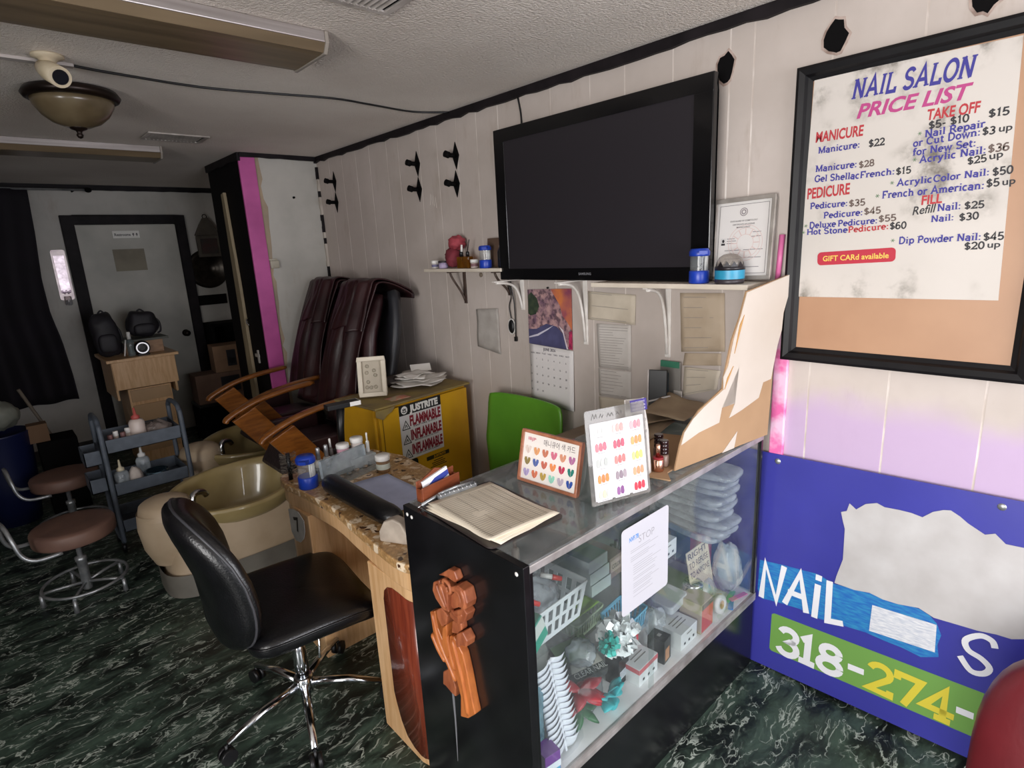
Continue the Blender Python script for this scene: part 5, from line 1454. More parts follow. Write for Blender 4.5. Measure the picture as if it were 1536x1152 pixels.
lf = sheetlike('price_leaflet', 'curled white leaflet with purple heading tucked behind the acrylic swatch board', 'leaflet', [(1.33, .965, TZ + .002), (1.41, .945, TZ + .002), (1.425, .985, TZ + .232), (1.352, 1.005, TZ + .236)], PAPER, curl=.012, seed=3)
LF2 = frame((1.338, .950, TZ + .0), (.07, -.019, 0), (.06, .16, 1.0))
mb = MB(); mb.mi = 0; mb.rect(.004, .066, .205, .240, LF2, .010); mb.mi = 1
for i, s in enumerate(('PLEASE RESPECT', 'OUR NAIL SALON', 'AND STAFF')): mb.text(s, LF2 @ T(.009, .229 - i * .010, .0105), .05, .0055, .02)
mb.mi = 2
for i, s in enumerate(('RESTORE', 'LISTEN TO', 'NAILS', 'TIME OF', 'YOUR')): mb.text(s, LF2 @ T(.006 + .004 * (i % 2), .19 - i * .018, .0104), .046, .009, .0)
obj('printed_block', mb, [flat('3b2c86'), flat('d7d3e4'), flat('4d4950')], lf, label='purple heading and grey lines')
# flattened cardboard, polish bottles, cardboard screen
o = MB().prism([(1.395, .865), (1.44, .905), (1.60, .91), (1.78, 1.02), (1.70, 1.24), (1.50, 1.18), (1.36, 1.0)], T(0, 0, TZ + .0005), .004)
tag(obj('cardboard_piece', o, CARDB), 'flat brown cardboard piece under the polish bottles on the display case', 'cardboard')
pb_ = thing('polish_bottle', 'rose gold nail polish bottle with pale pink cap at the tip of the cardboard screen', 'nail polish', (1.435, .935, TZ + .005), 0)
obj('glass', MB().lathe([(.0165, 0), (.018, .003), (.018, .036), (.015, .040)], seg=24), GOLDM, pb_, local=True)
obj('collar', MB().lathe([(.0165, .040), (.0165, .044)], seg=24), flat('a8303a', .3), pb_, local=True)
obj('cap', MB().lathe([(.0075, .0442), (.0075, .082), (.006, .084)], seg=18), GOLDM, pb_, local=True)
DKB = mat('dark_wine_polish', '2a1518', .2, coat=.6)
for i, (x, y, l) in enumerate(((1.482, .945, 'dark brown polish bottle with ringed cap beside the rose gold one'), (1.522, .99, 'dark brown polish bottle with ringed cap behind the front one'), (1.462, 1.0, 'plain grey capped polish bottle behind the rose gold one'))):
    t = thing('polish_bottle', l, 'nail polish', (x, y, TZ + .005))
    obj('glass', MB().lathe([(.015, 0), (.0165, .003), (.0165, .034), (.012, .038)], seg=20), mat('taupe_label_glass', '8d7568', .35) if i < 2 else flat('6e686a', .3), t, local=True)
    if i < 2:
        prof = []
        for k in range(4): prof += [(.0125, .038 + k * .0115), (.0148, .040 + k * .0115), (.0148, .047 + k * .0115), (.0125, .049 + k * .0115)]
        obj('cap', MB().lathe(prof, seg=20), DKB, t, local=True)
    else: obj('cap', MB().lathe([(.010, .038), (.010, .075), (.008, .077)], seg=18), flat('4f4a4d', .35), t, local=True)
cs = thing('cardboard_screen', 'tall torn cardboard screen with peeling white facing standing on the end of the display case', 'cardboard', (1.75, .87, TZ))
k_ = -.131
F = frame((1.44, .905, 0), (1, k_, 0), (0, 0, 1)); nx = math.sqrt(1 + k_ * k_)
brown = [(1.468,.974),(1.492,1.054),(1.509,1.089),(1.543,1.117),(1.580,1.146),(1.646,1.173),(1.694,1.194),(1.698,1.226),(1.733,1.345),(1.770,1.413),(1.801,1.493),(2.055,1.531),(2.054,1.488),(2.020,1.391),(1.993,1.346),(1.978,1.233),(1.972,1.1),(1.965,.974)]
obj('board', MB().prism([((x - 1.44) * nx, z) for x, z in brown][::-1], F @ T(0, 0, -.0002) , .005), CARDB, cs)
M_FACE = mat('white_card_facing', 'cbc1b6', .7, 'bfb4a7', 3)
w1 = [(1.802,1.490),(2.057,1.531),(2.053,1.483),(2.019,1.403),(2.014,1.343),(1.993,1.292),(1.965,1.178),(1.918,1.174),(1.896,1.124),(1.801,1.100),(1.733,1.087),(1.761,1.131),(1.775,1.251),(1.769,1.199),(1.751,1.145),(1.692,1.130),(1.680,1.083),(1.578,1.073),(1.495,1.052),(1.509,1.089),(1.548,1.124),(1.597,1.150),(1.697,1.190),(1.694,1.231),(1.717,1.264),(1.742,1.35),(1.775,1.42)]
obj('white_facing', MB().prism([((x - 1.44) * nx, z) for x, z in w1][::-1], F @ T(0, 0, .0052), .002), M_FACE, cs, label='torn white paper facing')
mb = MB().prism([((x - 1.44) * nx, z) for x, z in ((1.700,1.19),(1.742,1.26),(1.712,1.225))], F @ T(0, 0, .0075), .002); mb.prism([((x - 1.44) * nx, z) for x, z in ((1.745,1.30),(1.79,1.42),(1.768,1.39))], F @ T(0, 0, .0075), .002)
obj('torn_curl', mb, mat('torn_tan_paper', 'b98d55', .8), cs)
mb = MB().prism([(x, z) for x, z in ((.265, .9725), (.33, .9735), (.345, 1.03))], F @ T(0, 0, .0054), .001)
obj('white_facing', mb, M_FACE, cs)

# notice taped to the inside of the glass front
nt = thing('paper_notice', 'laminated white STOP notice taped to the front glass of the display case', 'notice', (1.28, CY0 - .003, .60), 0)
F = frame((1.218, CY0 - .003, .565), (1, 0, 0), (0, 0, 1))
mb = MB().prism(rrect(.226, .262, .012, cx=1.247 - 1.218 + .0, cy=.787 - .565), F @ T(0, 0, .0003), .0008)
obj('laminated_sheet', mb, flat('bfbec4', .35), nt)
NF = F @ T(1.134 - 1.218, .656 - .565, .0013)
mb = MB(); mb.text('NVF.78', NF @ T(.034, .216, 0), .043, .013, .03)
obj('lettering', mb, flat('4a86c8'), nt, label='small blue letters')
mb = MB(); mb.text('STOP', NF @ T(.078, .198, 0), .075, .022, -.012)
obj('lettering', mb, flat('8f8d92'), nt, label='grey STOP heading')
mb = MB(); random.seed(8)
for i, v in enumerate((.186, .180, .166, .160, .154, .138, .131, .124, .117, .110, .098, .092, .080, .074, .068, .058, .052, .040)):
    a = .04 if i < 5 else .052
    mb.rect(a, a + random.uniform(.08, .135), v, v + .0016, NF)
obj('printed_lines', mb, flat('a09fa5'), nt)

# ------------------------------------------------------------ supplies inside the case (floor of the case at SH)
WHITEBOX = mat('white_carton', 'dfe0e2', .5, 'd2d3d6', 8)
PINKB = flat('c9626a', .45); DK = flat('3a3a3e'); BLK_B = mat('black_carton', '151517', .35)
def tips_box(name, label, x, y, z, rz, band):
    d = [('printed_square', 'f', .18 + .27 * i, .28 + .27 * i, .22, .36, DK) for i in range(3)]
    d.append(('colour_band', 'f', .0, 1, .72, .98, PINKB) if band else ('printed_line', 'f', .35, .65, .72, .8, GREYL))
    if band: d.append(('colour_band', 'l', 0, 1, .72, .98, PINKB))
    d += [('printed_line', 't', .2, .8, .3 + .14 * i, .34 + .14 * i, GREYL) for i in range(3)]
    return carton(name, label, x, y, z, .108, .10, .062, WHITEBOX, rz, None, 'box', 'white nail tip boxes', d)
tips_box('tip_box', 'white nail tip box with pink band, right of the silver bow', 1.268, .885, SH, 3, True)
tips_box('tip_box', 'plain white nail tip box between the small black and tall red cartons', 1.498, .880, SH, 2, False)
tips_box('tip_box', 'white nail tip box on the glass shelf beside the stack of clear bags', 1.555, 1.0, .5715, 2, False)
carton('small_carton', 'small black and copper carton standing between the two white tip boxes', 1.405, .885, SH, .05, .06, .085, BLK_B, 8, None, 'box', None, [('picture_panel', 'f', .15, .75, .1, .62, flat('b5835f')), ('printed_square', 't', .35, .65, .4, .6, GREYL)])
carton('tall_carton', 'tall tan carton with a red front near the right end of the case', 1.618, .875, SH, .085, .085, .115, mat('tan_carton', 'a89a84', .6), 2, None, 'box', None, [('red_panel', 'f', .04, .98, .05, .80, flat('c4503f')), ('dark_panel', 'f', .04, .98, .80, .98, flat('5a5048'))])
carton('purple_carton', 'purple blue and orange carton in the left front corner of the case', .832, .866, SH, .05, .05, .075, flat('6a2f8a', .4), -8, None, 'box', None, [('picture_panel', 'f', .0, 1, .35, .62, flat('d9dde6')), ('picture_panel', 'f', .05, .95, .02, .34, flat('4fa6cf')), ('picture_panel', 'f', .3, .9, .04, .26, flat('c08a4a'))])
carton('barcode_carton', 'black carton with a white barcode label under the silver bow', 1.225, .93, SH, .06, .05, .092, BLK_B, 6, None, 'box', None, [('barcode_label', 'f', .1, .95, .25, .55, flat('c9cfd8'))] + [('bar', 'f', .14 + .09 * i, .18 + .09 * i, .28, .52, DK) for i in range(9)])
cn = carton('clear_nail_carton', 'dark CLEAR NAIL carton lying tilted behind the red poinsettia', 1.09, 1.0, SH + .035, .13, .14, .028, mat('dark_carton', '3c3f3e', .5), -14, RX(14), 'box', None, [('pale_panel', 't', .0, 1, .2, .42, flat('b9b5aa')), ('green_panel', 't', .0, 1, .42, 1, flat('6f8a66'))])
mb = MB(); mb.text('CLEAR NAIL', frame((.012, .006, .0312), (1, 0, 0), (0, 1, 0)), .12, .018, .01); obj('lettering', mb, flat('b9b9b4'), cn, local=True)
carton('teal_box', 'teal and white glove box leaning in the left corner above the clear bottles', .835, .90, .665, .085, .05, .075, flat('2f9a82', .45), 12, RY(-22), 'box', None, [('white_panel', 'f', .0, 1, .45, .95, flat('c9cfca')), ('green_stripe', 't', 0, 1, .1, .9, flat('3f7d62'))])
stack_l = ('topmost', 'middle', 'lowest')
for i, z in enumerate((.6576, .6146, .5716)):
    carton('swatch_box', stack_l[i] + ' of three pale boxes with green lids stacked on the glass shelf', 1.235 + .006 * i, 1.05, z, .10, .16, .04, mat('pale_grey_box', 'a9b5b2', .45), 3 - i, None, 'box', 'pale boxes with green lids', [('green_lid', 't', .02, .98, .02, .98, mat('green_lid', '4f7d68', .4))])
c_ = carton('polish_carton', 'brown carton with printed end on the glass shelf beside the pale stacked boxes', 1.365, 1.07, .5716, .075, .14, .075, mat('dusty_brown_carton', '7a6a60', .6), 3, None, 'box', None, [('label_panel', 'f', .06, .94, .3, .85, flat('9a8b80'))])
mb = MB(); mb.text('COLOR', frame((.012, -.001, .034), (1, 0, 0), (0, 0, 1)), .05, .016, .02); obj('lettering', mb, flat('3d3835'), c_, local=True)
WB = mat('white_basket_plastic', 'dfe3e6', .4)
basket('large white slotted basket of odds and ends on the glass shelf', 1.005, 1.10, .5715, .33, .20, .115, WB, 3, 9, 2)
carton('support_carton', 'low grey carton under the pale green basket', 1.205, 1.085, SH, .17, .13, .08, mat('dull_grey_carton', '8d8d8a', .6), 4)
carton('support_carton', 'low white carton under the light blue basket', 1.335, .985, SH, .135, .12, .065, WHITEBOX, 2)
basket('small pale green slotted basket with lime paper under the white basket', 1.285, 1.145, SH + .081, .15, .10, .06, mat('pale_green_plastic', 'c2d3ae', .4), 6, 9)
basket('light blue slotted basket tilted behind the white tip box', 1.40, 1.04, SH + .066, .13, .10, .065, mat('light_blue_plastic', '6fb4d4', .4), 6, 7)
basket('white slotted basket behind the light blue one', 1.56, 1.09, SH + .001, .12, .10, .065, WB, 6, 6)
bag = MB()
def blob(cx, cy, cz, rx, ry, rz, seed, amp=.35, seg=26, rows=16):
    mb = MB()
    def fn(u, t):
        a = 2 * PI * u; p = -PI / 2 + PI * (.00001 + .99998 * t)
        d = Vector((math.cos(p) * math.cos(a), math.cos(p) * math.sin(a), math.sin(p)))
        k = 1 + amp * noise.noise(d * 2.3 + Vector((seed, 0, 0))) + amp * .5 * noise.noise(d * 5.5 + Vector((0, seed, 0)))
        z = max(-1, d.z * k)
        return Vector((cx + rx * d.x * k, cy + ry * d.y * k, cz + rz * max(-.98, z)))
    return mb.grid(fn, seg, rows, closeu=True)
tag(obj('clear_bag', blob(1.005, 1.10, .655, .12, .07, .06, 3, .2), FILM), 'crinkled clear plastic bag lying in the large white basket', 'plastic bag'); bag.bm.free()
for i, (p, q, l) in enumerate((((.93, 1.06, .725), (.985, 1.02, .695), 'red capped tube in the white basket, left one'), ((1.07, 1.10, .715), (1.12, 1.06, .695), 'short red capped tube in the white basket, right one'))):
    t = thing('nail_glue_tube', l, 'tube', p, 0, 'red capped glue tubes')
    d_ = Vector(q) - Vector(p)
    obj('body', MB().tube([Vector(p), Vector(p) + d_ * .55], .0075, 12), flat('d8d4d0', .4) if i else flat('cf3a30', .35), t)
    obj('cap', MB().tube([Vector(p) + d_ * .55, Vector(p) + d_ * .6, Vector(q)], [.0085, .0085, .007], 12), flat('cf3a30', .35), t)
sheetlike('lime_paper', 'lime green paper sheet curled over the pale green basket', 'paper', [(1.215, 1.105, .468), (1.355, 1.11, .470), (1.35, 1.17, .474), (1.22, 1.17, .472)], flat('9bc63a', .5), curl=.006, seed=5)
bottle('canister', 'tall pale blue canister with white cap in the left corner of the case', .86, .955, SH + .0005, .045, .335, clear('blue_liquid_plastic', '9cc8dc', .45, '8fbfd0'), WHITEP, .3)
bottle('lotion_bottle', 'clear white capped bottle behind the pale blue canister', .87, 1.06, SH + .0005, .04, .23, FROST, WHITEP, .4)
pot('amber_jar', 'small amber jar behind the pack of white nail forms', 1.01, 1.02, SH + .0005, .026, .075, AMBER, flat('c9b98a', .4))
tag(obj('grey_pouch', blob(1.06, 1.15, .41, .06, .05, .08, 9, .1), mat('grey_foil_pouch', '8d8d8a', .35, '77776f', 8)), 'grey foil pouch standing behind the white nail forms', 'pouch')
# pack of white nail forms: two leaning fans of thin leaves in a clear sleeve
nf = thing('nail_form_pack', 'clear sleeve of white fanned nail forms leaning in the left front of the case', 'nail forms', (.955, .90, SH), 0)
FN = frame((.872, .908, SH + .004), (1, .04, 0), (-.10, .20, 1.0))
LEAF = mat('white_form_leaf', 'f3f2f8', .5)
for k in range(15):
    for s in (0, 1):
        Mk = FN @ T(.038 + s * .05, .012 + k * .0165, .018) @ RZ(-14 if s else 12) @ RX(24)
        mb = MB()
        def leaf(u, v, s=s): return Mk @ Vector(((u - .5) * .056, (v - .3) * .034, .007 * math.sin(PI * u)))
        mb.grid(leaf, 7, 4)
        obj('leaf', mb, LEAF, nf, solid=.0008)
mb = MB(); mb.box(.060, .066, .0, .26, .016, .024, FN); obj('spine', mb, LEAF, nf)
mb = MB()
mb.grid(lambda u, v: FN @ Vector((-.004 + u * .136, -.002 + v * .27, .028 + .012 * math.sin(PI * u) + .003 * noise.noise(Vector((u * 8, v * 9, 1))))), 14, 20)
obj('clear_sleeve', mb, FILMT, nf)
# artificial poinsettia in cellophane
po = thing('artificial_poinsettia', 'red artificial poinsettia wrapped in cellophane at the front of the case floor', 'artificial flower', (1.065, .925, SH), 0)
random.seed(21)
RP = mat('red_petal', 'c2182c', .4, '9c1224', 12); GP = mat('green_leaf', '2e6b3f', .45, '235331', 12)
def petal(parent, name, base, d, length, width, m, droop=.3):
    d = Vector(d).normalized(); s = d.cross(Vector((0, 0, 1))); s = s.normalized() if s.length > .1 else Vector((1, 0, 0)); n = s.cross(d)
    mb = MB()
    def fn(u, v):
        w = width * math.sin(PI * min(1, .08 + v * .92)) ** .8
        return Vector(base) + d * length * v + s * (u - .5) * w + n * (.006 * math.cos((u - .5) * PI) - droop * length * v * v)
    mb.grid(fn, 5, 8); return obj(name, mb, m, parent, solid=.0006)
for k in range(9):
    a = 2 * PI * k / 9 + random.random() * .5
    petal(po, 'petal', (1.06, .945, SH + .085), (math.cos(a) * .8, math.sin(a) * .5 - .25, random.uniform(-.2, .6)), random.uniform(.06, .085), .046, RP)
for k in range(5):
    a = 2 * PI * k / 5
    petal(po, 'leaf', (1.04, .935, SH + .045), (math.cos(a) * .8, math.sin(a) * .5 - .2, -.1), .065, .034, GP)
obj('stem', MB().tube([(1.02, .93, SH + .005), (1.06, .945, SH + .085)], .004, 8), GP, po)
tag(obj('cellophane', blob(1.06, .955, SH + .085, .085, .068, .078, 14, .15), FILMT), 'crinkled cellophane wrap around the red poinsettia', 'wrapper')
# bows
def bow(label, c, r, m, n=34, parts='loop'):
    t = thing('gift_bow', label, 'bow', (c[0], c[1], c[2] - r), 0, 'gift bows')
    random.seed(int(c[0] * 1000))
    mbx = MB()
    for k in range(n):
        d = Vector((random.gauss(0, 1), random.gauss(0, 1), random.gauss(0, 1))).normalized()
        s = d.orthogonal().normalized(); s = Matrix.Rotation(random.random() * 6, 3, d) @ s
        q = s.cross(d); L_ = r * random.uniform(.75, 1.05); w = r * .17
        for (a0, a1) in ((.2, .75), (.75, 1.0)):
            pass
        vs = []
        for f, o_ in ((.15, 0), (.75, .16), (1.0, .0), (.72, -.14), (.2, -.05)):
            p = Vector(c) + d * L_ * f + q * r * o_
            vs.append((mbx.v(p - s * w), mbx.v(p + s * w)))
        for A, B in zip(vs, vs[1:]): mbx.f([A[0], A[1], B[1], B[0]])
    obj('ribbon_loops', mbx, m, t)
    obj('core', MB().ball(c, r * .2), m, t)
    return t
bow('silver foil gift bow with teal tips in front of the light blue basket', (1.25, .95, SH + .165), .072, mat('silver_foil', 'f6f8fa', .22, metal=.25), 120)
bow('small teal foil bow beside the silver one', (1.172, .925, SH + .19), .038, mat('teal_foil', '38b5aa', .3, metal=.2), 40)
tl = thing('ribbon_roll', 'turquoise ribbon bunch at the front of the case right of the poinsettia', 'ribbon', (1.145, .89, SH))
TQ = mat('turquoise_ribbon', '3fb8bf', .45, '33a3ad', 10)
random.seed(2)
for k in range(8):
    a = random.uniform(0, 2 * PI)
    petal(tl, 'ribbon_loop', (1.15, .905, SH + .035), (math.cos(a) * .7, math.sin(a) * .4 - .05, random.uniform(-.2, 1.2)), .062, .042, TQ, .15)
obj('core', MB().ball((1.145, .892, SH + .02), .018, .014, .02), TQ, tl)
mb = MB()
for s in (0,):
    mb.grid(lambda u, v: Vector((1.335 + .035 * math.sin(PI * v) - .01 + .03 * u, .962 + .018 * u, SH + .02 + .115 * v + .012 * math.cos(u * PI))), 8, 12)
tag(obj('red_ribbon', mb, flat('c01f36', .3), solid=.012), 'glossy red curved ribbon spool behind the silver bow', 'ribbon')
# right end of the case
for i in range(9):
    z = .5725 + i * .030; random.seed(40 + i)
    dx, dy = random.uniform(-.02, .02), random.uniform(-.05, .03)
    mb = MB().ball((1.868 + dx * .3, 1.07 + dy * .5, z + .014), .080, .165, .0145, 26, 10, RZ(random.uniform(-9, 9)), .45)
    for v in mb.bm.verts: v.co += Vector((0, 0, .005 * noise.noise(v.co * 22 + Vector((i, 0, 0)))))
    tag(obj('clear_bag_pack', mb, FILM), ('pack of clear plastic bags on the glass shelf, %s of the stack' % ('lowest', 'second from the bottom', 'third from the bottom', 'fourth from the bottom', 'middle one', 'fourth from the top', 'third from the top', 'second from the top', 'topmost')[i]), 'plastic bags', 'stack of clear bag packs')
carton('pink_box', 'pink box standing behind the pale bag near the right end of the case', 1.855, 1.02, SH, .095, .04, .25, flat('b83468', .4), 0, None, 'box', None, [('label_panel', 'f', .4, .8, .70, .86, flat('d3b9c4'))])
tag(obj('pale_bag', blob(1.915, .935, .43, .042, .055, .105, 7, .22), FILM), 'pale translucent bag standing in the right front corner of the case', 'plastic bag')
sg2 = thing('policy_card', 'cream card lettered TO REFUSE TO ANYONE leaning behind the lidded can', 'sign', (1.79, 1.0, SH))
F = frame((1.70, .965, .420), (1, .0, 0), (.0, .18, 1.0))
obj('card', MB().prism([(0, -.095), (.15, -.095), (.15, .138), (0, .138)], F, .003), flat('c4b6a2', .7), sg2)
mb = MB()
for i, s in enumerate(('RIGHT', 'TO REFUSE', 'TO ANYONE')): mb.text(s, F @ T(.008, .108 - i * .036, .0035), .13, .022, .015)
obj('lettering', mb, flat('5a4a52'), sg2)
pot('lidded_can', 'squat yellowish can with chrome ringed lid in the right part of the case', 1.715, .965, SH, .034, .125, mat('olive_can', 'a59b5a', .4), CHROME, .2, None, None, 'can')
def tape_roll(label, x, y, z, r, M_, m):
    t = thing('tape_roll', label, 'tape', (x, y, z), 0, 'rolls of tape in the case')
    obj('tape_ring', MB().lathe([(r * .45, 0), (r, 0), (r, .02), (r * .45, .02), (r * .45, 0)], (0, 0, 0), 30, M_, close=False), m, t, local=True)
    obj('core_ring', MB().lathe([(r * .38, 0), (r * .45, 0), (r * .45, .0205), (r * .38, .0205), (r * .38, 0)], (0, 0, 0), 30, M_, close=False), flat('b9946a'), t, local=True)
TPM = mat('beige_tape', 'c9bda8', .45)
tape_roll('beige roll of tape leaning behind the tall red carton', 1.655, 1.0, .395, .034, RX(75), TPM)
tape_roll('pale roll of tape standing right of the tall red carton', 1.775, .90, SH + .036, .034, RX(82), mat('pale_tape', 'd4d0d2', .4))
tag(obj('grey_box_lid', MB().prism(rrect(.11, .09, .015), T(1.60, .99, SH + .085) @ RY(-8), .03), mat('frosty_grey_plastic', 'aeb1b3', .4), bevel=.004), 'frosted grey plastic lid behind the plain white tip box', 'lid')
tag(obj('colour_booklet', MB().prism([(0, 0), (.09, 0), (.09, .07), (0, .07)], frame((1.74, .97, SH + .02), (1, -.25, .25), (0, .5, 1)), .008), mat('rainbow_booklet', '2f7fb0', .4, '9cb04a', 30)), 'blue and green booklet leaning right of the lidded can', 'booklet')
tag(obj('clear_bag', blob(1.165, 1.03, SH + .105, .05, .045, .04, 17, .25), FILM), 'crinkled clear bag lying between the dark carton and the silver bow', 'plastic bag')
tag(obj('clear_bag', blob(1.50, .985, SH + .06, .045, .035, .055, 19, .25), FILM), 'small clear bag tucked behind the plain white tip box', 'plastic bag')
tag(obj('clear_bag', blob(1.80, .965, SH + .05, .05, .04, .046, 23, .2), FILM), 'clear crumpled bag low in front of the policy card', 'plastic bag')
for i, (hx, x, y, r_, l) in enumerate((('3f7fc2', 1.855, .885, 24, 'blue'), ('5fb07a', 1.885, .905, 10, 'green'), ('d77aa8', 1.90, .88, -14, 'pink'), ('e0c24a', 1.83, .91, 40, 'yellow'))):
    t_ = MB(); t_.boxc((0, 0, 0), (.085, .018, .003), T(x, y, SH + .004 + i * .0035) @ RZ(r_))
    tag(obj('sample_strip', t_, flat(hx, .4)), l + ' colour sample strip lying at the right front of the case floor', 'colour strip', 'colour sample strips')
for i in range(4):
    x = 1.455 + i * .034
    t = thing('polish_bottle', 'dark polish bottle on the lower glass shelf, %s of four right of the brown carton' % ('first', 'second', 'third', 'fourth')[i], 'nail polish', (x, 1.13 + .008 * (i % 2), .5716), 0, 'dark polish bottles on the lower glass shelf')
    obj('glass', MB().lathe([(.012, 0), (.0135, .003), (.0135, .032), (.009, .036)], seg=16), mat(('plum_polish', 'black_polish', 'wine_polish', 'navy_polish')[i], ('4a2438', '1b1a1d', '5a1f28', '232a48')[i], .2, coat=.5), t, local=True)
    obj('cap', MB().lathe([(.0085, .036), (.0095, .038), (.0075, .072), (.001, .073)], seg=14), BLKPL, t, local=True)
carton('flat_pack', 'white and grey flat pack standing at the back behind the white wire basket', .90, 1.24, .5716, .22, .03, .14, mat('pale_flat_pack', 'b9bdbd', .5), 0, None, 'box', None, [('grey_panel', 'f', .08, .9, .2, .8, flat('8f9694'))])
# polish bottles on the glass shelves
for i in range(5):
    x = 1.335 + i * .036
    t = thing('polish_bottle', 'black capped polish bottle on the upper glass shelf, %s in its row' % ('first from the left', 'second from the left', 'middle one', 'second from the right', 'last on the right')[i], 'nail polish', (x, 1.08 + .006 * (i % 2), .7715), 0, 'black capped polish bottles in the case')
    obj('glass', MB().lathe([(.012, 0), (.0135, .003), (.0135, .030), (.009, .034)], seg=16), mat(('pale_polish', 'nude_polish', 'clear_polish')[i % 3], ('cfd2cc', 'b99a8c', 'a9b3b0')[i % 3], .2, coat=.5), t, local=True)
    obj('cap', MB().lathe([(.0085, .034), (.0095, .036), (.0075, .068), (.001, .069)], seg=14), BLKPL, t, local=True)
AQ = clear('aqua_bottle', 'a4d6cd', .45, '8fcabf')
for i, (x, l) in enumerate(((1.225, 'aqua bottle with clear stem under the top glass, left of the pair'), (1.278, 'aqua bottle with clear stem under the top glass, right of the pair'))):
    bottle('aqua_bottle', l, x, 1.11, .7715, .018, .10, AQ, FROST, .5, 'aqua bottles under the top glass', 'bottle')
pot('clear_jar', 'small clear jar with red bits on the upper glass shelf below the clipboard', .90, 1.16, .7715, .03, .06, CLEARPL, flat('2a2a2c', .4))
tag(obj('red_clip', MB().tube([(.93, 1.17, .78), (1.0, 1.18, .782)], .007, 8), flat('b33a34', .4)), 'red plastic clip on the upper glass shelf below the clipboard', 'clip')
bottle('copper_bottle', 'small copper capped bottle on the upper glass shelf under the clipboard corner', 1.02, 1.15, .7715, .012, .07, flat('8d7a70', .3), GOLDM, .5)

# ------------------------------------------------------------ on the manicure desk
DZ = .7605
ap = thing('arm_rest_pad', 'long black vinyl arm rest cushion lying along the desk edge', 'arm rest', (.895, 1.85, DZ), 0)
path = smoothpath([(.905, 2.12, DZ + .030), (.885, 2.04, DZ + .036), (.885, 1.85, DZ + .038), (.89, 1.68, DZ + .036), (.91, 1.60, DZ + .028)], 5)
obj('cushion', MB().tube(path, [.012, .026, .034, .039] + [.042] * (len(path) - 8) + [.039, .034, .026, .012], 16, flatten=.86), VINYL, ap)
sheetlike('paper_towel', 'light blue paper towel spread on the desk beside the black arm rest', 'towel', [(.945, 1.70, DZ + .003), (1.12, 1.72, DZ + .003), (1.12, 2.04, DZ + .004), (.93, 2.07, DZ + .004)], mat('light_blue_towel', 'bcc4e2', .85, 'b2bbda', 20), curl=.006, seed=2, thick=.0018)
blue_jar('blue lidded jar of white swabs on the left end of the manicure desk', .842, 2.19, DZ, .135, 40)
# clear tray box with its lid open, bottles behind
tb_ = thing('clear_tray_box', 'clear plastic box with its lid propped open on the desk, full of nail bits', 'plastic box', (.99, 2.14, DZ), 0)
F = frame((.888, 2.165, DZ), (.235, .058, 0), (-.058, .235, 0))
mb = MB(); w_, d_ = .235, .075
mb.box(0, w_, -d_, 0, 0, .003, F)
for a in ((0, w_, -d_, -d_ + .002), (0, w_, -.002, 0), (0, .002, -d_, 0), (w_ - .002, w_, -d_, 0)): mb.box(*a, .003, .024, F)
obj('box_body', mb, CLEARPL, tb_)
mb = MB(); LFm = F @ T(0, 0, .026) @ RX(-4)
mb.box(0, w_, .001, .004, 0, .075, LFm); 
for a in ((0, w_, -.012, .001, .073, .075), (0, .002, -.012, .001, 0, .075), (w_ - .002, w_, -.012, .001, 0, .075)): mb.box(*a, LFm)
obj('lid', mb, FROST, tb_)
mb = MB(); random.seed(5)
for k in range(5):
    mb.ball(F @ Vector((.03 + k * .045, -.035 + random.uniform(-.015, .015), .011)), .012, .010, .006, 10, 6)
obj('nail_bit', mb, mat('mixed_nail_bits', 'a8927c', .5, '6f7f86', 40), tb_)
tag(obj('clear_riser', MB().box(.89, 1.165, 2.205, 2.30, DZ, DZ + .0515), FROST, bevel=.003), 'low frosted plastic riser under the powder pots at the back of the desk', 'riser')
LAV = flat('d9a6b8', .4)
for i, (nm, lb, x, y, r, h, bd, ld) in enumerate((
    ('powder_pot', 'white lidded pink powder pot on the desk behind the clear box', 1.035, 2.255, .026, .066, LAV, WHITEP),
    ('powder_pot', 'white lidded pale powder pot right of the pink one, standing slightly higher', 1.105, 2.262, .026, .075, flat('d5cbc6', .4), WHITEP))):
    pot(nm, lb, x, y, DZ + .052, r, h, bd, ld, .28, 'powder pots on the desk')
pot('glass_jar', 'glass jar of brown liquid with white lid at the right of the clear box', 1.135, 2.10, DZ, .029, .075, mat('brown_liquid_glass', '6d5238', .2, '8a6b4a', 30, coat=.5), WHITEP, .3, None, flat('c9cfc4'))
for i, (x, y, l) in enumerate(((.915, 2.235, 'small clear capped bottle behind the clear box, nearest the blue jar'), (.955, 2.245, 'small clear capped bottle behind the clear box, next to the pink powder pot'))):
    bottle('acrylic_liquid_bottle', l, x, y, DZ + .052, .017, .085, flat('d6cfc6', .35), CHROMED, .62, 'clear capped bottles on the desk')
bottle('acrylic_liquid_bottle', 'tall thin white bottle standing behind the powder pots', 1.145, 2.24, DZ + .052, .008, .09, WHITEP, WHITEP, .4)
bottle('acrylic_liquid_bottle', 'white brush bottle between the clear capped bottles and pink pot', .985, 2.265, DZ + .052, .009, .10, flat('5d5652', .4), WHITEP, .4)
br = thing('round_brush', 'round hair brush with wiry bristles standing at the far left of the desk', 'brush', (.80, 2.31, DZ), 0)
mb = MB(); random.seed(9)
for k in range(150):
    a = random.random() * 2 * PI; z = random.random() * .09; c_, s_ = math.cos(a), math.sin(a)
    p = Vector((.825 + .006 * c_, 2.33 + .006 * s_, DZ + .02 + z)); q = Vector((.825 + .034 * c_, 2.33 + .034 * s_, DZ + .02 + z + .006))
    mb.tube([p, q], .0008, 3, caps=False)
obj('bristles', mb, mat('wiry_bristle', '4b4641', .4, '8d8478', 40), br)
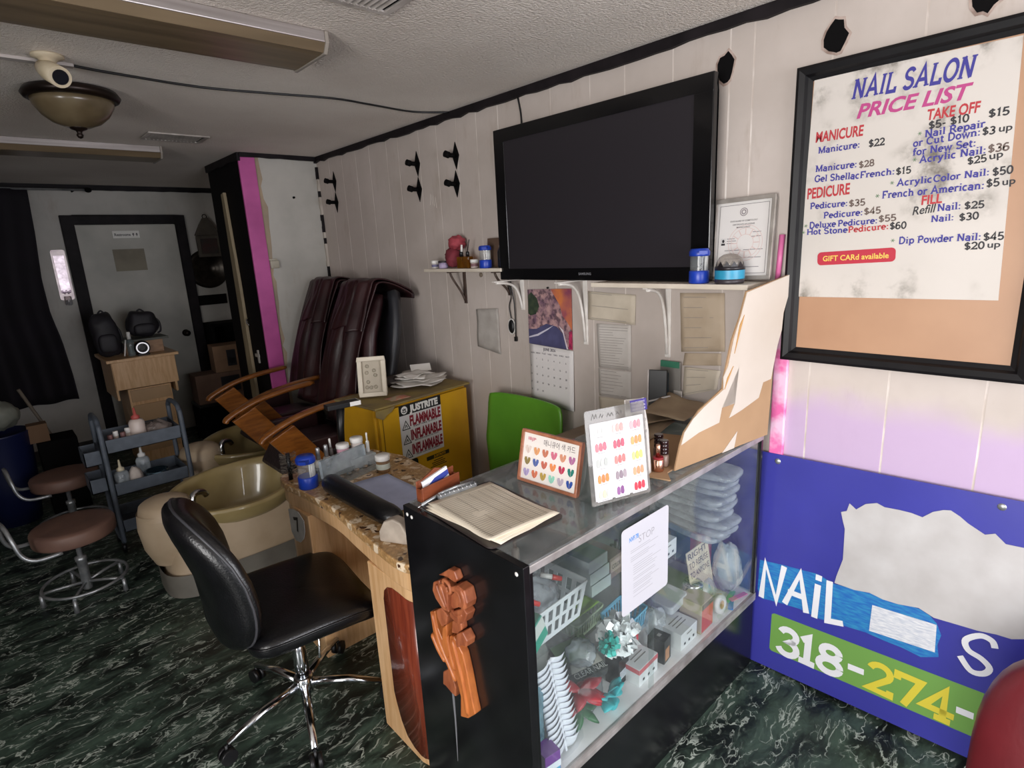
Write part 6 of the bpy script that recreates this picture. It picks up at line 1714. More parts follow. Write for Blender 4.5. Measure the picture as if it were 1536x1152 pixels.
obj('core', MB().tube([(.825, 2.33, DZ), (.825, 2.33, DZ + .115)], .009, 10), BLKPL, br)
dlm = thing('desk_lamp', 'black post lamp with a flat white tipped head on the far end of the desk', 'lamp', (1.10, 2.36, DZ), 0)
obj('base', MB().box(1.045, 1.135, 2.335, 2.405, DZ, DZ + .055), BLKPL, dlm, bevel=.006)
obj('post', MB().tube([(1.085, 2.37, DZ + .055), (1.09, 2.37, DZ + .15), (1.10, 2.37, DZ + .245)], [.014, .016, .019], 12), BLKPL, dlm)
mb = MB(); mb.boxc((0, 0, 0), (.15, .055, .022), T(1.108, 2.365, DZ + .257) @ RZ(-6))
hd = obj('head', mb, BLKPL, dlm, bevel=.003)
mb = MB(); mb.boxc((.052, 0, .001), (.050, .058, .019), T(1.108, 2.365, DZ + .257) @ RZ(-6))
obj('head_end', mb, WHITEP, hd, label='white end of the lamp head')
td = thing('tape_dispenser', 'dusty white tape dispenser on the desk against the black end of the case', 'tape dispenser', (.86, 1.50, DZ), 0)
mb = MB().prism([(-.055, 0), (.055, 0), (.055, .03), (.03, .075), (.0, .085), (-.035, .07), (-.055, .035)], frame((.865, 1.535, DZ), (.45, -.9, 0), (0, 0, 1)), .04)
obj('body', mb, mat('dusty_cream_plastic', 'b9ad9f', .6, '96897c', 12), td, bevel=.006)
mb = MB().lathe([(.018, 0), (.034, 0), (.034, .03), (.018, .03), (.018, 0)], frame((.865, 1.535, DZ), (.45, -.9, 0), (0, 0, 1)) @ Vector((.0, .045, .005)), 22, RZ(-63) @ RX(90), close=False)
obj('roll', mb, clear('tape_film', 'e8e2d6', .5), td)

# ------------------------------------------------------------ on the yellow cabinet
pf_ = thing('photo_frame', 'empty cream photo frame standing tilted on the yellow cabinet', 'photo frame', (1.50, 2.72, .912), 0)
F = frame((1.408, 2.775, .913), (.125, -.085, .0), (.045, .03, .215))
Wq, Hq = .145, .215
mb = MB()
for a in ((0, Wq, 0, .022), (0, Wq, Hq - .022, Hq), (0, .022, .022, Hq - .022), (Wq - .022, Wq, .022, Hq - .022)): mb.prism([(a[0], a[2]), (a[1], a[2]), (a[1], a[3]), (a[0], a[3])], F @ T(0, .006, 0), .028)
obj('frame', mb, mat('cream_frame', 'd6ccba', .5, 'c5b9a4', 7), pf_, bevel=.003)
bk_ = obj('mat_board', MB().prism([(.02, .02), (Wq - .02, .02), (Wq - .02, Hq - .02), (.02, Hq - .02)], F @ T(0, .006, .004), .004), flat('b5ab9a', .7), pf_)
for i, (x, y) in enumerate(((.05, .165), (.045, .13), (.085, .14), (.09, .115), (.05, .08), (.042, .052), (.064, .05), (.088, .052))):
    mb = MB().lathe([(.009, 0), (.010, .002), (.006, .004), (.002, .002)], F @ Vector((x, y + .006, .008)), 12, F.to_3x3().to_4x4())
    obj('raised_ornament', mb, flat('9a917f', .5), bk_)
random.seed(13)
CZT = .9135
for k, (x, y, w_, h_, rz, l) in enumerate(((1.80, 2.79, .30, .24, 30, 'lowest sheet'), (1.77, 2.76, .27, .20, -12, 'second sheet'), (1.82, 2.79, .24, .19, 14, 'third sheet'), (1.78, 2.82, .22, .17, 40, 'fourth sheet'), (1.77, 2.79, .21, .12, 2, 'topmost sheet'))):
    z = CZT + .003 + k * .013
    M_ = T(x, y, z) @ RZ(rz + 6)
    c = [M_ @ Vector(p) for p in ((-w_ / 2, -h_ / 2, random.uniform(-.001, .006)), (w_ / 2, -h_ / 2, 0), (w_ / 2, h_ / 2, random.uniform(0, .012)), (-w_ / 2, h_ / 2, .004))]
    sheetlike('paper_sheet', 'crumpled white paper on the yellow cabinet, ' + l + ' of the loose pile', 'paper', c, PAPER, curl=.022, seed=k * 3 + 1, group='loose papers on the yellow cabinet', thick=.001)
t = thing('paper_envelope', 'folded white envelope propped up at the back of the paper pile on the yellow cabinet', 'envelope', (1.86, 2.86, CZT + .05))
F = frame((1.80, 2.87, CZT + .062), (.10, -.05, .0), (.0, .09, .05))
obj('envelope_body', MB().prism([(0, 0), (.12, 0), (.12, .06), (0, .06)], F, .004), PAPER, t)
tag(obj('dark_pouch', MB().ball((1.68, 2.885, .945), .05, .035, .034, 18, 10, None, .8), mat('dark_brown_pouch', '3a302b', .7, '2b231f', 9)), 'dark brown pouch behind the cream photo frame on the cabinet', 'pouch')
tag(obj('crumpled_wrapper', MB().grid(lambda u, v: Vector((1.545 + (u - .5) * .12, 2.62 + (v - .5) * .08, .9135 + .012 * math.sin(PI * u) * math.sin(PI * v) + .002 * noise.noise(Vector((u * 6, v * 6, 0))))), 14, 12), mat('dusty_wrapper', 'a08d72', .6, 'b0705a', 22, contrast=.15), solid=.001), 'dusty crumpled wrapper lying before the cream photo frame', 'wrapper')
# ------------------------------------------------------------ papers and calendar on the panelled wall
def wall_paper(label, pts, m, curl=.004, seed=1, lines=0, x=.003, name='wall_notice', cat='paper', grp=None, cols=()):
    """pts: BL, BR, TR, TL as (Y, z) on the television wall"""
    P = [Vector((W - x, y * .998, CAM_Z + (z - CAM_Z) * .998)) for y, z in pts]
    o = sheetlike(name, label, cat, P, m, curl=curl, seed=seed, group=grp, thick=.0008)
    if lines:
        bl, br, tr_, tl = P; nn = Vector((-1, 0, 0)); mb = MB(); random.seed(seed)
        for i in range(lines):
            v = .93 - .86 * i / max(1, lines - 1); u1 = random.uniform(.45, .93); d = .0009 / (tl - bl).length
            ps = []
            for u, vv in ((.08, v - d), (u1, v - d), (u1, v + d), (.08, v + d)):
                p = bl.lerp(br, u).lerp(tl.lerp(tr_, u), vv) + nn * (curl * (noise.noise(Vector((u * 2.2 + seed, vv * 2.2, seed * 1.7))) + .55) + .0012); ps.append(mb.v(p))
            mb.f(ps)
        obj('handwritten_line', mb, flat('8d8782'), o)
    return o
P2 = mat('grey_white_wall_paper', 'c9c3bd', .85, 'bdb6af', 9); P3 = mat('brown_wall_paper', 'b9a893', .85, 'a8967f', 7)
wall_paper('yellowed blank sheet taped below the long white shelf', [(1.730, 1.322), (1.469, 1.311), (1.466, 1.440), (1.730, 1.452)], OLDPAPER, .004, 1, 3)
wall_paper('long white handwritten sheet below the yellowed one', [(1.674, 1.10), (1.491, 1.105), (1.490, 1.309), (1.683, 1.304)], P2, .003, 2, 16)
wall_paper('second handwritten sheet just below the long white one', [(1.674, .965), (1.491, .973), (1.491, 1.100), (1.676, 1.095)], P2, .003, 3, 8)
wall_paper('blank tan sheet low on the wall under the handwritten sheets', [(1.664, .812), (1.499, .846), (1.487, .968), (1.677, .958)], OLDPAPER, .003, 4)
wall_paper('torn grey tissue sheet stuck to the wall left of the hanging charger', [(2.560, 1.118), (2.362, 1.090), (2.366, 1.345), (2.551, 1.333)], mat('grey_tissue', 'b0aaa4', .9, '9d968f', 12), .006, 6)
wall_paper('big brown sheet with faint handwriting under the right end of the shelf', [(1.243, 1.216), (1.054, 1.235), (1.065, 1.458), (1.254, 1.454)], P3, .004, 7, 6)
wall_paper('narrow brown strip of paper below the big brown sheet', [(1.236, 1.160), (1.068, 1.178), (1.070, 1.226), (1.228, 1.212)], P3, .003, 8)
wall_paper('brown sheet with a scribbled ring above the side table', [(1.233, 1.03), (1.085, 1.08), (1.068, 1.158), (1.227, 1.155)], OLDPAPER, .005, 9, 4)
cal = thing('wall_calendar', 'wall calendar for June with a mountain road picture hanging under the television', 'calendar', (W, 1.97, .87))
CF = frame((W - .006, 2.128, 0), (0, -1, 0), (0, 0, 1))
def photo_material():
    m, N, L, b = nodes('calendar_photograph')
    tc = N.new('ShaderNodeTexCoord'); O = tc.outputs['Object']
    sp = N.new('ShaderNodeSeparateXYZ'); L.new(O, sp.inputs[0])
    n = nnoise(N, L, O, 14, 6, .65)
    c = nmix(N, L, nrange(N, L, n, .35, .65), lin('75596a'), lin('c29c98'))
    c = nmix(N, L, nrange(N, L, nnoise(N, L, O, 40, 3), .48, .62, 0, .8), c, lin('4d3c4a'))
    L.new(c, b.inputs['Base Color']); b.inputs['Roughness'].default_value = .35
    return m
mb = MB().prism([(.0, 1.175), (.30, 1.165), (.302, 1.462), (.004, 1.452)], CF, .001)
pic = obj('picture_page', mb, photo_material(), cal)
def cpoly(name, pl, m, k, label=None):
    mb = MB().prism(pl, CF @ T(0, 0, .001 + k * .0002), .0002); return obj(name, mb, m, pic, label=label)
cpoly('picture_sky', [(.165, 1.457), (.302, 1.462), (.301, 1.26), (.27, 1.30), (.24, 1.33), (.225, 1.38), (.195, 1.42)], mat('sunset_ink', '8a4660', .4, 'cf7a4a', 9, contrast=.25), 1, 'orange and pink sunset sky')
cpoly('picture_tree', [(.006, 1.42), (.03, 1.44), (.07, 1.41), (.085, 1.37), (.06, 1.33), (.02, 1.32), (.004, 1.33)], mat('tree_ink', '2f3a30', .4, '46503c', 40), 1)
cpoly('picture_road', [(.002, 1.175), (.265, 1.166), (.25, 1.20), (.24, 1.24), (.20, 1.275), (.13, 1.285), (.06, 1.255), (.002, 1.25)], mat('road_ink', '3f3f5c', .35, '55557a', 10), 1, 'blue grey curved road')
cpoly('picture_road_line', [(.004, 1.205), (.07, 1.22), (.14, 1.255), (.18, 1.28), (.135, 1.26), (.065, 1.229), (.004, 1.212)], flat('c9c6d4'), 2)
cpoly('picture_flowers', [(.275, 1.17), (.30, 1.168), (.301, 1.26), (.28, 1.255)], mat('flower_ink', 'c23a62', .4, '7d2a48', 60), 2)
cpoly('picture_guardrail', [(.262, 1.168), (.272, 1.168), (.255, 1.215), (.243, 1.26), (.215, 1.278), (.24, 1.245)], flat('d4ccd2'), 2)
mb = MB(); mb.grid(lambda u, v: CF @ Vector((.004 + u * .302, .872 + v * .302 - .012 * u, .002 + .010 * (1 - v) * math.sin(u * 2.4))), 10, 10)
gp = obj('month_page', mb, flat('dcd8d6', .8), cal, solid=.0006)
mb = MB(); mb.text('JUNE 2026', CF @ T(.105, 1.147, .0055), .085, .014, .012)
obj('lettering', mb, flat('6b6870'), gp)
for i, s in enumerate(('SUN', 'MON', 'TUE', 'WED', 'THU', 'FRI', 'SAT')):
    mb = MB(); mb.text(s, CF @ T(.016 + i * .040, 1.127, .0060), .026, .007, .01); obj('lettering', mb, flat('7d7a80'), gp)
mb = MB()
for r in range(5):
    for c in range(7):
        d = r * 7 + c
        if 1 <= d <= 30: mb.text(str(d), CF @ T(.016 + c * .040, 1.098 - r * .041 - .001 * c, .0072 + r * .0018), None, .008, .01)
obj('day_number', mb, flat('5d5a60'), gp)
mb = MB().tube([CF @ Vector((.15, 1.463, .0)), CF @ Vector((.15, 1.463, .008))], .0045, 8); obj('push_pin', mb, BLKPL, cal)
hc = thing('hanging_charger', 'black wired charger and mouse-like plug hanging from the bracket left of the calendar', 'charger', (W - .01, 2.24, 1.19))
obj('cord', MB().tube(smoothpath([(W - .03, 2.245, 1.50), (W - .02, 2.235, 1.42), (W - .014, 2.26, 1.36), (W - .01, 2.252, 1.29)], 5), .0028, 6), BLKPL, hc)
obj('cord', MB().tube(smoothpath([(W - .035, 2.225, 1.50), (W - .02, 2.213, 1.38), (W - .012, 2.222, 1.20)], 5), .0035, 6), BLKPL, hc)
mb = MB().ball((W - .014, 2.25, 1.255), .010, .022, .036, 16, 10); obj('plug_body', mb, BLKPL, hc)
mb = MB(); mb.tube([(W - .012 - .0, 2.25 + .026 * math.cos(a), 1.255 + .040 * math.sin(a)) for a in [2 * PI * i / 24 for i in range(24)]], .0035, 6, closed=True); obj('plug_ring', mb, flat('d2cfca', .4), hc, label='white rim of the plug')
mb = MB().boxc((W - .012, 2.222, 1.19), (.012, .014, .024)); obj('plug_tip', mb, BLKPL, hc)
tag(obj('wall_screw', MB().lathe([(.012, 0), (.013, .006), (.006, .010)], (W, 2.49, 1.525), 10, RY(-90)), flat('7d6f60')), 'small rusty wall anchor below the short shelf', 'anchor')
def scuff(label, y, z, pts):
    mb = MB(); F = frame((W - .0004, y, z), (0, -1, 0), (0, 0, 1))
    for pl in pts: mb.stroke(pl, .006, F)
    tag(obj('wall_scuff', mb, flat('e0d8d0', .8)), label, 'scuff')
scuff('pale scratch marks below the middle black diamond bracket', 2.90, 1.93, [[(-.02, .0), (-.01, .06), (.005, .0), (.012, .05), (.02, -.01), (.035, .04), (.04, -.02)]])

# ------------------------------------------------------------ things on the two wall shelves
S1 = 1.5665; S2 = 1.5075
pot('shelf_pot', 'small white lidded pot at the left end of the short shelf', 1.985, 2.80, S1, .021, .045, flat('cfc9c4', .4), WHITEP, .35, None, flat('6d6a8a'))
pot('shelf_pot', 'lilac pot with dark lid second from the left on the short shelf', 1.985, 2.72, S1, .027, .042, flat('a99bb8', .4), flat('2a2428', .4), .25)
pot('shelf_pot', 'white lidded pot in the middle of the short shelf before the blue jar', 1.985, 2.44, S1, .021, .046, flat('c4b6b0', .4), WHITEP, .35, None, flat('7d5a5e'))
tag(obj('red_fabric_rose', blob(2.015, 2.62, S1 + .135, .045, .052, .038, 5, .3), mat('dusty_rose_fabric', 'a8444e', .8, '8d343e', 9)), 'dusty red fabric bloom, upper one on the short shelf', 'fabric flower')
tag(obj('red_fabric_rose', blob(2.01, 2.655, S1 + .058, .042, .05, .055, 6, .25), mat('dark_rose_fabric', '7d2a36', .8, '5f1f2a', 9)), 'dark red fabric bloom, lower one on the short shelf', 'fabric flower')
for i, (y, l) in enumerate(((2.555, 'amber perfume bottle with white tipped dropper on the short shelf'), (2.50, 'amber square perfume bottle with thin stick on the short shelf'))):
    t = thing('perfume_bottle', l, 'bottle', (1.99, y, S1), 0)
    obj('glass', MB().box(-.018, .018, -.024, .024, 0, .062), AMBER, t, local=True, bevel=.004)
    obj('cap', MB().lathe([(.010, .062), (.010, .085), (.008, .088)], seg=14), BLKPL, t, local=True)
    mb = MB()
    if i == 0: mb.tube([(0, -.004, .088), (0, -.008, .125)], .006, 8); obj('dropper', mb, WHITEP, t, local=True)
    else: mb.tube([(0, 0, .088), (0, -.02, .15)], .0025, 6); obj('stick', mb, BLKPL, t, local=True)
blue_jar('blue lidded jar of swabs on the short shelf at the television edge', 1.975, 2.335, S1, .115, 30)
fr2 = thing('small_picture', 'small brown tinted picture frame leaning behind the blue jar on the short shelf', 'picture', (2.03, 2.3, S1))
F = frame((2.03, 2.385, S1), (0, -1, 0), (.10, 0, 1))
obj('picture', MB().prism([(0, 0), (.10, 0), (.10, .15), (0, .15)], F, .006), mat('brown_picture', '6a5547', .35, '54433a', 6), fr2)
obj('edge', MB().prism([(.10, 0), (.108, 0), (.108, .155), (.10, .155)], F, .012), flat('d9d0c4', .4), fr2)
tag(obj('black_bottle', MB().lathe([(.02, 0), (.022, .01), (.022, .08), (.012, .10), (.010, .12), (.001, .122)], (2.0, 2.235, S1), 18), BLKPL), 'black bottle between the small frame and the television on the short shelf', 'bottle')
blue_jar('blue lidded jar of swabs on the long shelf in front of the television corner', 1.915, 1.085, S2, .122, 30)
gj = thing('glitter_jar', 'dome lidded jar with teal label on the long shelf before the certificate', 'jar', (1.925, .975, S2))
obj('base', MB().lathe([(.046, 0), (.049, .004), (.049, .016)], seg=32), flat('3a3438', .4), gj, local=True)
obj('label_band', MB().lathe([(.0495, .016), (.0495, .046)], seg=32, close=False), mat('teal_label', '2f94b8', .4, '2a86a8', 30), gj, local=True)
obj('rim', MB().lathe([(.050, .046), (.050, .056), (.047, .058)], seg=32), flat('1f1c20', .35), gj, local=True)
obj('dome', MB().lathe([(.046, .058), (.044, .072), (.036, .088), (.022, .098), (.001, .102)], seg=32), clear('dome_plastic', 'e6e2de', .3, 'b9b2aa'), gj, local=True)
mb = MB()
for k in range(12):
    a = 2 * PI * k / 12; b_ = a + 2 * PI / 24
    mb.f([mb.v((.0475 * math.cos(a), .0475 * math.sin(a), .058)), mb.v((.0475 * math.cos(a + 2 * PI / 12), .0475 * math.sin(a + 2 * PI / 12), .058)), mb.v((.044 * math.cos(b_), .044 * math.sin(b_), .076))])
obj('zigzag_band', mb, flat('1f1c20', .35), gj, local=True)
ce = thing('framed_certificate', 'framed licence certificate with seal leaning on the wall at the end of the long shelf', 'certificate', (2.03, .98, S2), 0)
F = frame((2.022, 1.098, S2 + .0), (0, -.2255, .006), (.035, -.022, .285))
Wc, Hc = .226, .288
mb = MB()
for a in ((0, Wc, 0, .014), (0, Wc, Hc - .014, Hc), (0, .014, .014, Hc - .014), (Wc - .014, Wc, .014, Hc - .014)): mb.prism([(a[0], a[2]), (a[1], a[2]), (a[1], a[3]), (a[0], a[3])], F, .014)
obj('frame', mb, mat('silver_grey_frame', 'a8a19a', .4, '8d867f', 14, metal=.3), ce, bevel=.002)
doc = obj('document', MB().prism([(.013, .013), (Wc - .013, .013), (Wc - .013, Hc - .013), (.013, Hc - .013)], F, .005), flat('d9d5d2', .3), ce)
DF = F @ T(0, 0, .0055)
mb = MB(); bx = [(.024, .024), (Wc - .024, .024), (Wc - .024, Hc - .024), (.024, Hc - .024)]
for a, b in zip(bx, bx[1:] + bx[:1]): mb.stroke([a, b], .0016, DF)
obj('border_line', mb, flat('6b6668'), doc)
mb = MB(); mb.stroke(arc(.113, .238, .013, .013, 0, 360, 24), .003, DF); mb.stroke(arc(.113, .238, .007, .007, 0, 360, 16), .004, DF)
obj('seal', mb, flat('8d8588'), doc)
mb = MB()
for r in (.062, .052, .03): mb.stroke(arc(.125, .13, r, r, 0, 360, 40), .0016, DF)
for k in range(12): mb.stroke([(.125 + .03 * math.cos(k * PI / 6), .13 + .03 * math.sin(k * PI / 6)), (.125 + .05 * math.cos(k * PI / 6), .13 + .05 * math.sin(k * PI / 6))], .003, DF)
obj('watermark_seal', mb, flat('d2b9b4'), doc)
mb = MB(); mb.mi = 0; mb.rect(.034, .052, .125, .150, DF, .0002); mb.mi = 1; mb.flatpoly(arc(.043, .140, .0045, .006, 0, 360, 14)[:-1], DF @ T(0, 0, .0004)); mb.rect(.036, .050, .125, .132, DF, .0004)
obj('portrait_photo', mb, [flat('c9c6c4'), flat('2e2a2c')], doc)
mb = MB()
for s, x, y, w_ in (('STATE BOARD OF COSMETOLOGY', .065, .205, .10), ('CERTIFICATE OF LICENSE', .075, .193, .08), ('MANICURIST', .09, .183, .05)): mb.text(s, DF @ T(x, y, .0002), w_, .005, .01)
obj('lettering', mb, flat('4d484c'), doc)
mb = MB(); random.seed(6)
for x, y, w_ in ((.056, .146, .03), (.056, .138, .035), (.056, .130, .026), (.15, .165, .03), (.145, .15, .035), (.05, .105, .06), (.12, .105, .07), (.05, .075, .055), (.125, .078, .06), (.06, .045, .12)): mb.rect(x, x + w_, y, y + .0022, DF)
obj('printed_line', mb, flat('7d787c'), doc)
tag(obj('pink_tube', MB().tube([(W - .022, .862, S2), (W - .012, .858, S2 + .155)], [.009, .010], 12), flat('d06a9c', .4)), 'pink tube standing between the certificate and the price board', 'tube')

# ------------------------------------------------------------ paper-strewn side table behind the case
stb = thing('side_table', 'low table covered with brown paper against the wall behind the display case', 'table', (1.85, 1.47, 0))
obj('table_top', MB().box(1.62, 2.055, 1.36, 1.72, .80, .825), mat('brown_table_top', '8a7660', .6, '73614e', 6), stb, bevel=.003)
obj('table_top', MB().box(1.995, 2.055, 1.235, 1.36, .80, .825), mat('brown_table_top', '8a7660'), stb, bevel=.003)
for x, y in ((1.64, 1.38), (1.64, 1.70), (2.035, 1.70), (2.025, 1.26)):
    obj('leg', MB().box(x - .018, x + .018, y - .018, y + .018, 0, .80), mat('brown_table_top', '8a7660'), stb)
random.seed(17)
for k, (x, y, w_, h_, rz, l) in enumerate(((1.72, 1.22, .28, .20, 10, 'crumpled brown paper on the rear of the case, lowest of the heap'), (1.84, 1.25, .26, .18, -18, 'crumpled brown paper behind the cardboard screen'), (1.66, 1.27, .20, .16, 30, 'creased brown paper beside the leaflet on the case'), (1.90, 1.16, .22, .18, 4, 'curled tan paper leaning toward the wall behind the screen'))):
    M_ = T(x, y, TZ + .009 + k * .012) @ RZ(rz); tl_ = .035 if k == 3 else .008
    c = [M_ @ Vector(p) for p in ((-w_ / 2, -h_ / 2, 0), (w_ / 2, -h_ / 2, 0), (w_ / 2, h_ / 2, tl_), (-w_ / 2, h_ / 2, .004))]
    sheetlike('brown_paper', l, 'paper', c, mat('brown_wrapping_paper', 'a8957c', .85, '93806a', 9), curl=.011, seed=k * 5 + 2, group='brown papers behind the case', thick=.0012)
es = thing('phone_stand', 'black phone dock with leaning silver edged tablet against the wall behind the case', 'phone dock', (1.96, 1.26, TZ))
obj('dock', MB().prism([(0, 0), (.10, 0), (.085, .035), (.03, .05)], frame((1.93, 1.315, TZ + .002), (.2, -1, 0), (0, 0, 1)), .07), BLKPL, es, bevel=.004)
obj('tablet', MB().prism([(0, 0), (.075, 0), (.075, .165), (0, .165)], frame((1.935, 1.31, TZ + .02), (.35, -.9, 0), (.18, -.25, 1)), .008), BLKPL, es, bevel=.003)
obj('silver_edge', MB().prism([(-.004, 0), (.0, 0), (.0, .165), (-.004, .165)], frame((1.93, 1.305, TZ + .02), (.35, -.9, 0), (.18, -.25, 1)), .010), ALU, es)
obj('silver_edge', MB().prism([(0, 0), (.13, 0), (.13, .006), (0, .006)], frame((1.90, 1.33, TZ + .045), (.5, -1, .35), (0, 0, 1)), .006), ALU, es)
hg = thing('blister_pack', 'hanging blister pack with green top and black gadget behind the phone dock', 'blister pack', (2.04, 1.28, TZ))
obj('card', MB().box(2.052, 2.056, 1.235, 1.33, TZ + .03, 1.175), mat('clear_grey_card', '8a8782', .35), hg)
obj('green_header', MB().box(2.046, 2.0515, 1.24, 1.325, 1.150, 1.176), flat('3f7d64', .4), hg)
obj('gadget', MB().box(2.025, 2.0515, 1.285, 1.325, 1.02, 1.13), mat('dark_teal_gadget', '26333a', .35), hg, bevel=.008)
obj('label', MB().box(2.047, 2.0515, 1.225, 1.262, 1.005, 1.055), flat('c5bfb8', .6), hg)
# ------------------------------------------------------------ things in the dim rear of the room
# maple manicure table seen end-on, with a box of drawers, bags and a ring lamp
rt = thing('rear_desk', 'pale wooden desk standing before the grey restroom door', 'desk', (.93, 5.85, 0))
obj('desk_top', MB().box(.655, 1.175, 5.52, 6.12, .915, .94), MAPLE, rt, bevel=.004)
obj('front_board', MB().box(.69, 1.145, 5.54, 5.56, .685, .915), MAPLE, rt, bevel=.003)
for x in (.695, 1.125): obj('side_board', MB().box(x - .008, x + .008, 5.56, 6.10, .60, .915), MAPLE, rt)
obj('pedestal', MB().box(.77, 1.09, 5.60, 6.05, .0, .67), MAPLE, rt, bevel=.004)
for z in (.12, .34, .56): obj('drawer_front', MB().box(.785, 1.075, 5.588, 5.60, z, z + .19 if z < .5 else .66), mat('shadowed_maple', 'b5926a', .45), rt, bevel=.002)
ob = thing('organizer_box', 'wooden lidded organizer box on the rear desk behind the ring lamp', 'box', (.98, 5.75, .94))
obj('body', MB().box(.83, 1.11, 5.70, 5.95, .941, 1.045), wood('reddish_box_wood', 'a98463', '8f6b4c', .5, (3, 8, 8)), ob, bevel=.003)
obj('lid', MB().box(.815, 1.155, 5.68, 5.97, 1.046, 1.066), mat('grey_green_lid', '5d5f57', .6), ob, bevel=.003)
rl = thing('ring_lamp', 'small round lamp with pale glowing ring face on the rear desk', 'lamp', (.94, 5.60, .941))
obj('housing', MB().lathe([(.055, 0), (.06, .02), (.055, .04), (.02, .05)], (.935, 5.64, 1.0), 28, RX(90)), BLKPL, rl)
obj('foot', MB().box(.89, .98, 5.58, 5.68, .941, .952), BLKPL, rl, bevel=.004)
obj('stem', MB().tube([(.935, 5.645, .95), (.935, 5.645, 1.0)], .015, 10), BLKPL, rl)
mg = bpy.data.materials.new('bright_ring_face'); mg.use_nodes = True; MATS['ring'] = mg
mg.node_tree.nodes['Principled BSDF'].inputs['Base Color'].default_value = lin('f2f0f4')
mg.node_tree.nodes['Principled BSDF'].inputs['Emission Color'].default_value = lin('f2f0f6'); mg.node_tree.nodes['Principled BSDF'].inputs['Emission Strength'].default_value = .45
obj('ring_face', MB().lathe([(.047, 0), (.047, .004), (.001, .004)], (.935, 5.599, 1.0), 28, RX(90)), mg, rl)
obj('face_centre', MB().lathe([(.03, 0), (.03, .002), (.001, .002)], (.935, 5.5948, 1.0), 24, RX(90)), mg, rl)
def backpack(label, x, y, z, w_, h_, seed, lean):
    t = thing('backpack', label, 'bag', (x, y, z), 0, 'dark bags on the rear desk')
    BG = mat('black_nylon_bag', '19171a', .6, '26232a', 12)
    mb = MB()
    def fn(u, t_):
        a = 2 * PI * u; p = -PI / 2 + PI * (.00001 + .99998 * t_)
        def sg(v, e): return math.copysign(abs(v) ** e, v)
        q = Vector((w_ / 2 * sg(math.cos(p), .55) * sg(math.cos(a), .6), .09 * sg(math.cos(p), .55) * sg(math.sin(a), .6), h_ / 2 * sg(math.sin(p), .8)))
        q *= 1 + .12 * noise.noise(q * 14 + Vector((seed, 0, 0)))
        return T(0, 0, h_ / 2) @ RY(lean) @ q
    mb.grid(fn, 30, 20, closeu=True)
    obj('body', mb, BG, t, local=True)
    obj('front_pocket', MB().ball((0, -.085, h_ * .32), w_ * .36, .03, h_ * .22, 18, 10, None, .6), BG, t, local=True)
    obj('strap', MB().tube(smoothpath([(w_ * .35, -.03, h_ * .75), (w_ * .52, -.05, h_ * .55), (w_ * .53, -.05, h_ * .2), (w_ * .45, -.02, .02)], 5), .008, 6), BG, t, local=True)
    obj('handle', MB().tube(smoothpath([(-.03, 0, h_ * .96), (0, 0, h_ * 1.06), (.03, 0, h_ * .96)], 5), .007, 6), BG, t, local=True)
    return t
backpack('dark grey backpack at the left of the rear desk', .725, 5.80, .941, .19, .36, 1, -4)
backpack('black shoulder bag standing on the organizer box on the rear desk', 1.01, 5.86, 1.067, .23, .22, 2, 5)
bottle('water_bottle', 'clear bottle between the two dark bags on the rear desk', .86, 5.64, .941, .028, .20, clear('water_bottle_plastic', 'cdd8da', .2, 'b9c4c6'), WHITEP, .3)
tag(obj('marker_pen', MB().tube([(.80, 5.60, .95), (.83, 5.62, 1.08)], .006, 8), WHITEP), 'white pen leaning against the dark grey backpack', 'pen')
# cardboard cartons right of the door
sh_ = thing('storage_shelf', 'dark shelving unit in the rear corner right of the door', 'shelf', (1.80, 6.36, 0))
for z in (.02, .36, .70, 1.04): obj('shelf_board', MB().box(1.66, 2.05, 6.22, 6.52, z, z + .025), BLKMATTE, sh_)
obj('side_panel', MB().box(1.655, 1.675, 6.22, 6.52, 0, 1.065), BLKMATTE, sh_); obj('side_panel', MB().box(2.035, 2.055, 6.22, 6.52, 0, 1.065), BLKMATTE, sh_)
obj('back_panel', MB().box(1.676, 2.034, 6.505, 6.52, .045, 1.04), BLKMATTE, sh_)
ct = thing('dark_chest', 'dark trunk on the floor under the two brown cartons in the rear corner', 'chest', (1.62, 5.98, 0))
obj('trunk_body', MB().box(1.34, 1.93, 5.84, 6.14, .0, .33), BLKMATTE, ct, bevel=.01)
obj('trunk_lid', MB().box(1.335, 1.935, 5.835, 6.145, .33, .36), BLKPL, ct, bevel=.006)
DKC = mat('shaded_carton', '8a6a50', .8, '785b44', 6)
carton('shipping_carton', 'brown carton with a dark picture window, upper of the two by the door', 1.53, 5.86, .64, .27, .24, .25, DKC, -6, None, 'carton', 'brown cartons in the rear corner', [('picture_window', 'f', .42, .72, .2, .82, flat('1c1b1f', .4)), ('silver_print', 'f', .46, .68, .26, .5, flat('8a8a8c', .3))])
carton('shipping_carton', 'wide brown carton under the picture window one by the door', 1.345, 5.87, .361, .48, .25, .275, mat('dark_carton_side', '6d5344', .8, '5d4638', 6), -2, None, 'carton', 'brown cartons in the rear corner', [('picture_window', 'f', .45, .8, .3, .85, flat('17161a', .4))])
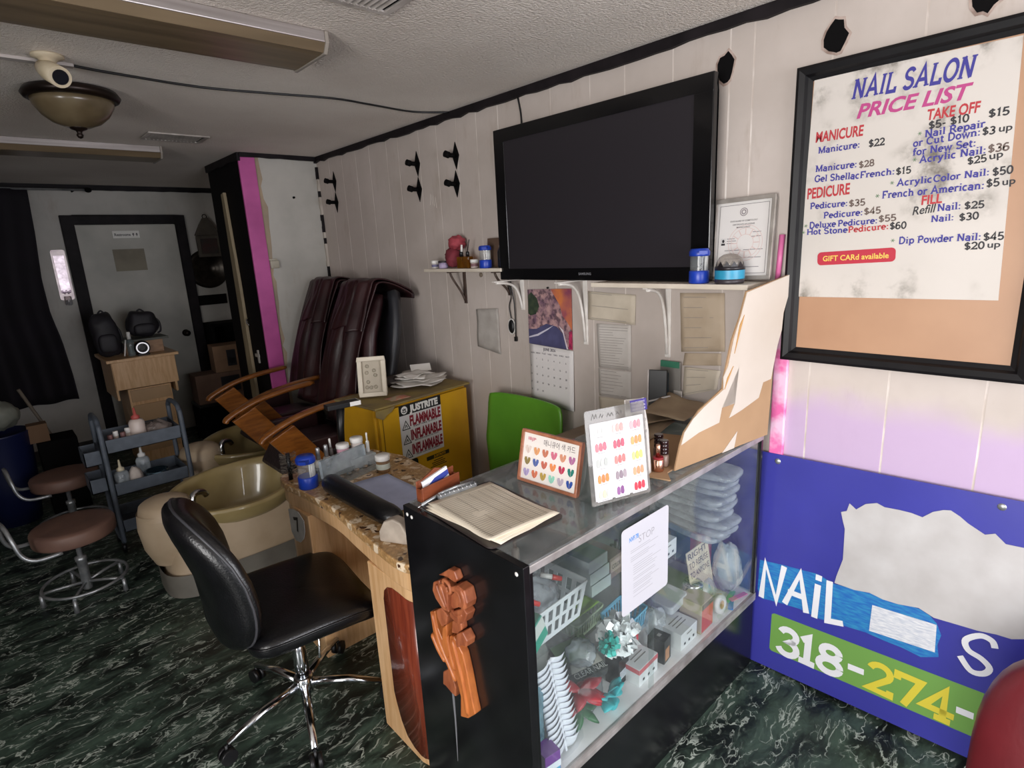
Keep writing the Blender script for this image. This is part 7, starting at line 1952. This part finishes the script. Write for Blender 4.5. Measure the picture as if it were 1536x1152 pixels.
# wall things
scn = thing('wall_sconce', 'tall mirrored crystal wall sconce left of the restroom door', 'sconce', (.60, YB, 1.35))
MIR = mat('mirror_glass', 'a89ca2', .35, 'd9ccd4', 30, metal=1.0)
F = frame((.60, YB - .003, 1.60), (1, 0, .0), (-.02, 0, 1))
obj('back_plate', MB().prism(rrect(.105, .44, .02, cy=.02), F, .010), mat('tarnished_silver', '8d8482', .3, '6f6668', 12, metal=.8), scn)
obj('mirror', MB().prism([(-.035, -.13), (.035, -.13), (.038, .19), (-.038, .19)], F @ T(0, 0, .0105), .004), MIR, scn)
for k in range(5): obj('crystal', MB().ball(F @ Vector((-.028 + k * .014, -.125 - .01 * (k % 2), .02)), .009, .009, .014, 8, 6), clear('crystal', 'e6dfe6', .2), scn)
obj('candle_cup', MB().lathe([(.02, 0), (.028, .01), (.026, .075), (.02, .08)], F @ Vector((0, -.245, .03)), 14), clear('cup_glass', 'd9d2d2', .25), scn)
ds = thing('wall_disc', 'round dark metal disc ornament on the back wall right of the door', 'wall ornament', (1.80, YB, 1.41))
obj('disc', MB().lathe([(.001, .012), (.07, .012), (.075, .02), (.11, .018), (.115, .026), (.15, .022), (.155, .030), (.185, .024), (.195, .010), (.195, 0)], (1.80, YB - .002, 1.60), 48, RX(90)), mat('dark_bronze_disc', '3f3a34', .3, '2f2b27', 20, metal=.8), ds)
ln = thing('wall_lantern', 'house shaped wall lantern hanging over the round disc on the back wall', 'lantern', (1.83, YB, 1.72))
LNM = mat('weathered_grey_wood', '5d564c', .7, '4a443c', 9)
mb = MB()
for a in ((1.725, 1.945, 1.72, 1.75), (1.725, 1.945, 1.90, 1.93), (1.725, 1.755, 1.75, 1.90), (1.915, 1.945, 1.75, 1.90)): mb.box(a[0], a[1], YB - .075, YB - .042, a[2], a[3])
obj('case_frame', mb, LNM, ln, bevel=.003)
obj('picture', MB().box(1.755, 1.915, YB - .055, YB - .043, 1.75, 1.90), mat('dark_red_picture', '4a3230', .5, '3a3834', 12), ln)
obj('roof', MB().prism([(1.715, 1.932), (1.955, 1.932), (1.90, 2.03), (1.86, 2.10), (1.81, 2.10), (1.765, 2.03)], frame((0, YB - .042, 0), (1, 0, 0), (0, 0, 1)), .035), LNM, ln, bevel=.003)
obj('hook', MB().tube([(1.835 + .02 * math.cos(a), YB - .05, 2.115 + .02 * math.sin(a)) for a in [2 * PI * i / 16 for i in range(16)]], .004, 6, closed=True), BLKMATTE, ln)
tag(obj('black_plaque', MB().box(1.57, 1.93, YB - .02, YB - .001, 1.238, 1.338), BLKMATTE, bevel=.003), 'plain black rectangular plaque below the round disc on the back wall', 'plaque')
# curtain and rod
def cur_edge(z):
    P = [(2.33, .483), (1.98, .468), (1.59, .439), (1.30, .444), (1.06, .479), (.755, .499), (.52, .505)]
    for (z0, x0), (z1, x1) in zip(P, P[1:]):
        if z <= z0 and z >= z1: return x0 + (x1 - x0) * (z0 - z) / (z0 - z1)
    return P[-1][1] if z < .52 else P[0][1]
mb = MB()
def cur(u, v):
    z = 2.335 - v * 1.81; xr = cur_edge(z)
    return Vector((xr - (1 - u) * 1.55, 6.40 + .05 * math.sin(u * 40 + 1.2 * math.sin(v * 2)) * (.35 + .65 * v) * .8, z))
mb.grid(cur, 120, 26)
ctn = thing('curtain', 'heavy black curtain hanging at the far left in front of the back wall', 'curtain', (-.3, 6.4, .52))
obj('cloth', mb, mat('black_purple_cloth', '0d0810', .85, '140d18', 4), ctn, solid=.004)
rd = thing('curtain_rod', 'thin metal curtain rod with dark finial ending above the restroom door', 'curtain rod', (.3, 6.38, 2.31))
obj('rod', MB().tube([(-1.2, 6.40, 2.335), (.88, 6.40, 2.335)], .009, 10), CHROMED, rd)
obj('finial', MB().ball((.90, 6.40, 2.335), .028, .022, .022, 14, 10), BLKMATTE, rd)
obj('rod_bracket', MB().tube([(.80, 6.40, 2.335), (.80, YB - .001, 2.335)], .008, 8), BLKMATTE, rd)
# leaning board and bits against the black side of the partition
lb = MB().prism([(4.775, 0), (4.775, .4), (4.755, 2.15), (4.70, 2.16), (4.665, 1.5), (4.66, .55), (4.69, 0)], frame((1.503, 0, .002), (0, 1, 0), (0, 0, 1)) @ RY(180) @ Matrix.Scale(-1, 4, (1, 0, 0)), .022)
tag(obj('leaning_board', lb, wood('weathered_pale_board', '9d8d70', '83745a', .6, (8, 8, 1)), bevel=.002), 'long weathered pale board standing against the black side of the partition', 'board')
hk = thing('wall_cross', 'small white plastic cross shaped hook on the black side of the partition', 'hook', (1.504, 4.55, .90))
mb = MB(); mb.boxc((1.498, 4.53, .945), (.010, .02, .10)); obj('upright', mb, flat('a9a49c', .4), hk); mb = MB(); mb.boxc((1.491, 4.53, .955), (.010, .075, .024)); obj('cross_bar', mb, flat('a9a49c', .4), hk)
tag(obj('chrome_hook', MB().tube(smoothpath([(1.503, 4.62, 1.235), (1.48, 4.61, 1.225), (1.475, 4.60, 1.20), (1.485, 4.59, 1.185)], 4), .006, 8), CHROME), 'small shiny hook on the black side of the partition', 'hook')
# outlet on the partition front
ol = thing('wall_outlet', 'cream wall outlet box beside the pink trim on the partition', 'outlet', (1.628, 4.351, 1.58))
obj('box', MB().box(1.613, 1.675, 4.318, 4.3505, 1.600, 1.655), mat('grimy_outlet', 'b9b2a2', .5, '9d9584', 12), ol, bevel=.004)
obj('cover_lip', MB().box(1.609, 1.665, 4.322, 4.3505, 1.656, 1.668), mat('grimy_outlet', 'b9b2a2'), ol, bevel=.002)
tag(obj('wall_nail', MB().tube([(1.86, 4.351, 2.10), (1.86, 4.336, 2.10)], .008, 8), BLKMATTE), 'small dark nail in the middle of the grey partition', 'nail')
# left rear corner
bb = thing('blue_bin', 'blue bin with a grey bag standing at the far left edge', 'bin', (-.02, 5.05, 0))
obj('bin_body', MB().lathe([(.13, 0), (.16, .30), (.175, .62), (.18, .63), (.165, .63), (.15, .3)], (-.08, 5.05, 0), 28), mat('dark_blue_bin', '10183f', .45), bb)
tag(obj('grey_bag', blob(-.07, 5.05, .74, .13, .13, .10, 3, .2), mat('grey_bin_bag', '8d8f84', .5, '74766c', 9)), 'crumpled grey bag filling the top of the blue bin', 'bag')
bs = thing('broom', 'broom stick leaning in the dark left corner beside the blue bin', 'broom', (.22, 5.3, 0))
obj('handle', MB().tube([(.09, 5.30, .86), (.34, 5.40, .06)], .011, 8), mat('worn_broom_wood', '6f6558', .6), bs)
obj('head', MB().boxc((.36, 5.42, .04), (.22, .06, .08)), mat('dark_bristle_head', '2a2622', .8), bs, bevel=.008)
cr_ = carton('small_brown_carton', 'small brown carton on a dark crate beside the blue bin', .075, 4.98, .525, .11, .10, .125, mat('dim_carton', '6d523a', .8), 0, None, 'carton')
kr = thing('dark_crate', 'dark crate under the small brown carton at the left rear', 'crate', (.17, 5.05, 0))
obj('crate_body', MB().box(.11, .33, 4.95, 5.20, .0, .524), BLKMATTE, kr, bevel=.006)

# ------------------------------------------------------------ trolley contents
def tq(x, y, z): return (x * .93, y * .93 + .02, CAM_Z - (CAM_Z - z) * .93)
TT, TL = .636, .376
bottle('lotion_bottle', 'white pump-top lotion bottle with red cap on the top tray of the trolley', .558, 3.99, TT + .0005, .042, .21, mat('pinkish_white_bottle', 'd9c9c0', .4), flat('b5544e', .4), .32, None, 'bottle', True)
tag(obj('plastic_wrap', blob(.665, 4.02, TT + .052, .075, .085, .05, 8, .3), clear('grimy_plastic_wrap', 'cfc4be', .6, 'a39690', 1.2, .1)), 'crumpled clear plastic wrap on the right of the trolley top tray', 'plastic wrap')
for k, (x, y, l) in enumerate(((.41, 3.94, 'leftmost'), (.442, 3.97, 'second from the left'), (.475, 3.95, 'third from the left'), (.505, 3.99, 'rightmost'))):
    pot('tiny_pot', 'tiny pot on the trolley top tray, %s of four' % l, x, y, TT + .0005, .013, .088 + .01 * (k % 2), flat(('8d6f66', 'b9a9a0', '6d5a5e', 'c9bdb4')[k], .4), WHITEP if k % 2 else flat('7d5a58', .4), .3, 'tiny pots on the trolley')
bottle('spray_bottle', 'white cone capped bottle at the left front of the trolley lower tray', .425, 3.945, TL + .0005, .037, .19, FROST, flat('d8ccb0', .4), .35, None, 'bottle', True)
bottle('spray_bottle', 'white bottle at the back of the trolley lower tray', .558, 4.06, TL + .0005, .038, .21, FROST, WHITEP, .3, None, 'bottle', True)
tag(obj('cotton_bag', blob(.495, 3.96, TL + .062, .038, .045, .06, 12, .15), mat('cotton_bag_white', 'c9beb6', .7, 'b0a49c', 12)), 'bag of white cotton beside the cone capped bottle on the trolley', 'bag')
bw = thing('steel_bowl', 'small dark blue steel bowl on the trolley lower tray', 'bowl', (.60, 3.95, TL))
obj('bowl', MB().lathe([(.03, .0005), (.055, .02), (.065, .072), (.062, .073), (.05, .024), (.01, .008)], (.605, 3.955, TL), 28), mat('blue_steel', '5a7486', .2, metal=.9), bw)
